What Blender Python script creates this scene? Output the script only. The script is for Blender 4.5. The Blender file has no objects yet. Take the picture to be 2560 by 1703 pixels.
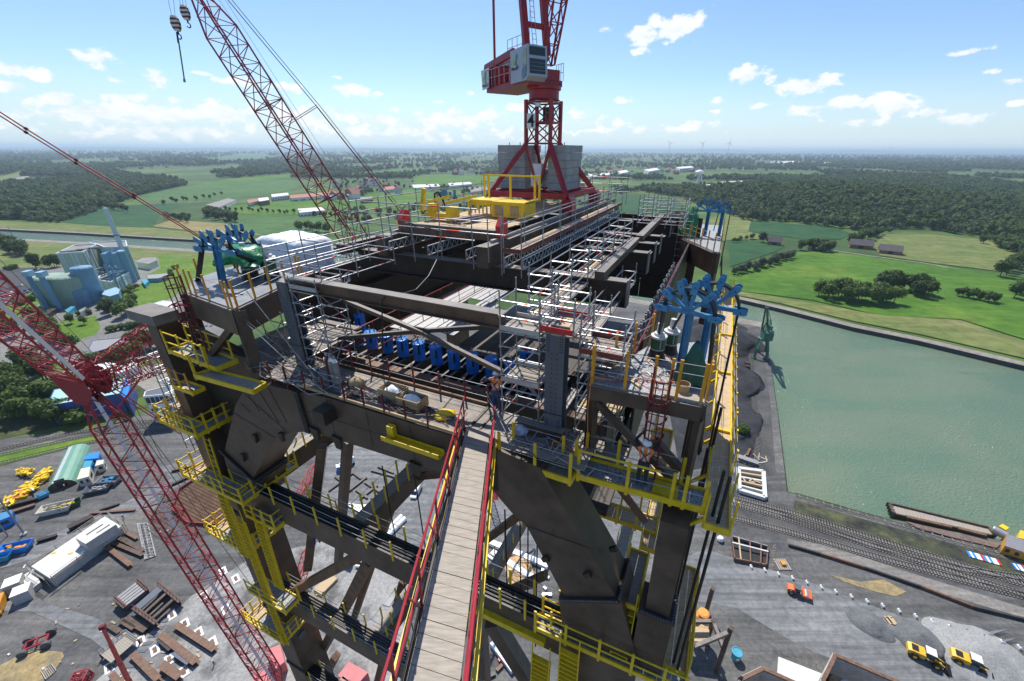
import bpy, bmesh, math, random
from mathutils import Vector as Vec, Matrix, noise as mnoise
from mathutils.geometry import tessellate_polygon
random.seed(7)
RAD = math.radians
H = 105.0                      # camera height above the yard, metres
sc = bpy.context.scene
COL = sc.collection
F_PX, CX, CY = 1031.8, 1327.0, 851.5         # lens and principal point, in photograph pixels
pitch, roll = math.atan(479 / 1031.8), 0.0055
FW = Vec((0, math.cos(pitch), -math.sin(pitch)))
R0 = Vec((1, 0, 0)); U0 = R0.cross(FW)
RT = R0 * math.cos(roll) + U0 * math.sin(roll)
UP = U0 * math.cos(roll) - R0 * math.sin(roll)
CAM = Vec((0, 0, H))
cd = bpy.data.cameras.new('camera'); cam = bpy.data.objects.new('camera', cd); COL.objects.link(cam)
cd.sensor_width = 36; cd.sensor_fit = 'HORIZONTAL'; cd.lens = 36 * F_PX / 2560
cd.shift_x = -(CX - 1280) / 2560; cd.shift_y = 0
cd.clip_start = 0.2; cd.clip_end = 200000
m = Matrix((RT, UP, -FW)).transposed().to_4x4(); m.translation = CAM
cam.matrix_world = m
sc.camera = cam
SUN_AZ, SUN_EL = -14.0, 56.0
sc.view_settings.view_transform = 'Standard'; sc.view_settings.look = 'None'
sc.view_settings.gamma = 1; sc.view_settings.use_curve_mapping = False
sc.view_settings.exposure = 0.3
sc.cycles.use_denoising = True
sc.cycles.max_bounces = 6; sc.cycles.diffuse_bounces = 3; sc.cycles.glossy_bounces = 2
sc.cycles.transmission_bounces = 3; sc.cycles.volume_bounces = 0; sc.cycles.transparent_max_bounces = 6
sd = bpy.data.lights.new('sun', 'SUN'); sun = bpy.data.objects.new('sun', sd); COL.objects.link(sun)
sd.energy = 4.6; sd.angle = RAD(0.53); sd.color = (1.0, 0.955, 0.88)
sdir = Vec((math.sin(RAD(SUN_AZ)) * math.cos(RAD(SUN_EL)), math.cos(RAD(SUN_AZ)) * math.cos(RAD(SUN_EL)), math.sin(RAD(SUN_EL))))
sun.rotation_euler = sdir.to_track_quat('Z', 'Y').to_euler(); sun.location = sdir * 400
def ray(x, y):
 return FW + RT * ((x - CX) / F_PX) - UP * ((y - CY) / F_PX)
SKY_STRENGTH = 0.115
CLOUDS = [  # x, y, half width, half height in the photograph; strength
 (1700, 68, 78, 42, 1.25), (1640, 45, 26, 24, 1.0), (1607, 88, 60, 24, .85), (1508, 72, 24, 13, .9), (1606, 128, 20, 11, .8),
 (1867, 186, 44, 20, 1.0), (1925, 199, 18, 12, .9), (2005, 218, 70, 26, 1.0), (2065, 202, 28, 20, 1.0), (2100, 211, 18, 8, .8),
 (2095, 258, 60, 20, .9), (1990, 280, 60, 16, .8), (2220, 245, 48, 16, .95), (2230, 270, 85, 24, .95), (2325, 280, 32, 14, .8),
 (2150, 302, 80, 14, .65), (2400, 300, 60, 12, .55), (1555, 252, 36, 13, .9), (1797, 256, 20, 9, .85), (1887, 264, 28, 9, .85),
 (1785, 280, 18, 7, .8), (1740, 318, 70, 14, .55), (2420, 133, 56, 12, .8), (2480, 178, 32, 8, .6), (2548, 200, 40, 16, .9), (2550, 258, 30, 8, .7),
 (205, 140, 40, 15, .95), (245, 145, 58, 26, 1.1), (30, 175, 50, 22, 1.0), (85, 186, 52, 18, 1.0), (20, 215, 40, 14, .8), (395, 196, 36, 26, 1.05),
 (290, 203, 30, 10, .7), (500, 183, 30, 8, .85), (590, 203, 50, 17, .95), (715, 220, 42, 14, .8), (875, 226, 48, 20, 1.0), (850, 195, 14, 7, .6),
 (950, 236, 22, 7, .6), (1175, 232, 14, 8, .6), (1095, 256, 16, 6, .6), (150, 250, 45, 24, .9), (275, 244, 36, 11, .8), (355, 246, 34, 11, .75),
 (240, 285, 150, 30, .75), (380, 290, 120, 32, .8), (560, 285, 90, 30, .8), (760, 295, 120, 28, .75), (940, 300, 100, 26, .75), (1120, 300, 110, 24, .7),
 (1290, 268, 40, 10, .6), (450, 325, 260, 20, .55), (1000, 330, 280, 18, .5), (1600, 320, 130, 14, .4), (1235, 292, 40, 16, .75), (1440, 300, 60, 16, .45),
 (-300, 150, 90, 40, 1.0), (-700, 240, 160, 40, .9), (2900, 160, 100, 40, 1.0), (3300, 260, 160, 40, .9), (800, -160, 140, 60, 1.0), (1900, -220, 160, 60, 1.0)]
world = bpy.data.worlds.new('World'); sc.world = world; world.use_nodes = True
def build_world():
 nt = world.node_tree; N = nt.nodes; L = nt.links; N.clear()
 out = N.new('ShaderNodeOutputWorld'); bg = N.new('ShaderNodeBackground')
 sky = N.new('ShaderNodeTexSky'); sky.sky_type = 'NISHITA'; sky.sun_disc = False
 sky.sun_elevation = RAD(SUN_EL); sky.sun_rotation = RAD(SUN_AZ)
 sky.altitude = 100; sky.air_density = 1.0; sky.dust_density = .3; sky.ozone_density = 3.0
 tc = N.new('ShaderNodeTexCoord')
 sep = N.new('ShaderNodeSeparateXYZ'); L.new(tc.outputs['Generated'], sep.inputs[0])
 def M(op, a, b=None, c=None, clamp=False):
  n = N.new('ShaderNodeMath'); n.operation = op; n.use_clamp = clamp
  for i, v in enumerate((a, b, c)):
   if v is None: continue
   if isinstance(v, (int, float)): n.inputs[i].default_value = v
   else: L.new(v, n.inputs[i])
  return n.outputs[0]
 az = M('ARCTAN2', sep.outputs[0], sep.outputs[1]); el = M('ARCSINE', sep.outputs[2])
 comb = N.new('ShaderNodeCombineXYZ'); L.new(az, comb.inputs[0]); L.new(M('MULTIPLY', el, 1.7), comb.inputs[1])
 def noise(scale, detail, rough):
  t = N.new('ShaderNodeTexNoise'); t.noise_dimensions = '2D'
  t.inputs['Scale'].default_value = scale; t.inputs['Detail'].default_value = detail; t.inputs['Roughness'].default_value = rough
  L.new(comb.outputs[0], t.inputs['Vector']); return t.outputs[0]
 fb = noise(26, 6, .62); lo = noise(7, 3, .5)
 ce = N.new('ShaderNodeCombineXYZ'); L.new(az, ce.inputs[0]); L.new(el, ce.inputs[1])
 best = None
 for (x, y, hw, hh, s) in CLOUDS:
  def ae(px, py):
   r = ray(px, py).normalized(); return math.atan2(r.x, r.y), math.asin(r.z)
  a, e = ae(x, y); a1, _ = ae(x + hw, y); _, e1 = ae(x, y - hh)
  sx, sy = 1 / max(1e-3, abs(a1 - a)), 1 / max(1e-3, abs(e1 - e))
  v = N.new('ShaderNodeVectorMath'); v.operation = 'MULTIPLY_ADD'
  L.new(ce.outputs[0], v.inputs[0]); v.inputs[1].default_value = (sx, sy, 0); v.inputs[2].default_value = (-a * sx, -e * sy, 0)
  l = N.new('ShaderNodeVectorMath'); l.operation = 'LENGTH'; L.new(v.outputs[0], l.inputs[0])
  f = M('MULTIPLY_ADD', l.outputs['Value'], -s, s)
  best = f if best is None else M('MAXIMUM', best, f)
 val = M('ADD', M('ADD', best, M('MULTIPLY_ADD', fb, 2.8, -1.26)), M('MULTIPLY_ADD', lo, 1.0, -.5))
 mask = N.new('ShaderNodeMapRange'); mask.interpolation_type = 'SMOOTHSTEP'
 mask.inputs['From Min'].default_value = .06; mask.inputs['From Max'].default_value = .62
 L.new(val, mask.inputs['Value'])
 dens = M('MULTIPLY', mask.outputs[0], .93)
 mix = N.new('ShaderNodeMix'); mix.data_type = 'RGBA'
 L.new(dens, mix.inputs['Factor'])
 tint = N.new('ShaderNodeMix'); tint.data_type = 'RGBA'; tint.blend_type = 'MULTIPLY'; tint.inputs['Factor'].default_value = 1
 L.new(sky.outputs[0], tint.inputs['A']); tint.inputs['B'].default_value = (.88, .955, 1.05, 1)
 hm = N.new('ShaderNodeMapRange'); hm.interpolation_type = 'SMOOTHSTEP'; hm.inputs['From Min'].default_value = .0; hm.inputs['From Max'].default_value = .13
 hm.inputs['To Min'].default_value = .8; hm.inputs['To Max'].default_value = 0; L.new(el, hm.inputs['Value'])
 pale = N.new('ShaderNodeMix'); pale.data_type = 'RGBA'; L.new(hm.outputs[0], pale.inputs['Factor']); L.new(tint.outputs['Result'], pale.inputs['A'])
 pale.inputs['B'].default_value = (.56 / SKY_STRENGTH, .70 / SKY_STRENGTH, .78 / SKY_STRENGTH, 1)
 L.new(pale.outputs['Result'], mix.inputs['A'])
 shade = N.new('ShaderNodeMix'); shade.data_type = 'RGBA'
 L.new(M('MULTIPLY_ADD', fb, 1.6, -.35, True), shade.inputs['Factor'])
 k = 1 / SKY_STRENGTH
 shade.inputs['A'].default_value = (.66 * k, .72 * k, .78 * k, 1); shade.inputs['B'].default_value = (.96 * k, .97 * k, .98 * k, 1)
 L.new(shade.outputs['Result'], mix.inputs['B'])
 L.new(mix.outputs['Result'], bg.inputs['Color']); bg.inputs['Strength'].default_value = SKY_STRENGTH
 L.new(bg.outputs[0], out.inputs['Surface'])
build_world()
A24 = RAD(24)
AU = Vec((math.cos(A24), -math.sin(A24), 0)); AV = Vec((math.sin(A24), math.cos(A24), 0)); AZ = Vec((0, 0, 1))
def S(u, v, z):                 # steelwork axes: u to the right along the front girder, v away from us, z from eye level
 return AU * u + AV * v + AZ * (z + H)
def at(x, y, h=0.0):            # point of height h (world) on the line of sight
 r = ray(x, y); return CAM + r * ((h - H) / r.z)
def on_z(x, y, z): return at(x, y, H + z)
def on_u(x, y, u): r = ray(x, y); return CAM + r * (u / r.dot(AU))
def on_v(x, y, v): r = ray(x, y); return CAM + r * (v / r.dot(AV))
def on_y(x, y, Y): r = ray(x, y); return CAM + r * (Y / r.y)
MATS = {}
def mat(name, col, rough=.6, metal=0., var=.25, scale=3., bump=0., col2=None, spec=.5, alpha=None, detail=4, stretch=None, bscale=None, emis=None):
 if name in MATS: return MATS[name]
 mt = bpy.data.materials.new(name); mt.use_nodes = True; nt = mt.node_tree; N = nt.nodes; L = nt.links
 b = N['Principled BSDF']; b.inputs['Roughness'].default_value = rough; b.inputs['Metallic'].default_value = metal
 b.inputs['Specular IOR Level'].default_value = spec
 geo = N.new('ShaderNodeNewGeometry')
 src = geo.outputs['Position']
 if stretch:
  mp = N.new('ShaderNodeMapping'); mp.inputs['Scale'].default_value = stretch[:3]
  if len(stretch) > 3: mp.inputs['Rotation'].default_value = (0, 0, stretch[3])
  L.new(src, mp.inputs['Vector']); src = mp.outputs[0]
 t = N.new('ShaderNodeTexNoise'); t.inputs['Scale'].default_value = scale; t.inputs['Detail'].default_value = detail; t.inputs['Roughness'].default_value = .62
 L.new(src, t.inputs['Vector'])
 r = N.new('ShaderNodeValToRGB'); e = r.color_ramp.elements
 e[0].position = .32; e[1].position = .68
 c2 = col2 or tuple(min(1, c * (1 + var)) for c in col)
 c1 = col if col2 else tuple(c * (1 - var) for c in col)
 e[0].color = (*c1, 1); e[1].color = (*c2, 1)
 L.new(t.outputs[0], r.inputs[0]); L.new(r.outputs[0], b.inputs['Base Color'])
 if bump:
  t2 = N.new('ShaderNodeTexNoise'); t2.inputs['Scale'].default_value = bscale or scale * 6; t2.inputs['Detail'].default_value = 3
  L.new(src, t2.inputs['Vector'])
  bp = N.new('ShaderNodeBump'); bp.inputs['Strength'].default_value = min(1, bump); bp.inputs['Distance'].default_value = .05 if bscale is None else .3 / bscale
  L.new(t2.outputs[0], bp.inputs['Height']); L.new(bp.outputs[0], b.inputs['Normal'])
 if emis: b.inputs['Emission Color'].default_value = (*emis, 1); b.inputs['Emission Strength'].default_value = 1
 if alpha is not None: b.inputs['Alpha'].default_value = alpha
 MATS[name] = mt; return mt
def foliage(name, c1, c2, trans=True):
 if name in MATS: return MATS[name]
 mt = bpy.data.materials.new(name); mt.use_nodes = True; nt = mt.node_tree; N = nt.nodes; L = nt.links
 b = N['Principled BSDF']; b.inputs['Roughness'].default_value = .6; b.inputs['Specular IOR Level'].default_value = .25
 oi = N.new('ShaderNodeObjectInfo'); geo = N.new('ShaderNodeNewGeometry')
 t = N.new('ShaderNodeTexNoise'); t.inputs['Scale'].default_value = .35; t.inputs['Detail'].default_value = 3
 L.new(geo.outputs['Position'], t.inputs['Vector'])
 a = N.new('ShaderNodeMath'); a.operation = 'MULTIPLY_ADD'; L.new(oi.outputs['Random'], a.inputs[0]); a.inputs[1].default_value = .55
 n2 = N.new('ShaderNodeMath'); n2.operation = 'MULTIPLY_ADD'; L.new(geo.outputs['Random Per Island'], n2.inputs[0]); n2.inputs[1].default_value = .35; n2.inputs[2].default_value = -.15
 n3 = N.new('ShaderNodeMath'); n3.operation = 'ADD'; L.new(n2.outputs[0], n3.inputs[0])
 n4 = N.new('ShaderNodeMath'); n4.operation = 'MULTIPLY_ADD'; L.new(t.outputs[0], n4.inputs[0]); n4.inputs[1].default_value = .5; n4.inputs[2].default_value = -.1
 L.new(n4.outputs[0], n3.inputs[1]); L.new(n3.outputs[0], a.inputs[2])
 r = N.new('ShaderNodeValToRGB'); r.color_ramp.elements[0].color = (*c1, 1); r.color_ramp.elements[1].color = (*c2, 1)
 L.new(a.outputs[0], r.inputs[0]); L.new(r.outputs[0], b.inputs['Base Color'])
 tr = N.new('ShaderNodeBsdfTranslucent'); L.new(r.outputs[0], tr.inputs['Color'])
 ad = N.new('ShaderNodeMixShader'); ad.inputs[0].default_value = .35
 L.new(b.outputs[0], ad.inputs[1]); L.new(tr.outputs[0], ad.inputs[2]); L.new(ad.outputs[0], N['Material Output'].inputs['Surface'])
 MATS[name] = mt; return mt
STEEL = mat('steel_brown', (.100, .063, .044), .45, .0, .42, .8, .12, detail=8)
STEELTOP = mat('steel_dust_sheen', (.20, .175, .155), .6, 0, .22, 1.2, .2)  # dust and sunlit sheen are both put into this top colour
RUST = mat('steel_rust', (.16, .085, .05), .6, 0, .35, 1.5, .2)
BLACK = mat('black_rubber', (.014, .014, .015), .5, 0, .3, 4)
SHADE = mat('dark_shaded_steel', (.042, .030, .023), .5, 0, .3, 1.5)  # shade put into the steel colour; also serves parts that are dark themselves
PLATE = mat('plate_grey', (.115, .125, .145), .45, .1, .12, 2.)
GALV = mat('galvanised', (.40, .40, .41), .4, .6, .15, 5)
GALVD = mat('galvanised_dull', (.30, .29, .29), .5, .4, .25, 4)
ALU = mat('aluminium', (.50, .51, .52), .4, .6, .1, 5)
YEL = mat('yellow_paint', (.80, .53, .015), .42, 0, .14, 4)
ORA = mat('orange_paint', (.75, .33, .02), .45, 0, .14, 4)
RED = mat('red_paint', (.33, .018, .028), .42, 0, .22, 2.5)
REDB = mat('red_bright', (.55, .03, .03), .42, 0, .18, 2)
DKRED = mat('dark_red_paint', (.17, .014, .018), .45, 0, .22, 3)
BLUE = mat('blue_paint', (.06, .24, .44), .45, 0, .22, 3)
BLUED = mat('drum_blue', (.03, .25, .80), .35, 0, .15, 2)
GREEN = mat('green_paint', (.03, .10, .045), .45, 0, .25, 3)
TARP = mat('green_tarpaulin', (.015, .20, .07), .35, 0, .25, 2, .4)
TARP2 = mat('dark_green_tarpaulin', (.012, .10, .065), .45, 0, .25, 2, .4)
WOOD = mat('scaffold_timber', (.50, .37, .22), .75, 0, .22, 2.5, .15, stretch=(1, 6, 1, -A24))
PLY = mat('plywood', (.40, .28, .15), .7, 0, .2, 2)
PLANK = mat('weathered_planks', (.34, .30, .25), .8, 0, .2, 3, .15, stretch=(1, 7, 1, -A24))
DECK = mat('dusty_deck', (.26, .225, .19), .75, 0, .3, 1.6, .25)
GRATE = mat('grating', (.30, .31, .32), .6, .3, .5, 14, .3)
WHITE = mat('white_paint', (.78, .78, .78), .5, 0, .06, 1)
SHEET = mat('white_sheeting', (.82, .84, .86), .45, 0, .05, 1.2, .5, bscale=2.)
CONC = mat('concrete', (.42, .41, .39), .85, 0, .16, .7, .2)
CONCL = mat('concrete_light', (.62, .61, .58), .85, 0, .1, .6)
GLASS = mat('dark_glass', (.03, .045, .055), .1, 0, .2, 1)
ROPE = mat('wire_rope', (.10, .095, .09), .5, .3, .3, 6)
LROPE = mat('bright_wire', (.42, .42, .42), .45, .5, .2, 6)
ORACORD = mat('orange_cable', (.75, .22, .05), .5)
SKIN = mat('skin', (.50, .30, .22), .6)
HIVIS = mat('hivis_orange', (.95, .22, .05), .6, 0, .08, 8)
REFL = mat('reflective_band', (.75, .75, .72), .4)
DENIM = mat('blue_workwear', (.03, .06, .16), .8, 0, .3, 9)
BLKCL = mat('dark_workwear', (.02, .02, .025), .85, 0, .3, 9)
HELM = mat('helmet_white', (.82, .83, .85), .3, 0, .03, 4)
WL = {}
def link(name, me, parent=None, loc=(0, 0, 0)):
 o = bpy.data.objects.new(name, me); COL.objects.link(o)
 loc = Vec(loc)
 if parent is not None:
  o.parent = parent; o.location = loc - WL[parent.name]
 else: o.location = loc
 WL[o.name] = loc.copy(); return o
def tag(o, label, cat, group=None, kind=None):
 if label: o['label'] = label
 if cat: o['category'] = cat
 if group: o['group'] = group
 if kind: o['kind'] = kind
 return o
def thing(name, label, cat, loc, group=None):
 o = link(name, None, None, loc); o.empty_display_size = .3
 return tag(o, label, cat, group)
class MB:
 def __init__(s): s.v = []; s.f = []; s.mi = []; s.m = []
 def _m(s, mt):
  if mt not in s.m: s.m.append(mt)
  return s.m.index(mt)
 def poly(s, pts, mt):
  n = len(s.v); s.v += [Vec(p) for p in pts]; s.f.append(tuple(range(n, n + len(pts)))); s.mi.append(s._m(mt)); return s
 def hexa(s, p, mt, top=None):     # p: 4 bottom + 4 top
  n = len(s.v); s.v += [Vec(q) for q in p]; k = s._m(mt); kt = s._m(top) if top else k
  for i, f in enumerate(((3, 2, 1, 0), (4, 5, 6, 7), (0, 1, 5, 4), (1, 2, 6, 5), (2, 3, 7, 6), (3, 0, 4, 7))):
   s.f.append(tuple(n + j for j in f)); s.mi.append(kt if i == 1 else k)
  return s
 def box(s, c, sz, mt, ax=None, top=None):
  ax = ax or (Vec((1, 0, 0)), Vec((0, 1, 0)), AZ); c = Vec(c)
  a, b, d = ax[0] * sz[0] / 2, ax[1] * sz[1] / 2, ax[2] * sz[2] / 2
  return s.hexa([c - a - b - d, c + a - b - d, c + a + b - d, c - a + b - d, c - a - b + d, c + a - b + d, c + a + b + d, c - a + b + d], mt, top)
 def prism(s, pts, off, mt, top=None):
  off = Vec(off); n = len(s.v); k = len(pts); a = [Vec(p) for p in pts]
  s.v += a + [p + off for p in a]; mi = s._m(mt); mt2 = s._m(top) if top else mi
  nrm = Vec((0, 0, 0))
  for i in range(k): nrm += (a[i] - a[0]).cross(a[(i + 1) % k] - a[0])
  flip = nrm.dot(off) > 0
  bot = tuple(range(n, n + k)); tp = tuple(range(n + k, n + 2 * k))
  s.f.append(bot[::-1] if flip else bot); s.mi.append(mi)
  s.f.append(tp if flip else tp[::-1]); s.mi.append(mt2)
  for i in range(k):
   j = (i + 1) % k; q = (n + i, n + j, n + k + j, n + k + i)
   s.f.append(q if flip else q[::-1]); s.mi.append(mi)
  return s
 def tube(s, a, b, r, mt, n=6, r2=None, caps=True):
  a, b = Vec(a), Vec(b); d = b - a
  if d.length < 1e-6: return s
  q = d.to_track_quat('Z', 'Y'); x, y = q @ Vec((1, 0, 0)), q @ Vec((0, 1, 0)); r2 = r if r2 is None else r2
  k = len(s.v); mi = s._m(mt)
  for p, rr in ((a, r), (b, r2)):
   for i in range(n):
    t = 2 * math.pi * i / n; s.v.append(p + x * math.cos(t) * rr + y * math.sin(t) * rr)
  for i in range(n):
   j = (i + 1) % n; s.f.append((k + i, k + j, k + n + j, k + n + i)); s.mi.append(mi)
  if caps:
   s.f.append(tuple(k + i for i in range(n))[::-1]); s.f.append(tuple(k + n + i for i in range(n))); s.mi += [mi, mi]
  return s
 def path(s, pts, r, mt, n=5):
  for a, b in zip(pts, pts[1:]): s.tube(a, b, r, mt, n, caps=False)
  return s
 def lathe(s, c, prof, mt, n=16, ax=AZ):       # prof: (radius, height)
  q = Vec(ax).to_track_quat('Z', 'Y'); k = len(s.v); mi = s._m(mt); c = Vec(c)
  for (r, h) in prof:
   for i in range(n):
    t = 2 * math.pi * i / n; s.v.append(c + q @ Vec((math.cos(t) * r, math.sin(t) * r, h)))
  for a in range(len(prof) - 1):
   for i in range(n):
    j = (i + 1) % n; s.f.append((k + a * n + i, k + a * n + j, k + (a + 1) * n + j, k + (a + 1) * n + i)); s.mi.append(mi)
  s.f.append(tuple(k + i for i in range(n))[::-1]); s.mi.append(mi)
  e = k + (len(prof) - 1) * n; s.f.append(tuple(e + i for i in range(n))); s.mi.append(mi)
  return s
 def mesh(s, name, org=(0, 0, 0), smooth=False):
  me = bpy.data.meshes.new(name); org = Vec(org)
  me.from_pydata([tuple(p - org) for p in s.v], [], s.f)
  for mt in s.m: me.materials.append(mt)
  me.polygons.foreach_set('material_index', s.mi)
  if smooth: me.polygons.foreach_set('use_smooth', [True] * len(s.f))
  me.update(); return me
 def build(s, name, parent=None, loc=None, smooth=False):
  if loc is None: loc = WL[parent.name] if parent is not None else (sum(s.v, Vec()) / max(1, len(s.v)))
  return link(name, s.mesh(name, loc, smooth), parent, loc)
UNIT = {}
def unit(kind, mt):
 k = (kind, mt.name)
 if k in UNIT: return UNIT[k]
 b = MB()
 if kind == 'cyl': b.tube((0, 0, -.5), (0, 0, .5), 1, mt, 8)
 elif kind == 'box': b.box((0, 0, 0), (1, 1, 1), mt)
 elif kind == 'ibeam':          # long in z, depth in y, width in x
  b.box((0, .47, 0), (1, .06, 1), mt); b.box((0, -.47, 0), (1, .06, 1), mt); b.box((0, 0, 0), (.08, .88, 1), mt)
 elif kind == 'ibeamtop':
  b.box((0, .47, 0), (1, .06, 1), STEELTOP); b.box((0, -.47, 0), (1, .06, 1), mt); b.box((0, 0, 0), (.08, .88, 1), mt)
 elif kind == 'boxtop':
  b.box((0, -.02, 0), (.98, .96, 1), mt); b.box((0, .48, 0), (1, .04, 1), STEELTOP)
 UNIT[k] = b.mesh(kind + '_' + mt.name, smooth=False); return UNIT[k]
def rod(name, a, b, r, mt, parent=None, kind='cyl'):
 a, b = Vec(a), Vec(b); d = b - a; o = link(name, unit(kind, mt), parent, (a + b) / 2)
 o.rotation_euler = d.to_track_quat('Z', 'Y').to_euler(); o.scale = (r, r, d.length); return o
def beam(name, a, b, w, h, mt, parent=None, kind='box', up=AZ):   # h measured along up, w sideways
 a, b = Vec(a), Vec(b); d = b - a; z = d.normalized(); x = z.cross(Vec(up))
 x = x.normalized() if x.length > 1e-5 else z.orthogonal().normalized()
 y = x.cross(z) * -1; y = z.cross(x)
 if y.dot(Vec(up)) < 0: y = -y; x = -x
 o = link(name, unit(kind, mt), parent, (a + b) / 2)
 o.rotation_euler = Matrix((x, y, z)).transposed().to_euler(); o.scale = (w, h, d.length); return o
def blk(name, c, sz, mt, parent=None, rot=0.):
 o = link(name, unit('box', mt), parent, c); o.scale = sz; o.rotation_euler = (0, 0, rot); return o
def children(o): return [c for c in bpy.data.objects if c.parent is o]
def dup(root, loc, kids, label=None, group=None, rz=None, scale=None):   # kids: {object: [its children]}
 r = root.copy(); COL.objects.link(r); r.location = loc; WL[r.name] = Vec(loc)
 if rz is not None: r.rotation_euler = (0, 0, rz)
 if scale is not None: r.scale = (scale,) * 3
 if label: r['label'] = label
 if group: r['group'] = group
 for c, gs in kids:
  k = c.copy(); COL.objects.link(k); k.parent = r
  for g in gs:
   q = g.copy(); COL.objects.link(q); q.parent = k
 return r
def kids_of(o):
 return [(c, list(c.children)) for c in o.children]
def sheet(name, pts, mt, z=None, kind='structure', holes=(), thick=0):
 pts = [Vec((p[0], p[1], z if z is not None else p[2])) for p in pts]
 hs = [[Vec((p[0], p[1], z if z is not None else p[2])) for p in h] for h in holes]
 tri = tessellate_polygon([pts] + hs); allp = [p for l in [pts] + hs for p in l]
 b = MB(); b.v = allp; b._m(mt)
 for t in tri:
  p, q, r = (allp[i] for i in t)
  b.f.append(tuple(t) if (q - p).cross(r - p).z > 0 else tuple(t)[::-1]); b.mi.append(0)
 o = b.build(name, None, (0, 0, 0))
 if kind: o['kind'] = kind
 return o
def g(x, y, h=0.0): return at(x, y, h)
def lerp(a, b, t): return Vec(a) + (Vec(b) - Vec(a)) * t
def nth(i):
 w = 'first second third fourth fifth sixth seventh eighth ninth tenth eleventh twelfth thirteenth fourteenth fifteenth sixteenth seventeenth eighteenth nineteenth twentieth'.split()
 return (w[i] if i < 20 else 'twenty-' + w[i - 20]) + ' from the left'
def jit(a): return random.uniform(-a, a)
# ================================================================== GROUND, WATER, FIELDS
def band_mat(name, stops, scale, detail=5, rough=.9, bump=.3, bscale=.8, stretch=None, fine=None, streak=None):
 """several colours by large noise, plus a fine speckle"""
 mt = bpy.data.materials.new(name); mt.use_nodes = True; nt = mt.node_tree; N = nt.nodes; L = nt.links
 b = N['Principled BSDF']; b.inputs['Roughness'].default_value = rough; b.inputs['Specular IOR Level'].default_value = .2
 geo = N.new('ShaderNodeNewGeometry'); src = geo.outputs['Position']; src0 = src
 if stretch:
  mp = N.new('ShaderNodeMapping'); mp.inputs['Scale'].default_value = stretch[:3]; mp.inputs['Rotation'].default_value = (0, 0, stretch[3])
  L.new(src, mp.inputs['Vector']); src = mp.outputs[0]
 t = N.new('ShaderNodeTexNoise'); t.inputs['Scale'].default_value = scale; t.inputs['Detail'].default_value = detail; t.inputs['Roughness'].default_value = .65
 L.new(src, t.inputs['Vector'])
 r = N.new('ShaderNodeValToRGB'); e = r.color_ramp.elements
 while len(e) < len(stops): e.new(.5)
 for i, (p, c) in enumerate(stops): e[i].position = p; e[i].color = (*c, 1)
 L.new(t.outputs[0], r.inputs[0])
 t2 = N.new('ShaderNodeTexNoise'); t2.inputs['Scale'].default_value = fine or bscale; t2.inputs['Detail'].default_value = 4; t2.inputs['Roughness'].default_value = .7
 L.new(src0, t2.inputs['Vector'])
 mr = N.new('ShaderNodeMapRange'); mr.inputs['From Min'].default_value = .3; mr.inputs['From Max'].default_value = .7
 mr.inputs['To Min'].default_value = .72; mr.inputs['To Max'].default_value = 1.28; L.new(t2.outputs[0], mr.inputs['Value'])
 mx = N.new('ShaderNodeMix'); mx.data_type = 'RGBA'; mx.blend_type = 'MULTIPLY'; mx.inputs['Factor'].default_value = 1
 if streak:          # wheel tracks and scrape marks running one way
  m2 = N.new('ShaderNodeMapping'); m2.inputs['Scale'].default_value = (.02, streak[1], 1); m2.inputs['Rotation'].default_value = (0, 0, streak[0]); L.new(src0, m2.inputs['Vector'])
  t3 = N.new('ShaderNodeTexNoise'); t3.inputs['Scale'].default_value = 1; t3.inputs['Detail'].default_value = 5; t3.inputs['Roughness'].default_value = .7; t3.inputs['Distortion'].default_value = .4; L.new(m2.outputs[0], t3.inputs['Vector'])
  m3 = N.new('ShaderNodeMapRange'); m3.inputs['From Min'].default_value = .35; m3.inputs['From Max'].default_value = .65; m3.inputs['To Min'].default_value = streak[2]; m3.inputs['To Max'].default_value = 1.12; L.new(t3.outputs[0], m3.inputs['Value'])
  mm = N.new('ShaderNodeMath'); mm.operation = 'MULTIPLY'; L.new(mr.outputs[0], mm.inputs[0]); L.new(m3.outputs[0], mm.inputs[1]); mr = mm
 L.new(r.outputs[0], mx.inputs['A']); L.new(mr.outputs[0], mx.inputs['B']); L.new(mx.outputs['Result'], b.inputs['Base Color'])
 if bump:
  bp = N.new('ShaderNodeBump'); bp.inputs['Strength'].default_value = bump; bp.inputs['Distance'].default_value = .12 / bscale
  L.new(t2.outputs[0], bp.inputs['Height']); L.new(bp.outputs[0], b.inputs['Normal'])
 MATS[name] = mt; return mt
YARD = band_mat('yard_gravel', [(.25, (.06, .06, .064)), (.42, (.115, .115, .115)), (.6, (.165, .16, .152)), (.78, (.27, .255, .23))], .035, 7, fine=.9, bscale=1.2, streak=(.5, .35, .62))
ROAD = band_mat('yard_road', [(.3, (.17, .175, .18)), (.7, (.25, .25, .25))], .05, 6, fine=.6, streak=(.42, .6, .6))
COALM = band_mat('coal', [(.3, (.018, .018, .02)), (.7, (.055, .055, .06))], .12, 6, fine=1.5)
BALLAST = band_mat('track_ballast', [(.3, (.055, .055, .058)), (.7, (.12, .115, .11))], .15, 5, fine=2.)
TAN = band_mat('tan_haul_road', [(.3, (.19, .175, .16)), (.7, (.27, .25, .23))], .1, 5, fine=1., streak=(.42, .8, .75))
SLAB = band_mat('slab_concrete', [(.42, (.13, .13, .125)), (.5, (.30, .295, .285)), (.75, (.40, .39, .37))], .045, 6, fine=1.2)
ASPH = band_mat('plant_asphalt', [(.3, (.16, .155, .15)), (.7, (.24, .235, .225))], .04, 4, fine=.7)
ASPHD = band_mat('dark_asphalt', [(.3, (.055, .056, .06)), (.7, (.085, .085, .09))], .03, 4, fine=.7)
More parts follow.
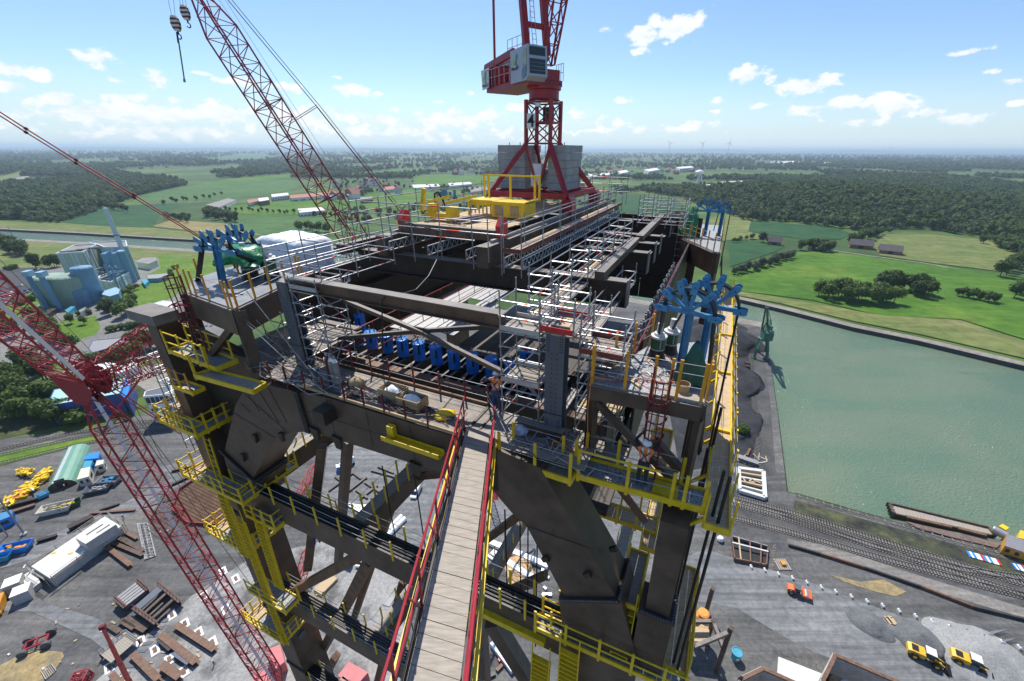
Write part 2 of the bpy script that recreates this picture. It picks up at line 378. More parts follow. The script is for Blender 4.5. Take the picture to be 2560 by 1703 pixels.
LAND = band_mat('farmland', [(.3, (.03, .06, .02)), (.46, (.05, .095, .025)), (.58, (.09, .15, .03)), (.7, (.16, .18, .06))], .0035, 6, fine=.02, bump=0)
GRASSB = band_mat('bright_meadow', [(.3, (.045, .125, .010)), (.55, (.075, .165, .014)), (.75, (.15, .20, .03))], .012, 5, fine=.09, bump=0, streak=(.45, .12, .82))
GRASSL = band_mat('light_meadow', [(.3, (.09, .15, .028)), (.7, (.20, .20, .075))], .02, 5, fine=.12, bump=0, streak=(.4, .15, .8))
CROPD = band_mat('dark_crop', [(.3, (.018, .075, .024)), (.7, (.03, .095, .03))], .01, 3, fine=.05, bump=0, streak=(.3, .12, .75))
CROPM = band_mat('mid_crop', [(.3, (.05, .12, .03)), (.7, (.085, .165, .045))], .008, 4, fine=.05, bump=0, streak=(.25, .08, .8))
STUB = band_mat('dry_field', [(.3, (.20, .17, .065)), (.7, (.27, .23, .10))], .02, 4, fine=.1, bump=0)
LAWN = band_mat('plant_lawn', [(.3, (.07, .15, .012)), (.7, (.14, .22, .03))], .05, 4, fine=.3, bump=0)
BANKP = band_mat('bank_path', [(.3, (.20, .18, .155)), (.7, (.30, .275, .24))], .08, 4, fine=.4, bump=0)
SANDY = band_mat('sandy_soil', [(.35, (.22, .18, .11)), (.6, (.36, .27, .13))], .2, 5, fine=1.2)
def water_mat():
 mt = bpy.data.materials.new('canal_water'); mt.use_nodes = True; nt = mt.node_tree; N = nt.nodes; L = nt.links
 b = N['Principled BSDF']; b.inputs['Roughness'].default_value = .05; b.inputs['Specular IOR Level'].default_value = .4; b.inputs['IOR'].default_value = 1.33
 geo = N.new('ShaderNodeNewGeometry')
 mp = N.new('ShaderNodeMapping'); mp.inputs['Scale'].default_value = (1, 2.2, 1); mp.inputs['Rotation'].default_value = (0, 0, .6); L.new(geo.outputs['Position'], mp.inputs['Vector'])
 t = N.new('ShaderNodeTexNoise'); t.inputs['Scale'].default_value = .012; t.inputs['Detail'].default_value = 5; t.inputs['Distortion'].default_value = 1.2; L.new(mp.outputs[0], t.inputs['Vector'])
 r = N.new('ShaderNodeValToRGB'); e = r.color_ramp.elements; e[0].position = .35; e[1].position = .72
 e[0].color = (.125, .20, .14, 1); e[1].color = (.18, .225, .15, 1); L.new(t.outputs[0], r.inputs[0]); L.new(r.outputs[0], b.inputs['Base Color'])
 w = N.new('ShaderNodeTexNoise'); w.inputs['Scale'].default_value = 1.4; w.inputs['Detail'].default_value = 4; w.inputs['Roughness'].default_value = .6; L.new(geo.outputs['Position'], w.inputs['Vector'])
 bp = N.new('ShaderNodeBump'); bp.inputs['Strength'].default_value = .9; bp.inputs['Distance'].default_value = .7; L.new(w.outputs[0], bp.inputs['Height']); L.new(bp.outputs[0], b.inputs['Normal'])
 return mt
WATER = water_mat()
WZ = -2.6
far_bank = [(-700, 556), (-250, 563), (0, 573), (180, 582), (430, 597), (720, 612), (960, 628), (1300, 655), (1560, 690), (1820, 742), (1950, 772), (2130, 818), (2300, 853), (2560, 915), (3100, 1050), (4200, 1330)]
near_bank = [(4200, 1700), (3100, 1470), (2560, 1362), (2380, 1328), (2212, 1294), (2090, 1262), (1968, 1228), (1962, 1180), (1945, 1040), (1925, 900), (1905, 806), (1802, 787), (1560, 742), (1300, 706), (960, 664), (720, 640), (430, 620), (222, 606), (67, 598), (-250, 590), (-700, 584)]
wpoly = [g(*p) for p in far_bank] + [g(*p) for p in near_bank]
BIG = 42000.
outer = [Vec((-BIG, -2500, 0)), Vec((BIG, -2500, 0)), Vec((BIG, BIG, 0)), Vec((-BIG, BIG, 0))]
sheet('terrain', outer, LAND, 0, holes=[wpoly])
b = MB()
WIN = [Vec((p.x, p.y, WZ)) for p in wpoly]
wsheet = sheet('water', [(p.x, p.y) for p in wpoly], WATER, WZ)
wall = MB(); SHEETP = mat('sheet_piling', (.045, .042, .04), .7, 0, .3, .3)
for i in range(len(wpoly)):
 p, q = wpoly[i], wpoly[(i + 1) % len(wpoly)]
 wall.poly([p, q, q + Vec((0, 0, -6)), p + Vec((0, 0, -6))], SHEETP)
tag(wall.build('quay_wall', None, (0, 0, 0)), 'dark sheet piled bank walls along the canal and harbour basin', None, kind='structure')
def strip(name, pts, w, mt, z, side=0):
 """a road of width w along ground points; side -1/1 keeps it on one side of the line"""
 P = [Vec((p.x, p.y, 0)) for p in pts]; Ls, Rs = [], []
 for i, p in enumerate(P):
  d = (P[min(i + 1, len(P) - 1)] - P[max(i - 1, 0)]).normalized(); n = Vec((-d.y, d.x, 0))
  a, c = (w / 2, w / 2) if side == 0 else ((w, 0) if side > 0 else (0, w))
  Ls.append(p + n * a); Rs.append(p - n * c)
 return sheet(name, Ls + Rs[::-1], mt, z)
strip('canal_path', [g(*p) for p in far_bank], 7, BANKP, .10, 1)
strip('near_bank_path', [g(*p) for p in near_bank[10:]], 10, BANKP, .10, 1)
yard = [(-700, 1100), (-200, 1062), (0, 1098), (250, 1070), (430, 1010), (700, 930), (1000, 800), (1560, 752), (1802, 789), (1903, 808), (1925, 902), (1945, 1042), (1962, 1182), (1967, 1230), (2088, 1264), (2212, 1296), (2560, 1364), (3100, 1472), (4200, 1702)]
yp = [g(*p) for p in yard]; yp += [Vec((700, -300, 0)), Vec((-700, -300, 0)), Vec((-900, 120, 0))]
sheet('yard', yp, YARD, .02)
GSN = [0]
def gs(name, pts, mt, z):
 GSN[0] += 1; return sheet(name, [g(*p) for p in pts], mt, z + .004 * GSN[0])
gs('haul_road', [(1700, 1400), (1760, 1372), (1850, 1400), (2050, 1465), (2300, 1560), (2560, 1655), (2900, 1780), (2900, 2000), (2560, 1880), (2200, 1700), (1990, 1610), (1840, 1520), (1720, 1500)], ROAD, .05)
gs('tan_road', [(1968, 1348), (2060, 1362), (2300, 1440), (2560, 1520), (2900, 1650), (2900, 1710), (2560, 1545), (2330, 1478), (2150, 1420), (1972, 1366)], TAN, .06)
gs('sandy_ground', [(2075, 1437), (2150, 1455), (2210, 1450), (2265, 1480), (2240, 1492), (2180, 1478), (2110, 1455)], SANDY, .08)
gs('track_bed', [(1700, 1240), (1830, 1236), (1970, 1262), (2250, 1350), (2560, 1432), (3000, 1570), (3000, 1640), (2560, 1500), (2250, 1425), (2000, 1345), (1840, 1310), (1700, 1300)], BALLAST, .045)
gs('harbour_track_bed', [(1868, 820), (1900, 815), (1925, 1000), (1940, 1190), (1905, 1190), (1880, 1000)], BALLAST, .045)
gs('coal_yard', [(1730, 800), (1800, 790), (1868, 820), (1882, 1000), (1885, 1150), (1700, 1180), (1650, 900)], COALM, .045)
gs('overgrown_quay', [(1985, 1250), (2200, 1310), (2400, 1365), (2600, 1420), (2600, 1455), (2300, 1380), (2100, 1320), (1985, 1285)], band_mat('weedy_coal_ground', [(.35, (.03, .03, .032)), (.55, (.07, .075, .045)), (.7, (.12, .13, .06))], .16, 5, fine=1.), .05)
gs('foundation_slab', [(240, 1703), (400, 1560), (480, 1490), (620, 1400), (700, 1380), (900, 1330), (1020, 1400), (1000, 1703), (700, 1820), (300, 1800)], SLAB, .05)
gs('pale_track', [(0, 1500), (110, 1508), (240, 1545), (330, 1600), (420, 1640), (330, 1680), (230, 1600), (80, 1530), (0, 1530)], ROAD, .05)
gs('left_road', [(-100, 1400), (60, 1360), (230, 1300), (420, 1200), (480, 1180), (500, 1195), (420, 1235), (250, 1330), (80, 1400), (-100, 1450)], ROAD, .05)
gs('mid_road', [(400, 1170), (520, 1135), (700, 1080), (900, 1030), (1200, 1000), (1200, 1060), (900, 1100), (700, 1140), (540, 1160), (430, 1200)], ROAD, .05)
gs('central_apron', [(820, 1120), (900, 1095), (1100, 1140), (1300, 1200), (1500, 1260), (1700, 1330), (1700, 1450), (1400, 1400), (1100, 1420), (800, 1280)], ROAD, .05)
gs('plant_grounds', [(0, 690), (130, 660), (440, 640), (520, 660), (620, 700), (560, 880), (300, 900), (120, 930), (0, 980)], ASPH, .03)
gs('grass_verge', [(-50, 640), (75, 605), (240, 610), (440, 626), (700, 650), (640, 690), (440, 640), (290, 655), (140, 665), (0, 690)], GRASSL, .035)
gs('car_park', [(-200, 730), (0, 672), (110, 668), (120, 690), (118, 712), (0, 775), (-200, 880)], ASPHD, .06)
gs('plant_lawn', [(290, 745), (352, 710), (430, 690), (440, 740), (385, 765), (330, 775), (295, 770)], LAWN, .06)
gs('lawn_by_hedge', [(365, 690), (420, 660), (520, 655), (560, 670), (480, 720), (420, 745), (390, 735)], LAWN, .05)
gs('corner_lawn', [(118, 815), (170, 800), (240, 790), (252, 820), (238, 838), (195, 850), (150, 860), (118, 845)], LAWN, .06)
gs('verge_lawn', [(0, 775), (112, 712), (132, 735), (70, 780), (0, 830)], LAWN, .06)
gs('office_lawn', [(5, 925), (40, 907), (140, 905), (165, 915), (130, 932), (40, 935)], LAWN, .06)
gs('tank_lawn', [(395, 640), (530, 645), (575, 665), (560, 700), (470, 690), (400, 668)], LAWN, .045)
gs('railway_verge', [(-100, 1160), (60, 1120), (240, 1090), (250, 1100), (80, 1145), (-100, 1190)], LAWN, .06)
gs('shrub_ground', [(-200, 1000), (0, 960), (170, 940), (380, 940), (420, 970), (300, 1010), (180, 1060), (0, 1100), (-200, 1130)], band_mat('shrub_soil', [(.3, (.03, .05, .015)), (.7, (.10, .10, .05))], .08, 5, fine=.5), .04)
gs('side_street', [(160, 860), (400, 815), (430, 840), (300, 870), (0, 905), (0, 890)], ASPH, .06)
gs('works_car_park', [(330, 925), (440, 900), (470, 985), (400, 1000), (340, 960)], band_mat('pale_paving', [(.3, (.24, .225, .19)), (.7, (.31, .29, .25))], .06, 4, fine=.8), .06)
FIELDS = [
 ('dark_field', CROPD, [(157, 557), (248, 520), (365, 511), (430, 509), (460, 515), (401, 539), (379, 570), (255, 566)]),
 ('bank_meadow', GRASSL, [(-100, 552), (150, 557), (255, 566), (379, 570), (520, 585), (700, 602), (700, 611), (430, 594), (180, 579), (0, 570), (-100, 566)]),
 ('light_field', CROPM, [(330, 505), (345, 490), (440, 470), (560, 452), (660, 448), (770, 455), (720, 478), (560, 500), (470, 507)]),
 ('light_strip', GRASSB, [(500, 462), (570, 447), (720, 435), (760, 442), (620, 455)]),
 ('dry_field', STUB, [(380, 566), (430, 550), (500, 555), (580, 560), (660, 590), (520, 582)]),
 ('green_field', CROPM, [(560, 562), (600, 543), (760, 540), (900, 540), (900, 590), (660, 590)]),
 ('meadow_field', GRASSB, [(545, 520), (640, 508), (780, 500), (900, 495), (960, 520), (800, 540), (600, 538)]),
 ('distant_meadow', CROPM, [(560, 392), (640, 386), (700, 395), (620, 405), (500, 402)]),
 ('far_meadow', GRASSL, [(0, 442), (60, 428), (62, 440), (0, 455)]),
 ('town_meadow', GRASSB, [(1030, 448), (1060, 438), (1120, 436), (1180, 440), (1260, 440), (1260, 455), (1150, 462), (1040, 462)]),
 ('town_meadow', CROPM, [(860, 440), (960, 425), (1080, 420), (1120, 428), (1000, 436), (880, 446)]),
 ('meadow_field', GRASSB, [(850, 500), (960, 480), (1060, 470), (1100, 500), (1000, 520), (860, 530)]),
 ('dark_field', CROPD, [(1530, 500), (1600, 492), (1690, 498), (1720, 525), (1620, 535), (1540, 530)]),
 ('dark_field', CROPD, [(1870, 555), (1890, 552), (2090, 570), (2130, 585), (2100, 600), (2000, 598), (1870, 580)]),
 ('dark_crop_field', CROPD, [(1820, 598), (1900, 606), (1960, 618), (1940, 630), (1850, 660), (1825, 668)]),
 ('green_meadow', GRASSB, [(1822, 680), (1900, 655), (1995, 632), (2085, 631), (2300, 660), (2520, 690), (2560, 697), (3000, 780), (3000, 900), (2560, 850), (2400, 800), (2200, 790), (2030, 752), (1900, 735), (1822, 728)]),
 ('pasture', GRASSL, [(2180, 612), (2220, 585), (2330, 588), (2430, 597), (2530, 610), (2540, 640), (2500, 680), (2300, 655), (2200, 640)]),
 ('bank_meadow', GRASSL, [(1822, 728), (1900, 737), (2030, 760), (2200, 790), (2400, 802), (2560, 855), (3000, 960), (3000, 1005), (2560, 898), (2300, 838), (2130, 804), (1950, 760), (1822, 736)]),
 ('scrub_meadow', GRASSL, [(1720, 560), (1830, 535), (1880, 545), (1870, 580), (1960, 600), (1830, 600), (1720, 620)]),
 ('side_meadow', STUB, [(2510, 560), (2560, 535), (2700, 550), (2700, 600), (2540, 590)]),
]
for i, (n, mt, p) in enumerate(FIELDS): gs(n, p, mt, .12 + .02 * i)
strip('farm_lane', [g(*p) for p in ((2085, 627), (2170, 640), (2300, 657), (2420, 677), (2560, 700), (2800, 740))], 3.5, BANKP, .3)
strip('country_road', [g(*p) for p in ((240, 520), (300, 511), (430, 507), (520, 505), (640, 505), (770, 508), (900, 500))], 6, BANKP, .3)
HILL = band_mat('hill_woodland', [(.3, (.03, .045, .02)), (.7, (.06, .09, .035))], .002, 4, fine=.01, bump=0)
for nm, dist, x0, x1, hh in (('hills', 16000, -24000, 3000, 110), ('hills', 22000, -30000, 30000, 150), ('hills', 12000, 3000, 26000, 40)):
 hb = MB(); pr = None; n = 90
 for i in range(n + 1):
  x = x0 + (x1 - x0) * i / n; e = math.sin(math.pi * i / n) ** .5
  z = hh * e * (.75 + .5 * mnoise.noise(Vec((x / 3500, dist, 0))) + .12 * mnoise.noise(Vec((x / 900, dist, 3))))
  cur = (Vec((x, dist - 1500, 0)), Vec((x, dist, max(2, z))), Vec((x, dist + 2500, 0)))
  if pr: hb.poly([pr[0], cur[0], cur[1], pr[1]], HILL); hb.poly([pr[1], cur[1], cur[2], pr[2]], HILL)
  pr = cur
 tag(hb.build(nm, None, (0, 0, 0), True), None, None, kind='structure')
HZ = bpy.data.materials.new('haze_air'); HZ.use_nodes = True; nt = HZ.node_tree; nt.nodes.clear()
o_ = nt.nodes.new('ShaderNodeOutputMaterial'); v_ = nt.nodes.new('ShaderNodeVolumePrincipled'); nt.links.new(v_.outputs[0], o_.inputs['Volume'])
v_.inputs['Color'].default_value = (.66, .84, 1.0, 1); v_.inputs['Density'].default_value = 8.5e-5; v_.inputs['Anisotropy'].default_value = .3
hz = MB().box((0, BIG / 2 - 1800, 82), (2 * BIG + 600, BIG + 3600, 180), HZ).build('haze', None, (0, 0, 0)); hz['kind'] = 'stuff'
# ================================================================== STEEL TOWER
DZ = -9.1                       # deck level
F = 9.55                        # plane of the front girder
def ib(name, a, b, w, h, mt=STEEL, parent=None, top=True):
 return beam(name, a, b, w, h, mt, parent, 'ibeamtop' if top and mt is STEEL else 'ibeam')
def steel(name, label, a, b, w, h, cat='girder', group=None, kind='boxtop', mt=STEEL):
 o = beam(name, a, b, w, h, mt, None, kind); return tag(o, label, cat, group)
def bolts(parent, a, b, n, nrm, r=.035, mt=None):
 mb = MB()
 for i in range(n):
  p = lerp(a, b, (i + .5) / n); mb.tube(p, p + Vec(nrm) * .05, r, mt or PLATE, 6)
 o = mb.build('bolt_row', parent); o['kind'] = 'stuff'; return o
fg = thing('front_girder', 'long brown box girder carrying the dusty working deck at the front', 'girder', S(-10, F, DZ))
q = [S(-15.1, F, -9.32), S(-13.2, F, -9.14), S(-5.45, F, DZ), S(-5.45, F, -10.95), S(-7.4, F, -11.0), S(-14.85, F, -11.3)]
MB().prism(q, AV * 1.9, STEEL).build('girder_body', fg)
MB().prism([S(-16.9, 9.58, DZ + .02), S(-2.5, 9.75, DZ + .02), S(-2.5, 11.55, DZ + .02), S(-17.9, 11.55, DZ + .02)], AZ * .03, DECK).build('deck_plate', fg)
MB().box(S(-10.2, 9.62, DZ + .09), (9.6, .06, .12), PLY, (AU, AV, AZ)).build('kerb', fg)
MB().box(S(-11.5, 11.62, DZ + .1), (9, .07, .16), RUST, (AU, AV, AZ)).build('kerb', fg)
sp = MB(); sp.hexa([S(-15.05, 9.42, -11.35), S(-14.75, 9.42, -11.35), S(-14.75, 9.55, -11.35), S(-15.05, 9.55, -11.35), S(-15.15, 9.42, -9.25), S(-14.85, 9.42, -9.25), S(-14.85, 9.55, -9.25), S(-15.15, 9.55, -9.25)], SHADE)
sp.build('splice_plate', fg); bolts(fg, S(-15.0, 9.41, -9.4), S(-14.9, 9.41, -11.3), 14, -AV)
for u, z in ((-14.7, -10.95), (-13.4, -11.0), (-9.3, -10.9), (-6.2, -10.85)):
 MB().prism([S(u, F, z), S(u + .5, F, z - .05), S(u + .42, F, z - .62), S(u + .15, F, z - .62)], -AV * .12, SHADE).build('lifting_lug', fg)
box_ = MB().box(S(-13.2, 9.25, -9.75), (.62, .6, .6), SHADE, (AU, AV, AZ)); box_.build('bracket_stub', fg)
for u0, u1 in ((-16.2, -15.9), (-17.2, -16.6)):
 pass
kn = thing('left_knee', 'big brown kinked knee joining the deck girder to the left leg', 'steel leg', S(-19, F, -13))
q = [S(-15.0, F, -9.32), S(-17.2, F, -9.5), S(-18.3, F, -9.75), S(-19.9, F, -11.3), S(-22.55, F, -15.05), S(-20.65, F, -16.25), S(-17.6, F, -12.6), S(-16.1, F, -11.75), S(-14.9, F, -11.38)]
MB().prism(q, AV * 1.75, STEEL).build('knee_box', kn)
def slab(p, w, h, mt): return MB().box(p, (w, .04, h), mt, (AU, AV, AZ))
for (a, b_) in (((-16.9, -9.6), (-16.3, -11.3)), ((-17.7, -9.9), (-16.9, -11.5)), ((-18.6, -10.4), (-18.1, -11.2)), ((-19.4, -11.1), (-18.9, -11.5)), ((-20.4, -11.9), (-17.6, -12.55)), ((-18.9, -10.4), (-16.5, -11.9))):
 MB().tube(S(a[0], F - .005, a[1]), S(b_[0], F - .005, b_[1]), .022, SHADE, 4).build('weld_seam', kn)
for u in (-13.3, -11.2, -9.1, -7.0): MB().tube(S(u, F - .004, DZ - .1), S(u + .03, F - .004, -10.95), .012, SHADE, 4).build('weld_seam', fg)
MB().tube(S(-14.7, F - .004, -10.2), S(-5.5, F - .004, -10.05), .01, SHADE, 4).build('weld_seam', fg)
for c, ax_ in ((S(-19.2, F - .02, -12.8), 0), (S(-17.0, F - .02, -12.0), 0), (S(-20.9, F - .02, -14.6), 0)):
 MB().prism([c, c + AU * .3 + AZ * .05, c + AU * .22 - AZ * .45, c + AU * .05 - AZ * .42], -AV * .14, SHADE).build('lifting_lug', kn)
fl = MB(); d1 = (S(-20.55, 0, -16.35) - S(-22.7, 0, -15.02)); nn = Vec(d1).cross(AV).normalized()
A_, B_ = S(-22.75, F - .14, -15.0), S(-20.5, F - .14, -16.4)
fl.hexa([A_, B_, B_ + AV * 2.05, A_ + AV * 2.05] + [p + Vec((0, 0, -.16)) - AU * .06 for p in (A_, B_, B_ + AV * 2.05, A_ + AV * 2.05)][::1], SHADE)
fl.build('flange', kn)
bolts(kn, A_ + AZ * .02 - AV * .02, B_ + AZ * .02 - AV * .02, 22, AZ * .8 - AV * .3, .04)
bolts(kn, B_ + AZ * .02, B_ + AV * 2 + AZ * .02, 18, AZ * .8 + AU * .4, .04)
q = [S(-22.75, F, -15.15), S(-20.5, F, -16.55), S(-21.3, F, -18.4), S(-23.5, F, -18.8)]
MB().prism(q, AV * 1.8, STEEL).build('knee_foot', kn)
lg = thing('box_column', 'tall brown box leg at the left wrapped in yellow platforms', 'steel leg', S(-24.4, F, -H))
GB = -H
MB().prism([S(-25.3, F, -7.7), S(-24.45, F, -7.7), S(-24.35, F, -15.2), S(-23.5, F, -18.2), S(-23.5, F, GB), S(-25.3, F, GB)], AV * 2.0, STEEL).build('leg_column', lg)
MB().prism([S(-24.4, 10.6, -8.2), S(-18.2, 10.6, -9.4), S(-20.6, 10.6, -13.5), S(-23.6, 10.6, -17.5), S(-24.4, 10.6, -17.5)], AV * .3, SHADE).build('web_plate', lg)
MB().box(S(-24.6, 9.7, -7.45), (2.3, 1.1, .5), STEELTOP, (AU, AV, AZ)).build('cap_beam', lg)
for z in (-20.3, -23.6, -30, -37):
 MB().box(S(-24.4, F - .03, z), (1.86, .1, .3), SHADE, (AU, AV, AZ)).build('splice_band', lg)
 bolts(lg, S(-25.25, F - .08, z), S(-23.55, F - .08, z), 14, -AV, .04)
for z, du in ((-22.3, -23.46), (-27.7, -23.46), (-33.5, -23.46)):
 MB().box(S(du, 10.3, z), (.1, .5, .55), PLATE, (AU, AV, AZ)).build('access_plate', lg)
for nm, u, v, lab in (('rear_column', -24.4, 34, 'brown rear box leg standing behind the left leg of the tower'),):
 o = MB().prism([S(u - .9, v, -9), S(u + .9, v, -9), S(u + .9, v, GB), S(u - .9, v, GB)], AV * 1.8, STEEL).build(nm, None, S(u, v, GB)); tag(o, lab, 'steel leg')
rl = thing('right_knee', 'massive dark inclined knee leg right of the gangway end', 'steel leg', S(-3, F, -12))
q = [S(-5.45, F, DZ), S(-3.9, F, -9.3), S(-2.88, F, -10.9), S(-1.02, F, -13.9), S(-2.85, F, -15.05), S(-4.37, F, -12.14), S(-4.85, F, -11.85), S(-5.8, F, -10.9), S(-5.8, F, -9.5)]
MB().prism(q, AV * 1.5, STEEL).build('knee_box', rl)
MB().tube(S(-4.37, F - .01, -12.12), S(-2.05, F - .01, -12.05), .02, SHADE, 4).build('weld_seam', rl)
fl = MB(); A_, B_ = S(-2.98, F - .12, -15.1), S(-.9, F - .12, -13.85)
fl.hexa([A_, B_, B_ + AV * 1.75, A_ + AV * 1.75] + [p + Vec((0, 0, -.16)) + AU * .06 for p in (A_, B_, B_ + AV * 1.75, A_ + AV * 1.75)], SHADE); fl.build('flange', rl)
bolts(rl, A_ - AZ * .06, B_ - AZ * .06, 22, -AV * .8 + AZ * .5, .035); bolts(rl, B_, B_ + AV * 1.7, 18, AU + AZ * .6, .035)
for u, z, dv in ((-3.75, -13.35, 0), (-2.2, -13.3, 0), (-1.55, -12.6, .8)):
 c = S(u, F - .02 + dv, z); MB().prism([c, c + AU * .22 + AZ * .2, c + AU * .32 + AZ * .02, c + AU * .1 - AZ * .12], -AV * .12, SHADE).build('lifting_lug', rl)
MB().prism([S(-3.05, F, -15.2), S(-.85, F, -13.95), S(.1, F, -17), S(.1, F, -19), S(-2.6, F, -19)], AV * 1.6, STEEL).build('knee_foot', rl)
rg = thing('box_column', 'brown box leg under the right yellow platform going down to the yard', 'steel leg', S(-1.2, F, GB))
MB().prism([S(-2.6, F, -19), S(.1, F, -19), S(.1, F, GB), S(-2.6, F, GB)], AV * 1.6, STEEL).build('leg_column', rg)
rc = thing('right_column', 'slim brown box column between two yellow walkways at the right', 'steel column', S(.4, F, -14))
MB().prism([S(-.08, F + .05, -9.9), S(.74, F + .05, -9.9), S(.74, F + .05, -13.95), S(-.02, F + .05, -13.95)], AV * .8, STEEL).build('column_box', rc)
MB().box(S(.36, F + .45, -14.0), (1.15, 1.15, .12), SHADE, (AU, AV, AZ)).build('flange', rc)
bolts(rc, S(-.15, F - .1, -13.95), S(.9, F - .1, -13.95), 12, AZ, .035); bolts(rc, S(.88, F - .08, -13.95), S(.88, F + 1, -13.95), 10, AZ, .035)
MB().prism([S(-.2, F + .05, -14.1), S(.9, F + .05, -14.1), S(.9, F + .05, -17.3), S(-.2, F + .05, -17.3)], AV * .9, STEEL).build('column_foot', rc)
def plate_column(u, v, z0, z1, label):
 t = thing('plate_column', label, 'steel column', S(u, v, z0))
 for s, nm in ((-1, 'flange_plate'), (1, 'flange_plate')):
  MB().box(S(u, v + s * .22, (z0 + z1) / 2), (.62, .05, z1 - z0), PLATE, (AU, AV, AZ)).build(nm, t)
 MB().box(S(u, v, (z0 + z1) / 2 - .05), (.05, .4, z1 - z0 - .1), PLATE, (AU, AV, AZ)).build('web', t)
 mb = MB(); holes = []
 n = 44
 for i in range(n):
  z = z0 + .15 + (z1 - z0 - .3) * i / (n - 1); tt = i / n
  cols = (-.24, -.18, .18, .24) if (.82 < tt or tt < .2) else ((-.07, .07) if i % 2 == 0 else ())
  if .35 < tt < .82: cols = (-.09, .09) if i % 2 == 0 else ()
  for c in cols: holes.append((c, z))
 for c, z in holes: mb.tube(S(u + c, v - .252, z), S(u + c, v - .242, z), .022, BLACK, 6)
 o = mb.build('bolt_hole', t); o['kind'] = 'stuff'
 MB().box(S(u, v - .25, z0 + 1.1), (.63, .015, .03), BLACK, (AU, AV, AZ)).build('plate_joint', t)
 return t
plate_column(-3.98, 11.0, -9.1, -5.0, 'grey blue drilled plate column between the two front right scaffolds')
plate_column(-16.3, 11.15, -9.1, -5.1, 'grey blue drilled plate column beside the left scaffold')
ld = thing('left_deck', 'dusty deck plates left of the left plate column', 'platform', S(-19, 13, -9.3))
for k in range(3): MB().box(S(-20.6 + 1.45 * k, 13.0, -9.5), (1.4, 4.6, .7), STEEL, (AU, AV, AZ), DECK).build('deck_plate', ld)
beam('deck_beam', S(-21.4, 10.7, -9.7), S(-17.2, 10.7, -9.7), .5, 1.1, STEEL, ld, 'boxtop'); beam('deck_beam', S(-21.4, 15.3, -9.5), S(-17.2, 15.3, -9.5), .4, .9, STEEL, ld, 'boxtop')
rb = thing('rusty_beam', 'long rust coloured beam bridging the pit between the two plate columns', 'steel beam', S(-10.5, 11.2, -5))
ib('beam_body', S(-15.9, 11.2, -5.15), S(-5.9, 11.2, -5.15), .42, .5, RUST, rb)
MB().box(S(-10.9, 11.2, -4.885), (10, .43, .03), STEELTOP, (AU, AV, AZ)).build('top_flange', rb)
xb = thing('cross_bracing', 'dark X shaped bracing with bolted gusset below the rusty beam', 'bracing', S(-10.9, 11.3, -7))
X0 = on_v(1052, 830, 11.5)
for a in ((862, 752), (1255, 930)):
 beam('brace_arm', on_v(*a, 11.5), X0, .16, .16, STEEL, xb, 'boxtop')
for a in ((850, 845), (1250, 815)):
 beam('brace_arm', on_v(*a, 11.62), X0 + AV * .12, .16, .16, SHADE, xb, 'boxtop')
MB().box(X0 + AV * .05, (.75, .06, .32), SHADE, (AU, AV, AZ)).build('gusset_plate', xb)
ROOF = [(16.9, 'nearest long black roof girder right across the tower'), (22.6, 'second black roof girder counted from the front'), (25.2, 'third black roof girder counted from the front'),
  (27.7, 'fourth black roof girder counted from the front'), (33.8, 'rearmost black roof girder under the pale rear scaffold')]
for v, lab in ROOF:
 r = thing('roof_girder', lab, 'girder', S(-10, v, -5.5), 'black girders across the roof')
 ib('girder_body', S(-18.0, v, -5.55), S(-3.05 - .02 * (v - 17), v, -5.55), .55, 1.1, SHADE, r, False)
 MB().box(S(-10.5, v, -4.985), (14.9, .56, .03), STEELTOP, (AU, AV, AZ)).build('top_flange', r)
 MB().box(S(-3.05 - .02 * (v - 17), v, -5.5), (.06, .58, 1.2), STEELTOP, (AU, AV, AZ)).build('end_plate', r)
for a, b_, lab in ((16.6, 24.8, 'near grey roof beam running away along the right girder ends'), (25.4, 35.5, 'far grey roof beam running on towards the rear scaffold')):
 steel('roof_beam', lab, S(-4.25, a, -4.82), S(-4.35, b_, -4.82), .42, .34, 'steel beam', 'roof beams along the right side')
steel('roof_beam', 'dark beam along the left edge of the roof', S(-17.8, 15.5, -4.8), S(-17.8, 36, -4.8), .4, .5, 'steel beam', 'roof beams along the left side')
steel('roof_beam', 'second dark beam just inside the left roof edge', S(-16.6, 17, -4.75), S(-16.6, 35, -4.75), .3, .3, 'steel beam', 'roof beams along the left side')
for u, lab in ((-15.3, 'left brown crane box beam with open front end'), (-9.5, 'right brown crane box beam with open front end')):
 t = thing('crane_beam', lab, 'girder', S(u, 25, -4.5), 'box beams under the tower crane')
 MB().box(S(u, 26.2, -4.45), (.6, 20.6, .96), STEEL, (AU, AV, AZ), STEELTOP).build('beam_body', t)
 MB().box(S(u, 26.6, -3.9), (.16, 19.6, .14), GALVD, (AU, AV, AZ)).build('crane_rail', t)
 MB().prism([S(u - .1, 17.4, -3.9), S(u - .1, 18.1, -3.9), S(u - .1, 18.1, -3.0), S(u - .1, 17.75, -2.9), S(u - .1, 17.4, -3.3)], AU * .3, REDB).build('end_stop', t)
fc = steel('cross_channel', 'brown channel beam across the front of the timber crane deck', S(-15.2, 17.5, -3.75), S(-9.6, 17.5, -3.75), .3, .5, 'steel beam', mt=RUST)
td = thing('timber_deck', 'pale timber boarding around the foot of the tower crane', 'platform', S(-12.5, 20, -3.7))
for k in range(26):
 v = 17.9 + .5 * k
 MB().box(S(-12.4, v, -3.68 + jit(.01)), (5.2 - .5 * random.random(), .44, .05), WOOD, (AU, AV, AZ)).build('deck_board', td)
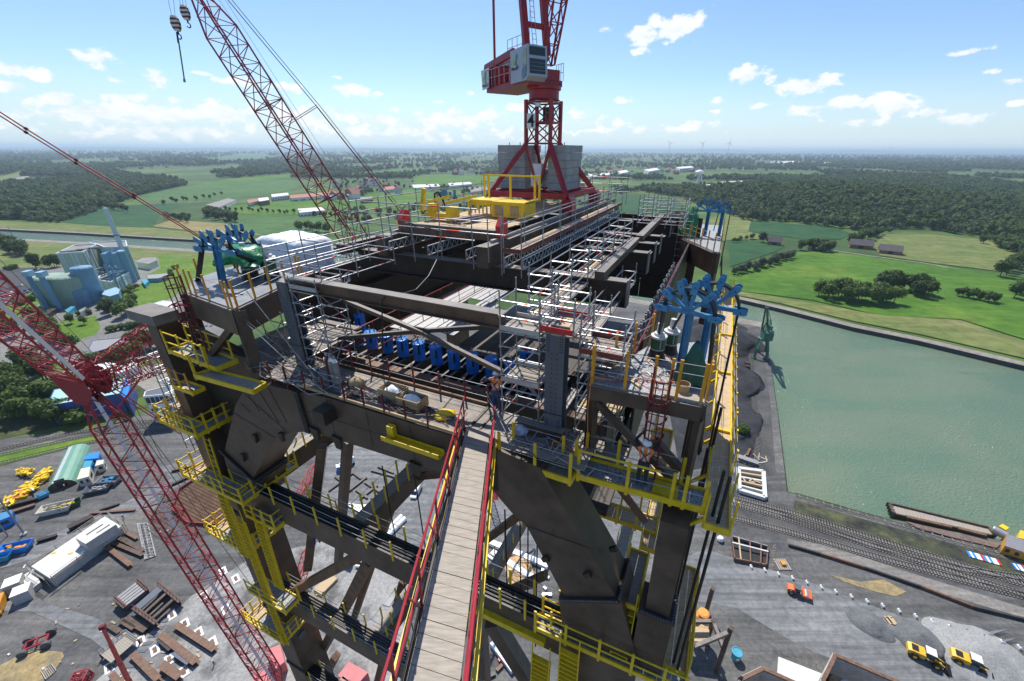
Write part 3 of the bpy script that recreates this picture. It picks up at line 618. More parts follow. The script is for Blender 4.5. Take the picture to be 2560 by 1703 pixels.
for u, v0, v1, z, lab in ((-2.4, 12, 36, -9.6, 'deep dark edge girder along the right side of the pit'), (-20.9, 14.6, 36, -9.6, 'deep dark edge girder along the left side of the pit')):
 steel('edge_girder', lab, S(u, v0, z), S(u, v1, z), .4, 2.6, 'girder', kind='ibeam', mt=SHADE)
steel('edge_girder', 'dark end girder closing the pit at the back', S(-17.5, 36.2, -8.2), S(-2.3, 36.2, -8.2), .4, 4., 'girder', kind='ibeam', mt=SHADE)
cw = thing('dark_pit_screen', 'dark panels added to blacken the sides and the back of the pit', 'wall', S(-10, 26, -9))  # panels added so the inside of the pit reads black
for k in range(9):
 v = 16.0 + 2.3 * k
 for u, z0 in ((-21.2, -6.6), (-1.95, -6.6)): MB().box(S(u, v, (z0 - 12.4) / 2), (.12, 2.26, 12.4 + z0), SHADE, (AU, AV, AZ)).build('dark_screen_panel', cw)
 MB().box(S(-20 + 2.2 * k, 36.9, -8.6), (2.16, .12, 7.2), SHADE, (AU, AV, AZ)).build('dark_screen_panel', cw)
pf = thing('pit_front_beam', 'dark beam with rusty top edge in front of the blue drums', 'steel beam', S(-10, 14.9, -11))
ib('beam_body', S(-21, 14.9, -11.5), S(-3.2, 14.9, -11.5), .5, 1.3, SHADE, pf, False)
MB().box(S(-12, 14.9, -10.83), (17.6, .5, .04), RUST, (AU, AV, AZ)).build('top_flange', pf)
pl = thing('pit_floor', 'grey sheet floor strips between the drum beams', 'platform', S(-10, 17, -11.6))
for k in range(13):
 u = -19.4 + 1.16 * k; MB().box(S(u, 17.2, -11.5), (.55, 4.2, .04), GALVD, (AU, AV, AZ)).build('floor_sheet', pl)
steel('drum_rear_beam', 'dark cross beam behind the row of blue drums', S(-18, 18.6, -11.3), S(-3.2, 18.6, -11.3), .5, .8, 'steel beam', kind='ibeam', mt=SHADE)
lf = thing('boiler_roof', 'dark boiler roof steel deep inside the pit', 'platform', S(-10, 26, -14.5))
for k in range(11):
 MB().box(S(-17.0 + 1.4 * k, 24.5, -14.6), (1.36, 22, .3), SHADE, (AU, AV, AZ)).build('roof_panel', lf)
gp = thing('inner_platform', 'grey sheeted platforms lying deep inside the tower behind the drums', 'platform', S(-13, 24, -11))
for (u0, u1, v0, v1) in ((-19.2, -16.4, 19.6, 23.4), (-16.2, -14.6, 20.4, 26.8), (-19.8, -17.6, 25.6, 33.5), (-17.4, -15.2, 27.0, 34)):
 n = 4
 for k in range(n):
  a = u0 + (u1 - u0) * k / n; MB().box(S(a + (u1 - u0) / n / 2, (v0 + v1) / 2, -11.0 - .03 * k), ((u1 - u0) / n - .03, v1 - v0, .06), GALV, (AU, AV, AZ)).build('floor_sheet', gp)
blk('sheet_stack', S(-16.9, 24.2, -10.6), (1.1, 1.6, .6), GALVD, gp, -A24)
for v0, v1, u in ((19.5, 34, -14.4), (20, 34, -20.2)):
 for k in range(8):
  v = v0 + (v1 - v0) * k / 7; rod('rail_post', S(u, v, -11), S(u, v, -9.95), .02, BLACK, gp)
 for z in (-9.95, -10.4): rod('hand_rail', S(u, v0, z), S(u, v1, z), .02, BLACK, gp)
rr = thing('red_railing', 'thin dark red handrail running back inside the pit', 'railing', S(-18, 24, -9.5))
for u, z in ((-17.2, -9.0), (-16.9, -9.6), (-16.0, -9.9)):
 rod('hand_rail', S(u, 14, z), S(u, 32, z), .03, RED, rr)
for k in range(9): rod('rail_post', S(-17.1, 14 + 2.2 * k, -10.6), S(-17.1, 14 + 2.2 * k, -9.0), .025, RED, rr)
hr = thing('hanger_rods', 'row of pale steel hanger rods along the right side of the pit', 'hangers', S(-2.0, 15, -6))
for k in range(26):
 v = 12.6 + .52 * k; rod('hanger_rod', S(-2.1, v, -8.2), S(-2.1, v, -6.1), .05, GALVD, hr)
 if k % 2 == 0: blk('spring_box', S(-2.1, v, -6.35), (.2, .2, .35), PLATE, hr, -A24)
for z in (-6.0, -6.9): rod('red_tie', S(-1.8, 12.2, z), S(-1.8, 26.5, z), .035, DKRED, hr)
dr0 = thing('blue_drum', 'bright blue spring hanger drum', 'drum', S(-18.6, 16.5, -11))
DB = S(-18.6, 16.5, -11.0)
MB().lathe(DB, [(.30, .12), (.33, .14), (.33, 1.12), (.355, 1.13), (.355, 1.2), (.30, 1.22)], BLUED, 18).build('drum_shell', dr0, smooth=False)
MB().lathe(DB, [(.05, 1.2), (.05, 1.4), (.03, 1.42), (.03, 1.6)], GALV, 8).build('hanger_bolt', dr0)
for k in range(6):
 t = k * math.pi / 3; MB().tube(DB + Vec((math.cos(t) * .26, math.sin(t) * .26, 1.2)), DB + Vec((math.cos(t) * .26, math.sin(t) * .26, 1.3)), .03, GALV, 6).build('lid_bolt', dr0)
for t in (-1.3, .6): MB().box(DB + Vec((math.cos(t) * .335, math.sin(t) * .335, .85)), (.08, .08, .5), BLACK).build('scale_bracket', dr0)
bm0 = thing('drum_beam', 'pair of dark channel beams under a blue drum', 'steel beam', DB, 'channel pairs under the blue drums')
for s in (-.22, .22):
 MB().box(DB + AU * s + AV * .2 - AZ * .2, (.16, 3.0, .5), SHADE, (AU, AV, AZ), STEELTOP).build('channel', bm0)
kd, kb = kids_of(dr0), kids_of(bm0); dr0['group'] = 'blue drums in a row across the pit'
DL = ['leftmost of the front row, half behind the left scaffold', 'second', 'third', 'fourth', 'fifth, under the left end of the bracing', 'sixth', 'seventh, below the bracing gusset', 'eighth', 'ninth', 'tenth, right of the thin brace', 'eleventh, beside the right scaffold', 'twelfth, seen through the right scaffold', 'thirteenth, seen through the right scaffold beside the plate column']
for i in range(13):
 u = -20.0 + 1.16 * i; p = S(u, 16.45, -11.0)
 lab = 'blue spring hanger drum, ' + DL[i] + (' from the left' if i in (1, 2, 3, 5, 7, 8) else '')
 if i == 0: dr0.location = p; dr0['label'] = lab; bm0.location = p; bm0['label'] = 'pair of dark channel beams under the leftmost blue drum'
 else:
  dup(dr0, p, kd, lab); dup(bm0, p, kb, 'pair of dark channel beams under the %s blue drum from the left' % ['', 'second', 'third', 'fourth', 'fifth', 'sixth', 'seventh', 'eighth', 'ninth', 'tenth', 'eleventh', 'twelfth', 'thirteenth'][i])
dup(dr0, S(-20.3, 18.2, -11.0), kd, 'blue drum standing in the shade behind the front row')
dup(dr0, S(-8.6, 18.6, -11.3), kd, 'lone blue drum deep in the pit behind the right brace')
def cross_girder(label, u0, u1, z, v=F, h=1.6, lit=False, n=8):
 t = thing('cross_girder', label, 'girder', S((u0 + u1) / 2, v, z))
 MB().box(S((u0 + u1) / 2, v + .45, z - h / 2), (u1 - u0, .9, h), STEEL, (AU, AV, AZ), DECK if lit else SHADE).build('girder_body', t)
 for k in range(5): rod('cable_run', S(u0, v + .15 + .15 * k, z + .04), S(u1, v + .15 + .15 * k, z + .04), .04, BLACK, t)
 for s in (-.02, .92):
  for k in range(n):
   u = u0 + .6 + (u1 - u0 - 1.2) * k / (n - 1)
   blk('rail_post', S(u, v + s, z + .35), (.09, .06, 1.25), YEL, t, -A24)
  for zz in (.35, .85): rod('safety_rope', S(u0 + .5, v + s, z + zz), S(u1 - .5, v + s, z + zz), .013, LROPE, t)
 return t
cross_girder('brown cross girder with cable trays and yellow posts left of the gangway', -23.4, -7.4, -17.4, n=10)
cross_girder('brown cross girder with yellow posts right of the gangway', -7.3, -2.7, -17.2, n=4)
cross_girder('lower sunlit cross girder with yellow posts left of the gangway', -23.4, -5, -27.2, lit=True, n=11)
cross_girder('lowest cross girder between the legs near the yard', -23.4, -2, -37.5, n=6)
def long_beam(label, u, v0, v1, z, w=.75, h=1.3, n=7):
 t = thing('walkway_beam', label, 'girder', S(u, (v0 + v1) / 2, z))
 MB().box(S(u, (v0 + v1) / 2, z - h / 2), (w, v1 - v0, h), STEEL, (AU, AV, AZ), PLANK).build('beam_body', t)
 for s in (-1, 1):
  for k in range(n):
   v = v0 + .8 + (v1 - v0 - 1.6) * k / (n - 1)
   blk('rail_post', S(u + s * (w / 2 + .02), v, z + .4), (.06, .09, 1.2), YEL, t, -A24)
  rod('safety_rope', S(u + s * (w / 2 + .02), v0, z + .9), S(u + s * (w / 2 + .02), v1, z + .9), .013, LROPE, t)
 return t
long_beam('timber topped walkway beam running back left of the gangway', -14.5, 10.5, 20.5, -17.6, n=10)
long_beam('walkway beam running back close beside the gangway', -15.0, 10.5, 30, -27.4, n=14)
long_beam('walkway beam running back from the left leg', -22.5, 11.6, 22, -17.5, n=8)
long_beam('walkway beam running back under the right platform', -2.2, 12, 24, -24.5, n=9)
long_beam('lower walkway beam in front of the brown strut', -11.6, 10.5, 26, -30, n=9)
STR = [  # struts: end points in the frame
 ('rust brown strut rising to the left walkway beam', (805, 1115), 12.2, (770, 1420), 10.5, .55), ('dark strut behind the left yellow stair', (870, 1100), 16, (845, 1420), 17, .6),
 ('rust brown strut left of the gangway below the first cross girder', (985, 1250), 15, (880, 1560), 14.5, .5), ('second rust brown strut nearer the gangway', (1010, 1450), 14, (945, 1700), 14, .55),
 ('rust brown strut leaning up to the left cross girder', (925, 1400), 10.4, (800, 1640), 12, .6), ('rust brown strut meeting the left leg', (905, 1385), 10, (710, 1490), 10.4, .55),
 ('short rust brown strut right of the gangway', (1295, 1290), 12.2, (1215, 1350), 12.2, .35), ('rust brown tie below the right knee', (1365, 1437), 13, (1270, 1478), 12.5, .35),
 ('dark diagonal strut below the right cross girder', (1230, 1550), 10.2, (1360, 1760), 11, .7), ('rust brown diagonal behind the right column', (1545, 1215), 14, (1610, 1300), 15, .35),
 ('brown diagonal inside the right frame bay', (1635, 1100), 12.6, (1700, 1175), 12.4, .3), ('rust brown strut leaving the bottom edge of the picture', (840, 1640), 14, (780, 1760), 14, .7)]
for lab, a, va, b_, vb, w in STR:
 o = beam('steel_strut', on_v(*a, va), on_v(*b_, vb), w, w * .9, RUST if 'rust' in lab else STEEL, None, 'boxtop' if 'dark' in lab else 'box'); tag(o, lab, 'strut', 'diagonal struts of the frame')
steel('tie_beam', 'brown horizontal tie beam between walkway beam and gangway', on_v(1035, 1192, 15), on_v(1150, 1180, 15), .3, .4, 'steel beam', mt=RUST, kind='box')
for i, (x, y0, y1, v) in enumerate(((955, 1165, 1703, 12), (1032, 1160, 1703, 12), (1262, 1275, 1500, 12), (1300, 1300, 1480, 12.5), (1320, 1310, 1480, 12.6), (1343, 1360, 1490, 12.4))):
 p = on_v(x, y0, v); o = rod('hanging_rope', p, Vec((p.x, p.y, p.z - (16 if i < 2 else 8))), .035, BLACK)
 tag(o, ['black rope hanging in front of the parked van, left one', 'black rope hanging beside the gangway railing', 'black rope right of the gangway, first', 'black rope right of the gangway, second', 'black rope right of the gangway, third', 'black rope nearest the right knee'][i], 'rope', 'ropes hanging through the frame')
# ================================================================== SCAFFOLDS
TUBE = .026
MARK = bpy.data.materials.new('galvanised_marked')          # tubes carry a painted red band
MARK.use_nodes = True
_n = MARK.node_tree; _b = _n.nodes['Principled BSDF']; _b.inputs['Metallic'].default_value = .6; _b.inputs['Roughness'].default_value = .38
_t = _n.nodes.new('ShaderNodeTexCoord'); _s = _n.nodes.new('ShaderNodeSeparateXYZ'); _n.links.new(_t.outputs['Object'], _s.inputs[0])
_c = _n.nodes.new('ShaderNodeMath'); _c.operation = 'COMPARE'; _c.inputs[1].default_value = .17; _c.inputs[2].default_value = .045; _n.links.new(_s.outputs[2], _c.inputs[0])
_m = _n.nodes.new('ShaderNodeMix'); _m.data_type = 'RGBA'; _m.inputs['A'].default_value = (.40, .40, .41, 1); _m.inputs['B'].default_value = (.62, .05, .03, 1)
_n.links.new(_c.outputs[0], _m.inputs['Factor']); _n.links.new(_m.outputs['Result'], _b.inputs['Base Color'])
BROWNTOE = mat('toe_board_brown', (.20, .05, .04), .6)
def cage(label, us, vs, z0, z1, levels, braces=(), decks=(), toes=(), extra=.25, group='scaffold cages on the tower', inner=True, skipv=()):
 t = thing('scaffold', label, 'scaffold', S(us[0], vs[0], z0), group)
 for i, u in enumerate(us):
  for j, v in enumerate(vs):
   if not inner and 0 < i < len(us) - 1 and 0 < j < len(vs) - 1: continue
   rod('standard', S(u, v, z0), S(u, v, z1 + extra * random.uniform(.4, 1.4)), TUBE, GALVD, t)
   mb = MB()
   for z in levels: mb.tube(S(u, v, z - .04), S(u, v, z + .04), .055, GALV, 6)
   o = mb.build('coupler', t); o['kind'] = 'stuff'
 for z in levels:
  for v in vs:
   for a, b_ in zip(us, us[1:]):
    rod('ledger', S(a, v, z), S(b_, v, z), TUBE, MARK if random.random() < .5 else GALV, t)
  for u in us:
   for a, b_ in zip(vs, vs[1:]):
    rod('ledger', S(u, a, z), S(u, b_, z), TUBE, GALV if random.random() < .6 else MARK, t)
 for (a, b_) in braces: rod('brace', S(*a), S(*b_), TUBE * .9, GALVD, t)
 for z in decks:
  n = max(2, round((vs[-1] - vs[0]) / .32)) if vs[-1] - vs[0] < us[-1] - us[0] else max(2, round((us[-1] - us[0]) / .32))
  for k in range(n):
   if vs[-1] - vs[0] < us[-1] - us[0]:
    w = (vs[-1] - vs[0]) / n; beam('deck_board', S(us[0], vs[0] + (k + .5) * w, z), S(us[-1], vs[0] + (k + .5) * w, z), w * .93, .05, random.choice((WOOD, PLANK, DECK)), t)
   else:
    w = (us[-1] - us[0]) / n; beam('deck_board', S(us[0] + (k + .5) * w, vs[0], z), S(us[0] + (k + .5) * w, vs[-1], z), w * .93, .05, random.choice((WOOD, PLANK, DECK)), t)
 for z, mt in toes:
  for v in (vs[0] - .03, vs[-1] + .03): beam('toe_board', S(us[0], v, z + .09), S(us[-1], v, z + .09), .03, .18, mt, t)
 return t
def lat(label, a, b_, h=.42, n=14, group='aluminium lattice beams under the crane deck'):
 t = thing('lattice_beam', label, 'lattice beam', a, group)
 a, b_ = Vec(a), Vec(b_); dn = AZ * -h
 rod('chord', a, b_, .035, ALU, t); rod('chord', a + dn, b_ + dn, .035, ALU, t)
 mb = MB()
 for i in range(n):
  p, q = lerp(a, b_, i / n), lerp(a, b_, (i + .5) / n); r = lerp(a, b_, (i + 1) / n)
  mb.tube(p, q + dn, .02, ALU, 5); mb.tube(q + dn, r, .02, ALU, 5)
 mb.build('lattice_web', t); rod('end_post', a, a + dn, .03, MARK, t); rod('end_post', b_, b_ + dn, .03, MARK, t)
 return t
L6 = lambda z0, z1, n: [z0 + (z1 - z0) * i / (n - 1) for i in range(n)]
cage('tall scaffold cage left of the right plate column', [-5.95, -4.55], [10.9, 12.1], -9.05, -4.2, L6(-8.6, -4.35, 9),
  [((-5.95, 10.88, -9), (-4.55, 10.88, -7.6)), ((-4.55, 10.88, -7.6), (-5.95, 10.88, -6.4)), ((-5.95, 10.88, -6.4), (-4.55, 10.88, -5)), ((-4.55, 12.1, -9), (-5.95, 12.1, -7.4)), ((-5.95, 12.1, -7.4), (-4.55, 12.1, -5.8)), ((-5.95, 10.9, -8.8), (-5.95, 12.1, -7.4))],
  decks=(-7.25, -5.35), toes=((-7.25, ALU), (-5.35, ALU)))
cage('tall scaffold cage right of the right plate column', [-3.3, -1.95], [11.15, 12.5], -9.05, -4.75, L6(-8.7, -4.95, 9),
  [((-3.3, 11.1, -9), (-1.95, 11.1, -7.6)), ((-1.95, 12.5, -9), (-3.3, 12.5, -7.2)), ((-3.3, 11.1, -7.6), (-1.95, 11.1, -6.2))], decks=(-5.75, -8.0), toes=((-5.75, BROWNTOE),))
cage('small scaffold bridge with red toe board above the right plate column', [-4.5, -3.4], [10.75, 12.3], -5.2, -4.1, [-4.95, -4.6, -4.2], toes=((-5.05, REDB),), decks=(-5.12,))
cage('long scaffold gallery running back over the right girder ends', [-5.6, -4.75], [12.4, 14.4, 16.6, 18.8, 21, 23.2, 25.4], -5.4, -3.75, [-5.2, -4.75, -4.3, -3.85], decks=(-5.3,), inner=False)
cage('long scaffold gallery outside the grey roof beam', [-3.95, -3.3], [12.6, 15.0, 17.4, 19.8], -6.0, -5.2, [-5.8, -5.35], decks=(-5.95,))
cage('pale scaffold cage at the far right end of the roof', [-5.6, -4.6, -3.6, -2.4], [31.8, 33.6, 35.6], -5.2, -3.2, [-4.9, -4.4, -3.9, -3.4])
cage('narrow scaffold tower beside the rear right platform', [-3.0, -2.0], [35.8, 37.2], -10, -4.3, L6(-9.6, -4.6, 10), [((-3, 35.8, -9.6), (-2, 35.8, -7)), ((-2, 35.8, -7), (-3, 35.8, -5))])
cage('tall scaffold cage right of the left plate column', [-15.9, -14.35], [11.0, 12.3], -9.05, -5.0, L6(-8.6, -4.9, 8),
  [((-15.9, 10.97, -9), (-14.35, 10.97, -7.2)), ((-14.35, 10.97, -7.2), (-15.9, 10.97, -5.4)), ((-15.9, 12.3, -9), (-14.35, 12.3, -6.8)), ((-14.35, 11, -8.8), (-14.35, 12.3, -7)), ((-14.35, 12.3, -7), (-14.35, 11, -5.3))], decks=(-5.3, -7.6), toes=((-5.3, ALU),))
cage('wide scaffold gallery on top of the left scaffold running back', [-17.5, -15.9, -14.3], [11.3, 13.2, 15.6], -5.2, -3.7, [-5.0, -4.4, -3.85], decks=(), inner=False)
cage('long scaffold railing along the left roof edge', [-17.6], [17.5, 20, 22.5, 25, 28, 31], -4.9, -3.4, [-4.3, -3.6], inner=False)
cage('low scaffold stage between the left plate column and the orange posts', [-19.4, -17.9], [11.6, 13.2], -9.5, -7.2, [-9, -8.3, -7.5], [((-19.4, 11.6, -9), (-17.9, 11.6, -7.3))], decks=(-8.3,))
cage('scaffold tower standing against the left leg', [-26.2, -25.4], [9.4, 10.6], -16, -9.5, L6(-15.5, -9.9, 8), [((-26.2, 9.4, -15), (-25.4, 9.4, -12)), ((-25.4, 9.4, -12), (-26.2, 9.4, -10))], decks=(-13,))
gr_ = thing('guard_rail', 'scaffold tube guard rail across the front of the crane deck', 'railing', S(-12, 15.8, -3.6))
for k, u in enumerate((-17.4, -16.4, -15.0, -13.2, -11.6, -9.9, -9.1, -8.35)):
 rod('standard', S(u, 15.8, -5.0 if k % 2 else -4.6), S(u, 15.8, -2.15 + jit(.12)), TUBE, GALVD, gr_)
for z, u0, u1 in ((-2.35, -16.2, -9.6), (-2.85, -17.2, -9.0), (-3.35, -16.2, -8.3), (-3.7, -15.2, -9.8)):
 rod('ledger', S(u0, 15.83, z), S(u1, 15.83, z), TUBE, MARK, gr_)
g2 = thing('guard_rail', 'scaffold tube guard rail down the left side of the crane deck', 'railing', S(-17, 24, -3.3))
for k in range(8): rod('standard', S(-17.0, 15.9 + 2.6 * k, -4.7), S(-17.0, 15.9 + 2.6 * k, -2.2 + jit(.1)), TUBE, GALVD, g2)
for z in (-2.4, -2.95, -3.5):
 for k in range(7): rod('ledger', S(-17.0, 15.9 + 2.6 * k, z), S(-17.0, 18.5 + 2.6 * k, z), TUBE, GALV if k % 2 else MARK, g2)
g3 = thing('guard_rail', 'scaffold tube guard rail closing the back of the crane deck', 'railing', S(-12, 36, -3.4))
for k in range(5): rod('standard', S(-13.5 + 1.5 * k, 36.2, -4.2), S(-13.5 + 1.5 * k, 36.2, -1.9 + jit(.15)), TUBE, GALVD, g3)
for z in (-2.1, -2.6, -3.2): rod('ledger', S(-13.6, 36.2, z), S(-7.3, 36.2, z), TUBE, MARK, g3)
ww = thing('scaffold_walkway', 'long boarded scaffold walkway with red toe boards beside the right crane beam', 'walkway', S(-7.9, 24, -4.1))
V0, V1 = 15.7, 34.5
for k in range(3): 
 for j in range(7):
  a = V0 + (V1 - V0) * j / 7; beam('deck_board', S(-8.2 + .27 * k, a + .02, -4.05), S(-8.2 + .27 * k, a + (V1 - V0) / 7 - .02, -4.05), .25, .05, WOOD if (j + k) % 3 else PLANK, ww)
beam('toe_board', S(-7.5, V0, -3.95), S(-7.5, V1, -3.95), .03, .18, BROWNTOE, ww); beam('toe_board', S(-8.35, V0, -3.95), S(-7.5, V0, -3.95), .03, .18, BROWNTOE, ww)
for s, u in enumerate((-8.4, -7.45)):
 for k in range(9):
  v = V0 + (V1 - V0) * k / 8; rod('standard', S(u, v, -5.1 if k < 2 else -4.5), S(u, v, -2.5 + jit(.12)), TUBE, GALVD, ww)
  if k < 8:
   for z in (-2.75, -3.3, -3.75) if s else (-2.9, -3.4): rod('ledger', S(u, v, z), S(u, v + (V1 - V0) / 8, z), TUBE, GALV if (k + s) % 3 else MARK, ww)
lat('aluminium lattice beam carrying the red edged walkway', S(-7.48, 15.9, -4.35), S(-7.48, 34, -4.35), .4, 40, 'aluminium lattice beams under the walkway')
lat('aluminium lattice beam on the inner side of the red edged walkway', S(-8.35, 15.9, -4.35), S(-8.35, 34, -4.35), .4, 40, 'aluminium lattice beams under the walkway')
for u, lab in ((-14.6, 'left short aluminium lattice beam sticking out under the crane deck'), (-12.3, 'middle short aluminium lattice beam sticking out under the crane deck'), (-10.2, 'right short aluminium lattice beam sticking out under the crane deck')):
 lat(lab, S(u, 15.7, -4.15), S(u, 19.2, -4.15), .42, 8)
lt_ = lat('pale lattice beam poking out behind the left scaffold', on_v(872, 680, 14), on_v(832, 712, 13.2), .4, 4)
# ================================================================== GANGWAY
GA, GB_, GD = S(-6.98, 10.08, -9.0), S(-6.03, 10.05, -9.0), (AU * .44 - AV * .89 + AZ * .16).normalized()
gw = thing('gangway', 'narrow plank gangway with red pipe railings sloping down to the deck', 'gangway', GA)
gn = (GB_ - GA).normalized(); gup = gn.cross(-GD).normalized()
if gup.z < 0: gup = -gup
NP = 40; LEN = 11.0
for k in range(NP):
 t0, t1 = LEN * k / NP, LEN * (k + 1) / NP - .012
 dz = gup * (jit(.006))
 P = [GA + GD * t0, GB_ + GD * (t0 - .2), GB_ + GD * (t1 - .2), GA + GD * t1]
 MB().prism([p - gup * .05 + dz for p in P], gup * .05, PLANK).build('plank', gw)
for s, base in ((-1, GA), (1, GB_)):
 out = gn * s
 MB().hexa([base + out * a + gup * z + GD * t for z in (-.32, -.02) for (a, t) in ((.03, 0), (.1, 0), (.1, LEN), (.03, LEN))], SHADE).build('side_channel', gw)
 for h, o_, r in ((1.05, .16, .028), (.55, .1, .024)):
  rod('hand_rail', base + out * o_ + gup * h - GD * .15, base + out * o_ + gup * h + GD * LEN, r, RED, gw)
 for k in range(7):
  p = base + GD * (.15 + 1.75 * k); rod('rail_post', p + out * .06 - gup * .1, p + out * .17 + gup * 1.07, .026, RED, gw)
  rod('rail_strut', p + out * .06 - gup * .1 + GD * .02, p + GD * .85 + out * .12 + gup * 1.02, .018, RED, gw)
 beam('edge_tube', base + out * .26 - gup * .12 - GD * .3, base + out * .26 - gup * .12 + GD * LEN, .09, .12, YEL, gw)
for i in range(9):       # hoses and cables along both sides
 side = -1 if i < 5 else 1; base = GA if side < 0 else GB_
 pts = [base + gn * side * (.1 + .03 * (i % 5) + jit(.02)) + gup * (.05 + .09 * (i % 3) + jit(.05)) + GD * t for t in (0, .7, 1.6, 2.6, 3.5, 4.6, 5.5, 6.6, 7.8, 9, 11)]
 pts = [p + gn * jit(.03) + gup * jit(.05) for p in pts]
 o = MB().path(pts, .016, [BLACK, BLACK, ROPE, LROPE, BLACK, ORACORD, ROPE, DKRED, BLACK][i], 5).build('service_cable', None)
 tag(o, 'cables and hoses laid along the %s edge of the gangway' % ('left' if side < 0 else 'right'), 'cable', 'cables along the gangway')
o = MB().box(S(-8.9, 9.3, -9.98), (2.6, .32, .03), YEL, (AU, AV, AZ)).box(S(-8.9, 9.14, -9.88), (2.6, .03, .2), YEL, (AU, AV, AZ)).box(S(-8.9, 9.47, -9.88), (2.6, .03, .2), YEL, (AU, AV, AZ)).box(S(-9.9, 9.42, -9.62), (.3, .2, .45), YEL, (AU, AV, AZ)).build('yellow_bracket', None)
tag(o, 'bright yellow channel bracket on the girder face beside the gangway', 'bracket')
# ================================================================== YELLOW WALKWAYS
def walkway(label, corners, z, posts, rails=(.5, 1.0), thick=.22, boards=6, mt=PLANK, rope=True, postmt=YEL, cat='walkway', bdir=0, h=1.08, edge=YEL):
 """corners: four (u, v); posts: list of runs [(u, v), ...] carrying rails"""
 t = thing('yellow_walkway', label, cat, S(corners[0][0], corners[0][1], z), 'yellow walkways on the tower')
 C = [S(u, v, z) for u, v in corners]
 for i in range(4):
  a, b_ = C[i], C[(i + 1) % 4]; beam('edge_channel', a, b_, .06, thick, edge, t)
 for k in range(boards):
  if bdir == 0: P = [lerp(C[0], C[1], k / boards), lerp(C[0], C[1], (k + .95) / boards), lerp(C[3], C[2], (k + .95) / boards), lerp(C[3], C[2], k / boards)]
  else: P = [lerp(C[0], C[3], k / boards), lerp(C[1], C[2], k / boards), lerp(C[1], C[2], (k + .95) / boards), lerp(C[0], C[3], (k + .95) / boards)]
  MB().prism([p - AZ * .03 for p in P], AZ * .04, mt).build('deck_board', t)
 for run in posts:
  Q = [S(u, v, z) for u, v in run]
  for i, p in enumerate(Q):
   d = (Q[min(i + 1, len(Q) - 1)] - Q[max(i - 1, 0)]); blk('rail_post', p + AZ * (h / 2 - .08), (.1, .05, h + .2), postmt, t, math.atan2(d.y, d.x))
  for a, b_ in zip(Q, Q[1:]):
   for r in rails:
    if rope: rod('safety_rope', a + AZ * r, b_ + AZ * r, .011, LROPE, t)
    else: rod('hand_rail', a + AZ * r, b_ + AZ * r, .034, YEL, t)
 return t
walkway('sunlit yellow edged walkway right of the gangway end', [(-5.5, 9.6), (-2.85, 9.58), (-2.85, 10.28), (-5.5, 10.25)], -9.5, [[(-5.4, 9.6), (-4.1, 9.58), (-2.9, 9.58)], [(-5.2, 10.27), (-3.4, 10.3), (-2.95, 10.28)]], boards=9)
w2 = walkway('shaded yellow walkway below the worker with the ladder cage', [(-2.8, 9.95), (1.05, 10.15), (1.05, 10.95), (-2.8, 10.85)], -9.55, [[(-2.75, 9.95), (-1.2, 10.0), (.1, 10.1), (.45, 10.12), (1.0, 10.15)], [(-2.75, 10.85), (-1.7, 10.9), (.3, 10.93)]], boards=9, mt=GRATE)
rod('hand_rail', S(-2.75, 9.95, -8.5), S(-.3, 10.02, -8.5), .035, YEL, w2); rod('hand_rail', S(-2.75, 9.95, -8.5), S(-2.75, 9.95, -9.5), .035, YEL, w2)
blk('grating_panel', S(-.1, 10.5, -9.5), (.75, .6, .03), YEL, w2, -A24)
for k in range(5):
 a = 9.75 + 4.9 * k
 lab = ['nearest bay of the yellow walkway along the right flank', 'second bay of the yellow walkway along the right flank', 'third bay of the yellow walkway along the right flank', 'fourth bay of the yellow walkway along the right flank', 'farthest bay of the yellow walkway along the right flank'][k]
 t = walkway(lab, [(1.1, a), (1.75, a), (1.75, a + 4.85), (1.1, a + 4.85)], -9.7, [[(1.78, a + .1 + 1.15 * i) for i in range(5)], [(1.07, a + .1 + 2.2 * i) for i in range(2)]], boards=2, bdir=0, mt=WOOD)
 for i in range(3): beam('cross_member', S(1.1, a + .4 + 2 * i, -9.82), S(1.75, a + .4 + 2 * i, -9.82), .1, .12, YEL, t); beam('bracket', S(.5, a + .4 + 2 * i, -10.5), S(1.15, a + .4 + 2 * i, -9.8), .08, .1, YEL, t)
walkway('yellow framed timber platform below the right grating platform', [(-1.0, 12.0), (-.25, 12.0), (-.25, 15.5), (-1.0, 15.5)], -10.9, [[(-1.0, 12.1), (-1.0, 13.8), (-1.0, 15.4)]], boards=2, bdir=1, mt=WOOD)
w3 = walkway('shaded yellow walkway at the foot of the right knee', [(-3.9, 9.25), (1.75, 9.35), (1.75, 9.95), (-3.9, 9.85)], -17.2, [[(-3.85, 9.22), (-2.6, 9.24), (-1.3, 9.26), (-.1, 9.28), (1.0, 9.3), (1.7, 9.32)], [(-3.8, 9.9), (-2.6, 9.9), (-1.2, 9.92)]], boards=12, mt=GRATE, rope=False)
walkway('sunlit yellow walkway outside the right column foot', [(.95, 10.0), (1.75, 10.0), (1.75, 14.5), (.95, 14.5)], -17.2, [[(1.78, 10 + 1.1 * i) for i in range(5)], [(.9, 11), (.9, 14.3)]], boards=3, bdir=0, mt=WOOD, rope=False)
o = walkway('narrow yellow bridge with a ladder beside the right knee flange', [(-1.0, 9.9), (-.25, 9.9), (-.25, 12.2), (-1.0, 12.2)], -14.6, [[(-.98, 10), (-.98, 12)], [(-.27, 10), (-.27, 12)]], boards=2, mt=PLANK, rope=False, h=.5, rails=(.45,))
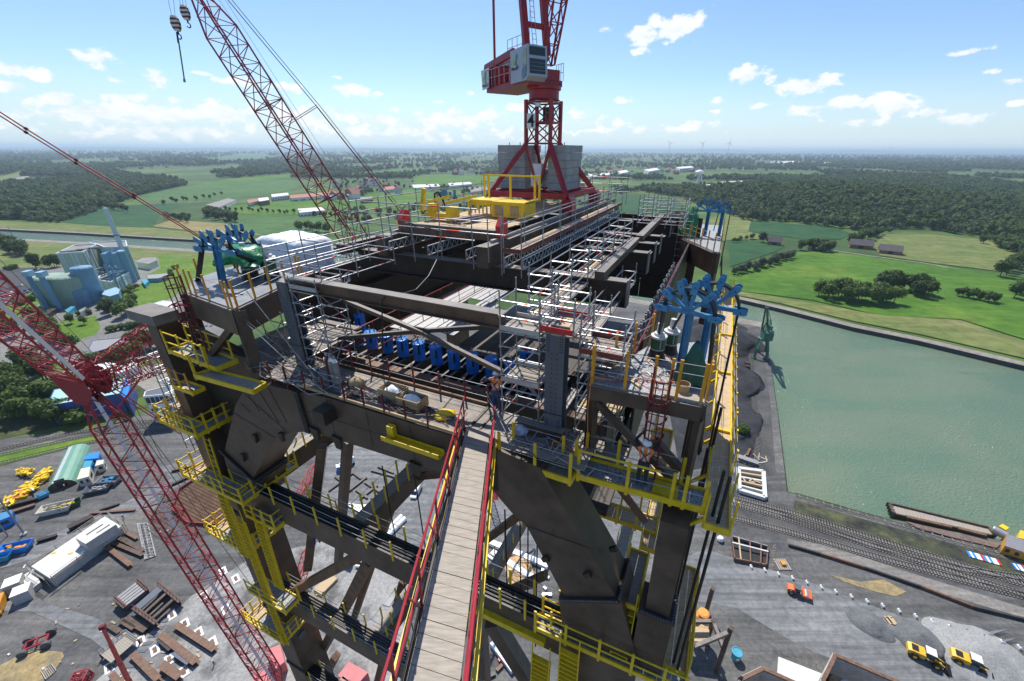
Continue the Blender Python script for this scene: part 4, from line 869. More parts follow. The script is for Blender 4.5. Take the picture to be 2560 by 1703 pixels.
walkway('yellow platform in the frame behind the right knee', [(-3.2, 16), (-.2, 16), (-.2, 17), (-3.2, 17)], -17.5, [[(-3.2, 17.05), (-2.2, 17.05), (-1.2, 17.05), (-.2, 17.05)], [(-3.2, 15.95), (-2.2, 15.95), (-1.2, 15.95), (-.2, 15.95)]], boards=8, mt=WOOD)
walkway('upper yellow platform in the frame behind the right column', [(-.9, 13.6), (.1, 13.6), (.1, 15.2), (-.9, 15.2)], -12.6, [[(-.9, 13.6), (-.9, 15.2)]], boards=4, mt=PLANK)
walkway('sunlit bent yellow walkway behind the right column', [(-.8, 15.0), (.2, 15.0), (.2, 19.5), (-.8, 19.5)], -17.6, [[(-.8, 15), (-.8, 17), (-.8, 19.4)], [(.2, 15), (.2, 17), (.2, 19.4)]], boards=3, bdir=0, mt=WOOD)
def ladder(label, a, b_, w=.5, n=12, mt=YEL, cage_h=None, side=AU, treads=False):
 t = thing('ladder' if not treads else 'stair', label, 'ladder' if not treads else 'stairs', a, 'yellow ladders and stairs')
 a, b_ = Vec(a), Vec(b_)
 for s in (-1, 1): beam('stringer', a + side * s * w / 2, b_ + side * s * w / 2, .05, .14 if treads else .08, mt, t)
 for k in range(n):
  p = lerp(a, b_, (k + .5) / n)
  if treads: beam('tread', p - side * w / 2, p + side * w / 2, .2, .04, mt, t)
  else: rod('rung', p - side * w / 2, p + side * w / 2, .018, mt, t)
 if treads:
  for s in (-1, 1):
   rod('hand_rail', a + side * s * w / 2 + AZ * .95, b_ + side * s * w / 2 + AZ * .95, .025, mt, t)
   for k in range(4): p = lerp(a, b_, k / 3) + side * s * w / 2; rod('rail_post', p, p + AZ * .95, .02, mt, t)
 return t
ladder('short yellow stair from the narrow bridge to the lower right walkway', S(-.62, 9.9, -14.8), S(-.62, 9.6, -17.1), .6, 8, treads=True)
ladder('yellow stair going down below the right walkway, right one', S(-2.35, 9.0, -17.2), S(-2.2, 8.6, -24), .75, 26, treads=True)
ladder('yellow stair going down below the right walkway, left one', S(-3.5, 9.05, -18.6), S(-3.5, 8.7, -25), .75, 24, treads=True)
sg = tag(MB().box(S(-2.5, 9.75, -15.9), (.75, .05, .85), YEL, (AU, AV, AZ)).build('gate_panel', None), 'solid yellow gate panel above the right yellow stair', 'panel')
o = MB().box(S(-5.2, 9.45, -18.2), (3.4, .25, .3), YEL, (AU, AV, AZ)).build('yellow_beam', None); tag(o, 'yellow beam along the cross girder right of the gangway', 'beam')
walkway('upper yellow platform on the left leg below the orange posts', [(-23.3, 9.2), (-19.3, 9.0), (-19.2, 9.9), (-23.3, 10.1)], -8.95, [[(-23.3, 9.2), (-22.0, 9.15), (-20.6, 9.05), (-19.9, 9.0)], [(-23.2, 10.1), (-21.3, 10), (-19.5, 9.9)]], boards=9, mt=GRATE, rope=False)
walkway('small yellow step platform left of the front girder', [(-20.3, 8.55), (-16.6, 8.75), (-16.7, 9.4), (-20.1, 9.2)], -9.3, [[(-20.2, 8.56), (-20.2, 9.2)]], boards=6, mt=PLANK)
walkway('little yellow bracket platform with orange posts on the left leg', [(-23.6, 8.95), (-22.0, 8.95), (-22.0, 9.5), (-23.6, 9.5)], -10.9, [[(-23.5, 8.95), (-22.9, 8.95), (-22.1, 8.95)]], boards=4, mt=GRATE, postmt=ORA)
def around(label, z, u0, u1, v0, v1, wd=.85, rope=False, mt=GRATE):
 walkway(label + ', front side', [(u0, v0 - wd), (u1, v0 - wd), (u1, v0), (u0, v0)], z, [[(u0 + (u1 - u0) * i / 5, v0 - wd) for i in range(6)]], boards=8, mt=mt, rope=rope)
 walkway(label + ', right side', [(u1, v0 - wd), (u1 + wd, v0 - wd), (u1 + wd, v1), (u1, v1)], z, [[(u1 + wd, v0 - wd + (v1 - v0 + wd) * i / 5) for i in range(6)], [(u1, v0 - wd), (u1 + wd, v0 - wd)]], boards=4, mt=mt, rope=rope)
 walkway(label + ', left side', [(u0 - wd, v0 - wd), (u0, v0 - wd), (u0, v1), (u0 - wd, v1)], z, [[(u0 - wd, v0 - wd + (v1 - v0 + wd) * i / 5) for i in range(6)], [(u0, v0 - wd), (u0 - wd, v0 - wd)]], boards=4, mt=WOOD, rope=rope)
around('topmost yellow platform wrapped round the left leg', -13.6, -25.3, -23.6, F, 11.4, .8)
around('main yellow platform wrapped round the left leg at the knee flange', -17.4, -25.3, -21.6, F, 12.0, .85)
around('middle yellow platform wrapped round the left leg', -22.2, -25.4, -23.3, F, 11.6, .85)
around('lowest yellow platform wrapped round the left leg', -31.0, -25.4, -23.3, F, 11.6, .95)
walkway('yellow platform hanging right of the left leg above the cross girder', [(-21.6, 9.0), (-19.2, 9.0), (-19.2, 10.2), (-21.6, 10.2)], -18.9, [[(-21.6, 9.0), (-20.8, 9.0), (-20.0, 9.0), (-19.2, 9.0), (-19.2, 10.2)]], boards=7, mt=GRATE, rope=False)
ladder('yellow ladder beside the left knee flange', S(-23.3, 9.3, -14.2), S(-23.2, 9.1, -17.3), .5, 9)
ladder('yellow stair at the left leg, left flight', S(-22.6, 8.7, -17.6), S(-22.6, 8.6, -22.3), .65, 16, treads=True)
ladder('yellow stair at the left leg, right flight', S(-21.5, 8.6, -18.9), S(-21.5, 8.5, -25.5), .65, 24, treads=True)
ladder('yellow stair at the left leg, short outer flight', S(-20.3, 8.9, -19.0), S(-20.3, 8.7, -24.0), .7, 18, treads=True)
walkway('yellow landing at the bottom of the left leg stairs', [(-23.2, 8.3), (-19.8, 8.3), (-19.8, 9.3), (-23.2, 9.3)], -25.5, [[(-23.2, 8.3), (-22, 8.3), (-20.8, 8.3), (-19.8, 8.3), (-19.8, 9.3)]], boards=9, mt=GRATE, rope=False)
ladder('yellow stair down to the lowest left leg platform', S(-22.7, 8.9, -27.5), S(-22.3, 8.7, -31), .7, 13, treads=True)
# ================================================================== TOWER CRANE ON THE ROOF
cr = thing('tower_crane', 'red tower crane with grey cab and the number 4 standing on the roof', 'crane', S(-12.45, 30, -3.9))
MU, MV = (-13.35, -11.55), (29.0, 30.85)
for u in MU:
 for v in MV:
  beam('mast_leg', S(u, v, .2), S(u, v, 3.0), .2, .2, RED, cr)
for z in (.35, 1.65, 2.85):
 for v in MV: beam('mast_bar', S(MU[0], v, z), S(MU[1], v, z), .1, .1, RED, cr)
 for u in MU: beam('mast_bar', S(u, MV[0], z), S(u, MV[1], z), .1, .1, RED, cr)
for z0, z1 in ((.35, 1.65), (1.65, 2.85)):
 for v in MV:
  rod('mast_diagonal', S(MU[0], v, z0), S(MU[1], v, z1), .045, RED, cr); rod('mast_diagonal', S(MU[1], v, z0), S(MU[0], v, z1), .045, RED, cr)
 for u in MU:
  rod('mast_diagonal', S(u, MV[0], z0), S(u, MV[1], z1), .045, RED, cr); rod('mast_diagonal', S(u, MV[1], z0), S(u, MV[0], z1), .045, RED, cr)
FEET = [(-15.3, 27.0), (-9.5, 27.0), (-9.5, 33.2), (-15.3, 33.2)]
TOP4 = [(MU[0], MV[0]), (MU[1], MV[0]), (MU[1], MV[1]), (MU[0], MV[1])]
for (fu, fv), (tu, tv) in zip(FEET, TOP4):
 beam('base_strut', S(tu, tv, .3), S(fu, fv, -2.9), .26, .3, RED, cr)
 beam('inner_strut', S(tu, tv, .2), S(-12.45, (tv + 30) / 2 - (0 if tv > 30 else .4), -2.8), .15, .18, RED, cr)
 MB().prism([S(fu - .38, fv, -3.85), S(fu + .38, fv, -3.85), S(fu + .38, fv, -3.15), S(fu + .15, fv, -2.85), S(fu - .15, fv, -2.85), S(fu - .38, fv, -3.15)], AV * .8, RED).build('rail_bogie', cr)
for (a, b_) in zip(FEET, FEET[1:] + FEET[:1]): beam('base_beam', S(*a, -2.85), S(*b_, -2.85), .3, .36, RED, cr)
beam('base_beam', S(*FEET[0], -2.9), S(*FEET[2], -2.9), .28, .34, RED, cr); beam('base_beam', S(*FEET[1], -2.9), S(*FEET[3], -2.9), .28, .34, RED, cr)
CONCG = mat('ballast_concrete', (.36, .355, .34), .85, 0, .2, 1.5, .2)
for side, (u0, u1, v0, v1) in enumerate(((-15.7, -13.55, 29.2, 32.0), (-11.75, -10.4, 29.2, 32.6))):
 for k in range(6):
  z0 = -2.68 + .49 * k; j_ = jit(.02)
  MB().box(S((u0 + u1) / 2 + j_, (v0 + v1) / 2, z0 + .238), (u1 - u0 - (.0 if k < 5 else -.06), v1 - v0, .47), CONCG, (AU, AV, AZ)).build('ballast_block', cr)
 for e in (.3, .7): rod('lifting_loop', S(u0 + (u1 - u0) * e, v0 + .6, .25), S(u0 + (u1 - u0) * e, v0 + .6, .42), .03, GALVD, cr)
MB().box(S(-12.6, 29.3, -1.7), (.8, .5, 1.5), WHITE, (AU, AV, AZ)).build('control_cabinet', cr)
MB().box(S(-12.0, 29.7, -1.9), (.5, .5, 1.2), GALV, (AU, AV, AZ)).build('control_cabinet', cr)
for k in range(12): rod('ladder_rung', S(-12.0, 29.25, -2.4 + .42 * k), S(-11.7, 29.25, -2.4 + .42 * k), .015, GALVD, cr)
for du in (-12.0, -11.7): rod('ladder_rail', S(du, 29.25, -2.6), S(du, 29.25, 2.6), .02, GALVD, cr)
MB().box(S(-12.2, 30.2, 2.1), (.6, .6, 1.0), SHADE, (AU, AV, AZ)).build('cable_drum_box', cr)
MB().box(S(-12.5, 29.05, 2.75), (.3, .2, .35), WHITE, (AU, AV, AZ)).build('lamp_box', cr)
nb = MB().box(S(-12.95, 28.93, 1.72), (.62, .03, .92), WHITE, (AU, AV, AZ)).build('number_board', cr)
def text(parent, body, p, size, xdir, ydir, mt, name='lettering', depth=.004, shear=0, bold=0.):
 cu = bpy.data.curves.new(name, 'FONT'); cu.body = body; cu.size = size; cu.align_x = 'CENTER'; cu.align_y = 'CENTER'; cu.extrude = depth; cu.offset = bold
 tmp = bpy.data.objects.new(name, cu); COL.objects.link(tmp)
 dg = bpy.context.evaluated_depsgraph_get(); me = bpy.data.meshes.new_from_object(tmp.evaluated_get(dg)); bpy.data.objects.remove(tmp)
 x, y = Vec(xdir).normalized(), Vec(ydir).normalized(); zz = x.cross(y)
 o = link(name, me, parent, p); o.rotation_euler = Matrix((x, y, zz)).transposed().to_euler(); me.materials.clear(); me.materials.append(mt); return o
INK = mat('black_ink', (.012, .012, .014), .5, 0, .1)
text(cr, '4', S(-12.95, 28.90, 1.70), 1.05, AU, AZ, INK, bold=.02)
JD = Vec((math.sin(RAD(148)), math.cos(RAD(148)), 0)); JR = Vec((math.sin(RAD(238)), math.cos(RAD(238)), 0)); JC = S(-12.45, 29.95, 0)
def J(a, b_, z): return JC + JD * a + JR * b_ + AZ * z
JA = (JD, JR, AZ)
MB().lathe(J(0, 0, 0), [(1.0, 2.95), (1.1, 3.0), (1.02, 3.05), (1.02, 3.55), (1.15, 3.6), (1.15, 3.78)], RED, 20).build('slewing_ring', cr)
MB().box(J(-2.2, .4, 3.95), (5.9, 2.7, .35), RED, JA).build('machinery_deck', cr)
MB().box(J(.35, -.15, 4.4), (.9, 1.1, .6), RED, JA).build('slewing_frame', cr)
for b_ in (-.9, 1.75): beam('upper_beam', J(-5.2, b_, 5.35), J(-1.0, b_, 5.75), .2, .4, RED, cr)
for a in (-5.1, -3.6): beam('side_post', J(a, 1.75, 4.1), J(a, 1.75, 5.4), .25, .25, RED, cr)
MB().box(J(-4.3, .2, 4.7), (1.6, 2.8, 1.1), RED, JA).build('winch_housing', cr)
MB().lathe(J(-2.4, -.6, 4.75), [(.45, 0), (.45, 1.2)], RED, 14, JR).build('winch_drum', cr)
for k in range(3): MB().box(J(-4.9 + .62 * k, .1, 5.6), (.58, 2.2, .55), CONCG, JA).build('counterweight_block', cr)
MB().prism([J(-5.35, 1.95, 3.95), J(-4.35, 1.95, 4.05), J(-4.25, 1.95, 5.25), J(-5.5, 1.95, 5.2)], JR * .04, WHITE).build('sign_panel', cr)
LOGOG = mat('logo_green', (.42, .58, .10), .5); LOGOB = mat('logo_blue', (.05, .26, .50), .5); LOGOY = mat('logo_yellow', (.80, .72, .10), .5)
def emblem(c, s, xd):
 n = xd.cross(AZ); n = n if n.dot(JR) > 0 else -n
 arc = MB()
 for k in range(9):
  t0, t1 = math.pi * (1.02 + .75 * k / 9), math.pi * (1.02 + .75 * (k + 1) / 9); r0, r1 = s * .42, s * (.50 + .06 * math.sin(k / 9 * 3.1))
  P = [c + xd * math.cos(t) * r + AZ * (math.sin(t) * r) for t, r in ((t0, r0), (t0, r1), (t1, r1), (t1, r0))]
  arc.prism([p + n * .006 for p in P], n * .006, LOGOY if k < 6 else LOGOB)
 arc.build('emblem_arc', cr)
 b_ = MB(); b_.prism([p + n * .006 for p in (c - xd * s * .28 - AZ * s * .25, c - xd * s * .14 - AZ * s * .3, c + xd * s * .26 + AZ * s * .5, c + xd * s * .02 + AZ * s * .52)], n * .008, LOGOG); b_.build('emblem_mast', cr)
 b_ = MB(); b_.prism([p + n * .007 for p in (c + xd * s * .30 + AZ * s * .42, c + xd * s * .40 + AZ * s * .40, c + xd * s * .10 - AZ * s * .32, c - xd * s * .02 - AZ * s * .28)], n * .009, LOGOB); b_.build('emblem_jib', cr)
emblem(J(-4.9, 1.995, 4.75), .75, JD)
text(cr, 'WILBERT', J(-4.87, 2.0, 4.2), .26, JD, AZ, INK, bold=.004)
CB = mat('cab_grey', (.42, .46, .52), .45, 0, .06, 2)
prof = [J(-1.15, 1.95, 3.95), J(.75, 1.95, 3.95), J(1.12, 1.95, 4.2), J(1.0, 1.95, 5.85), J(-1.15, 1.95, 5.75)]
MB().prism(prof, JR * -1.45, CB).build('cab', cr)
MB().prism([J(1.11, 1.82, 4.32), J(1.11, .66, 4.32), J(1.055, .66, 5.12), J(1.055, 1.82, 5.12)], JD * .03, GLASS).build('cab_window', cr)
MB().prism([J(1.04, 1.82, 5.3), J(1.04, .66, 5.3), J(1.01, .66, 5.75), J(1.01, 1.82, 5.75)], JD * .03, GLASS).build('cab_window', cr)
MB().prism([J(.35, 1.96, 4.92), J(.5, 1.96, 4.8), J(.95, 1.96, 4.85), J(.95, 1.96, 5.65), J(.55, 1.96, 5.65), J(.35, 1.96, 5.3)], JR * .02, mat('tinted_glass', (.35, .38, .30), .15, 0, .3, 1)).build('cab_window', cr)
MB().prism([J(.4, 1.96, 4.05), J(.9, 1.96, 4.2), J(.95, 1.96, 4.78), J(.5, 1.96, 4.7), J(.38, 1.96, 4.5)], JR * .02, mat('blue_glass', (.10, .17, .25), .12, 0, .2, 1)).build('cab_window', cr)
for z in (4.5, 4.7, 4.9): rod('window_bar', J(1.14, 1.85, z), J(1.12, .65, z), .012, GALV, cr)
emblem(J(-.45, 1.965, 5.15), .7, JD); text(cr, 'WILBERT', J(-.5, 1.972, 4.72), .24, JD, AZ, INK, bold=.003)
for (a0, a1, b_, z) in ((-3.4, -1.2, 2.0, 4.1), (-4.6, -3.4, 2.0, 4.1), (-3.2, -1.2, 1.0, 5.8), (.1, .9, -.9, 4.1)):
 for k in range(4): rod('rail_post', J(a0 + (a1 - a0) * k / 3, b_, z), J(a0 + (a1 - a0) * k / 3, b_, z + 1), .02, GALV, cr)
 for h in (.5, 1.0): rod('hand_rail', J(a0, b_, z + h), J(a1, b_, z + h), .02, GALV, cr)
for b_ in (1.0, -.6):
 beam('a_frame_leg', J(-.6, b_, 5.7), J(-1.6, b_, 11), .42, .3, RED, cr)
for z in (7.3, 9.5): beam('a_frame_tie', J(-.6 - (z - 5.7) * .19, 1.0, z), J(-.6 - (z - 5.7) * .19, -.6, z), .2, .3, RED, cr)
for b_ in (.25, .55): rod('ladder_rail', J(-.5, b_, 5.8), J(-1.3, b_, 10), .02, GALVD, cr)
for k in range(14): rod('ladder_rung', J(-.5 - .06 * k, .25, 5.9 + .3 * k), J(-.5 - .06 * k, .55, 5.9 + .3 * k), .015, GALVD, cr)
beam('back_stay', J(-4.6, 1.3, 5.3), J(-3.9, 1.6, 13), .16, .16, RED, cr)
for b_ in (.2, -.4): rod('hoist_rope', J(-2.6, b_, 5.2), J(-2.4, b_, 14), .012, ROPE, cr)
ja, jb = J(.3, -.1, 5.0), J(3.0, -.05, 14.5)
jx, jy = JR, JD
CH = []
for s in (-1, 1):
 for q_ in (-1, 1):
  CH.append((ja + jx * s * .35 + jy * q_ * .2, jb + jx * s * .75 + jy * q_ * .5)); rod('jib_chord', *CH[-1], .07, RED, cr)
for k in range(9):
 t0, t1 = k / 9, (k + 1) / 9
 for (c1, c2) in ((0, 1), (1, 3), (3, 2), (2, 0)):
  a, b_ = (c1, c2) if k % 2 else (c2, c1); rod('jib_lacing', lerp(*CH[a], t0), lerp(*CH[b_], t1), .035, RED, cr); rod('jib_lacing', lerp(*CH[a], t0), lerp(*CH[b_], t0), .03, RED, cr)
yf = thing('yellow_machine_frame', 'big yellow machine frame with timber doors standing on the crane deck', 'machine', S(-11.5, 22.5, -3.7))
b_ = MB().box(S(-11.1, 22.4, -3.15), (2.1, 1.5, .85), YEL, (AU, AV, AZ)); b_.build('frame_body', yf)
for u in (-11.7, -10.7): MB().box(S(u, 21.63, -3.2), (.5, .04, .55), PLY, (AU, AV, AZ)).build('timber_door', yf)
MB().box(S(-12.9, 22.6, -2.85), (1.7, 1.6, .3), YEL, (AU, AV, AZ)).build('frame_wing', yf)
for k in range(6): beam('frame_rib', S(-13.6 + .26 * k, 21.8, -3.45), S(-13.6 + .26 * k, 21.8, -2.9), .06, .08, YEL, yf)
for u in (-13.7, -13.4, -11.9, -10.3, -10.0): beam('frame_post', S(u, 23.6, -2.8), S(u, 23.6, -1.45), .1, .1, YEL, yf)
for z in (-1.45,): beam('frame_rail', S(-13.75, 23.6, z), S(-9.95, 23.6, z), .08, .1, YEL, yf)
for u in (-13.7, -10.1): beam('frame_rail', S(u, 21.8, -2.75), S(u, 23.6, -2.75), .1, .1, YEL, yf); beam('frame_leg', S(u, 21.7, -3.65), S(u, 21.7, -2.75), .12, .12, YEL, yf)
beam('frame_rail', S(-15.2, 21.2, -2.95), S(-13.4, 22.2, -2.5), .1, .12, YEL, yf)
ym = thing('yellow_manipulator', 'yellow machine with raised arm and blue hoses on the crane deck edge', 'machine', S(-14.6, 19.5, -3.7))
MB().box(S(-14.2, 19.6, -3.35), (1.7, .7, .3), YEL, (AU, AV, AZ)).box(S(-13.3, 19.4, -3.2), (.55, .5, .7), YEL, (AU, AV, AZ)).build('machine_bed', ym)
MB().box(S(-14.7, 19.6, -3.0), (.4, .6, .5), YEL, (AU, AV, AZ)).build('machine_head', ym)
beam('machine_arm', S(-15.5, 19.6, -3.2), S(-15.2, 19.6, -2.0), .16, .2, YEL, ym); beam('machine_boom', S(-15.1, 19.7, -2.7), S(-13.9, 20.2, -2.4), .12, .14, YEL, ym)
MB().path([S(-15.0, 20.2, -2.9), S(-14.9, 20.1, -2.3), S(-14.6, 20, -2.2), S(-14.3, 20, -2.6), S(-14.1, 20, -3.2)], .05, BLACK, 6).build('hose', ym)
for k in range(4): MB().box(S(-14.6 + .3 * k, 20.3, -2.35 + .12 * (k % 2)), (.12, .1, .35), BLUE, (AU, AV, AZ)).build('blue_valve', ym)
sp_ = thing('scaffold_stack', 'crate of bundled scaffold tubes and boards on the crane deck', 'stack', S(-12.4, 19.2, -3.6))
for k in range(22): rod('stacked_tube', S(-12.9 + .07 * (k % 8), 18.6 + jit(.1), -3.5 + .08 * (k // 8)), S(-12.5 + .07 * (k % 8), 20.6 + jit(.2), -3.5 + .08 * (k // 8)), .026, [GALVD, GALV, DKRED][k % 3], sp_)
for k in range(9): blk('loose_board', S(-13.2 + .25 * k, 18.3 + jit(.3), -3.6), (.9, .12, .04), WOOD, sp_, -A24 + jit(.6))
o = MB().path([S(-14.9, 17.6, -2.6), S(-14.8, 16.6, -3.2), on_v(1105, 580, 15), on_v(1092, 650, 14), on_v(1072, 690, 13), on_v(1040, 725, 12), on_v(1000, 737, 11.3), on_v(965, 740, 11.1), on_v(956, 750, 11), on_v(955, 800, 11.1), on_v(957, 850, 11.5), on_v(955, 895, 12)], .028, BLACK, 6).build('black_hose', None)
tag(o, 'long black hose sagging from the crane deck over the rusty beam into the pit', 'hose')
# ================================================================== STRAND JACK TOWERS WITH ORANGE POSTS
def paddle(t, c, ax, nrm, w=.15, l=.42):
 """two rounded end plates either side of an arm end"""
 for s in (-1, 1):
  mb = MB(); P = []
  tn = ax.cross(nrm).normalized()
  for (a, b_) in ((-.5, -.5), (.3, -.5), (.5, -.3), (.5, .3), (.3, .5), (-.5, .5)): P.append(c + ax * a * l + tn * b_ * w * 1.35 + nrm * s * .15)
  mb.prism(P, nrm * s * .02, BLUE); o = mb.build('end_plate', t)
  MB().tube(c + ax * .02 + nrm * s * .171, c + ax * .02 + nrm * s * .178, .022, BLACK, 6).build('pin', t)
def strand_tower(label, posts, fans, pw=.2):
 t = thing('strand_tower', label, 'tower', posts[0][0], 'blue strand guide towers')
 for a, b_ in posts:
  beam('post', a, b_, pw, pw, BLUE, t, 'ibeam')
 for c, d, R, drops, vert in fans:
  d = Vec(d).normalized(); nrm = d.cross(AZ).normalized()
  beam('cross_arm', c - d * R * .95, c + d * R * .95, .13, .13, BLUE, t)
  for ang in (0, 48, 82, 112, 146, 180):
   ax = d * math.cos(RAD(ang)) + AZ * math.sin(RAD(ang)) * vert
   if 0 < ang < 180: beam('arm', c, c + ax * R * .9, .09, .1, BLUE, t)
   paddle(t, c + ax * R, ax.normalized(), nrm, .15 * R / .85, .42 * R / .85)
  for k, (dx, tgt) in enumerate(drops):
   Rr = R * .93; pts = []
   a0 = math.pi if dx < 0 else 0
   for i in range(9):
    q_ = a0 + (math.pi / 2 - a0) * (1 - i / 8) if True else 0
    pts.append(c + d * math.cos(q_) * Rr + AZ * math.sin(q_) * Rr * vert + nrm * (.03 * k))
   if tgt is not None: pts.append(Vec(tgt))
   mb = MB()
   for off in (-.1, -.05, 0, .05, .1): mb.path([p + nrm * off for p in pts], .036, BLACK, 6)
   mb.build('strand_bundle', t)
 return t
ZR = -6.5
def rbase(u, v): return S(u, v, ZR)
strand_tower('blue strand guide tower on the near right platform with fanned arms', [(S(-.36, 12.75, ZR), S(-.36, 12.75, -4.55)), (S(.22, 13.55, ZR), S(.22, 13.55, -4.55))],
    [(S(-.4, 12.75, -4.5), AU * .95 - AV * .25, .82, [(1, S(.72, 12.3, -9.2)), (-1, S(-1.2, 13.35, -5.6))], 1), (S(.25, 13.6, -4.5), AU * .9 - AV * .1, .8, [(1, S(1.15, 13.5, -16)), (-1, S(-.85, 13.95, -5.6))], 1.05)], .2)
strand_tower('blue strand guide tower on the left platform with fanned arms', [(S(-21.7, 11.65, -6.1), S(-21.4, 11.7, -4.2)), (S(-22.6, 14.0, -6.1), S(-22.9, 14.0, -4.6))],
    [(S(-21.4, 11.7, -4.4), AU * .98 + AV * .05, 1.15, [(-1, S(-24.3, 11.4, -7.5)), (1, S(-20.6, 13.0, -5.3))], .6), (S(-23.3, 14.0, -4.75), AU * .98, 1.25, [(1, S(-22.0, 14.0, -5.9)), (-1, S(-24.2, 14, -7))], .65)], .24)
strand_tower('blue strand guide tower on the rear right platform against the woods', [(S(-1.0, 37.6, -6.9), S(-1.0, 37.6, -4.5)), (S(.05, 38.2, -6.9), S(.05, 38.2, -4.5))],
    [(S(-1.1, 37.6, -4.5), AU, .9, [(-1, S(-2.3, 37.6, -6.2)), (1, S(-.4, 37.6, -6))], .9), (S(-.1, 38.3, -4.5), AU, .75, [(1, S(.62, 38, -9))], .9)], .22)
o = rod('hanging_strand', S(.95, 12.4, -9), S(1.0, 12.6, -45), .06, BLACK); tag(o, 'thick black strand bundle hanging down past the right walkway, left one', 'cable', 'strand bundles hanging at the right corner')
for k, (u, v, u2, v2) in enumerate(((1.15, 13.5, 1.05, 10.6), (1.3, 10.2, 1.2, 10.5), (1.45, 10.0, 1.35, 10.2))):
 o = rod('hanging_strand', S(u, v, -8), S(u2, v2, -60), .05, BLACK); tag(o, 'thick black strand bundle hanging down past the right walkway, ' + ['in front of the coal heap', 'beside the corner cage', 'outermost one'][k], 'cable', 'strand bundles hanging at the right corner')
o = rod('hanging_strand', on_z(1805, 640, -8), on_z(1790, 1010, -11), .06, BLACK); tag(o, 'thick black strand bundle crossing in front of the canal', 'cable', 'strand bundles hanging at the right corner')
def posts(label, pts, mt=ORA, h=1.25, w=.09, ropes=(.45, .85, 1.15), drop=.25):
 t = thing('post_row', label, 'railing', pts[0], 'orange post railings')
 for i, p in enumerate(pts):
  d = pts[min(i + 1, len(pts) - 1)] - pts[max(i - 1, 0)]
  blk('post', Vec(p) + AZ * (h / 2 - drop / 2), (w, .05, h + drop), mt, t, math.atan2(d.y, d.x))
 for a, b_ in zip(pts, pts[1:]):
  for r in ropes: rod('safety_rope', a + AZ * r, b_ + AZ * r, .01, LROPE, t)
 return t
def platform(label, outline, z, mt, beam_h=.5, name='grating_platform'):
 t = thing(name, label, 'platform', S(*outline[0], z))
 MB().prism([S(u, v, z - .06) for u, v in outline], AZ * .06, mt).build('grating', t)
 for a, b_ in zip(outline, outline[1:] + outline[:1]):
  beam('edge_beam', S(*a, z - .06 - beam_h / 2), S(*b_, z - .06 - beam_h / 2), .2, beam_h, STEEL, t, 'boxtop')
 return t
platform('grating platform carrying the near right blue tower', [(-2.8, 10.8), (.45, 10.95), (.45, 15.6), (-1.55, 14.2)], ZR, GRATE)
posts('orange posts along the front of the near right platform', [S(u, 10.8 + .05 * (u + 2.8), ZR) for u in (-2.75, -1.75, -.95, -.5, -.28, .38)])
posts('orange posts along the harbour side of the near right platform', [S(.5, v, ZR) for v in (11.0, 11.2, 12.0, 13.2, 14.2, 15.2)])
posts('orange posts along the slanted back edge of the near right platform', [S(-2.75 + 1.2 * k / 3, 10.9 + 3.3 * k / 3, ZR) for k in range(4)])
blk_ = MB().box(S(0, 11.1, ZR + .03), (1.2, .35, .06), PLANK, (AU, AV, AZ)).build('edge_plank', None); tag(blk_, 'weathered plank lying along the near right platform edge', 'plank')
t = thing('platform_frame', 'dark steel posts and braces below the near right platform', 'frame', S(-1.2, 10.9, -9))
for u in (-2.7, .4): beam('frame_post', S(u, 10.95, -9.9), S(u, 10.95, -7.05), .28, .28, STEEL, t, 'ibeam')
beam('frame_brace', S(-2.6, 11.0, -7.3), S(.3, 11.1, -9.8), .2, .2, STEEL, t); beam('frame_brace', S(.4, 15.4, -9.6), S(.4, 11.2, -7.2), .2, .2, STEEL, t)
beam('frame_post', S(.4, 15.4, -12), S(.4, 15.4, -7.05), .28, .28, STEEL, t, 'ibeam'); beam('frame_tie', S(-2.7, 11.1, -9.9), S(.45, 11.1, -9.9), .25, .4, SHADE, t)
o = MB().box(S(-2.3, 11.6, -9.75), (1.5, 1.2, .1), DECK, (AU, AV, AZ)).build('landing_plate', None); tag(o, 'dusty landing plate behind the shaded walkway', 'platform')
t = platform('grey platform carrying the left blue tower', [(-21.9, 10.2), (-17.9, 9.7), (-19.5, 14.3), (-24.9, 14.6), (-24.0, 11.6)], -6.1, mat('grey_sheet_floor', (.22, .235, .25), .5, .2, .2, 1.5), 1.15)
beam('platform_post', S(-17.85, 9.85, -9.1), S(-17.85, 9.85, -6.2), .45, .45, STEEL, t, 'ibeamtop'); beam('platform_post', S(-22.3, 9.9, -9.6), S(-22.2, 10.2, -6.2), .3, .3, SHADE, t); beam('platform_brace', S(-20.9, 9.8, -8.9), S(-18.4, 9.9, -6.9), .28, .28, STEEL, t)
posts('orange posts along the front of the left platform', [S(*p, -6.1) for p in ((-22.8, 10.5), (-22.2, 10.2), (-21.6, 10.15), (-21.1, 10.1), (-19.9, 9.95), (-18.3, 9.75), (-18.0, 9.72))], h=1.15, ropes=(.5, .95))
posts('orange posts along the right edge of the left platform', [S(-17.95 - 1.5 * k / 4, 9.9 + 4.2 * k / 4, -6.1) for k in range(5)], h=1.15)
posts('orange posts at the far side of the left platform', [S(*p, -6.1) for p in ((-24.0, 11.9), (-22.9, 13.2), (-24.6, 14.4), (-22.0, 14.5), (-19.6, 14.4))], h=1.0)
t = platform('sloping edged platform carrying the rear right blue tower', [(-3.0, 36.6), (-.1, 31.8), (.3, 31.8), (.3, 44), (-3.0, 44)], -6.5, GRATE, 1.5)
posts('orange posts along the slanted edge of the rear right platform', [S(-3.0 + 2.9 * k / 6, 36.6 - 4.8 * k / 6, -6.5) for k in range(7)], h=1.3)
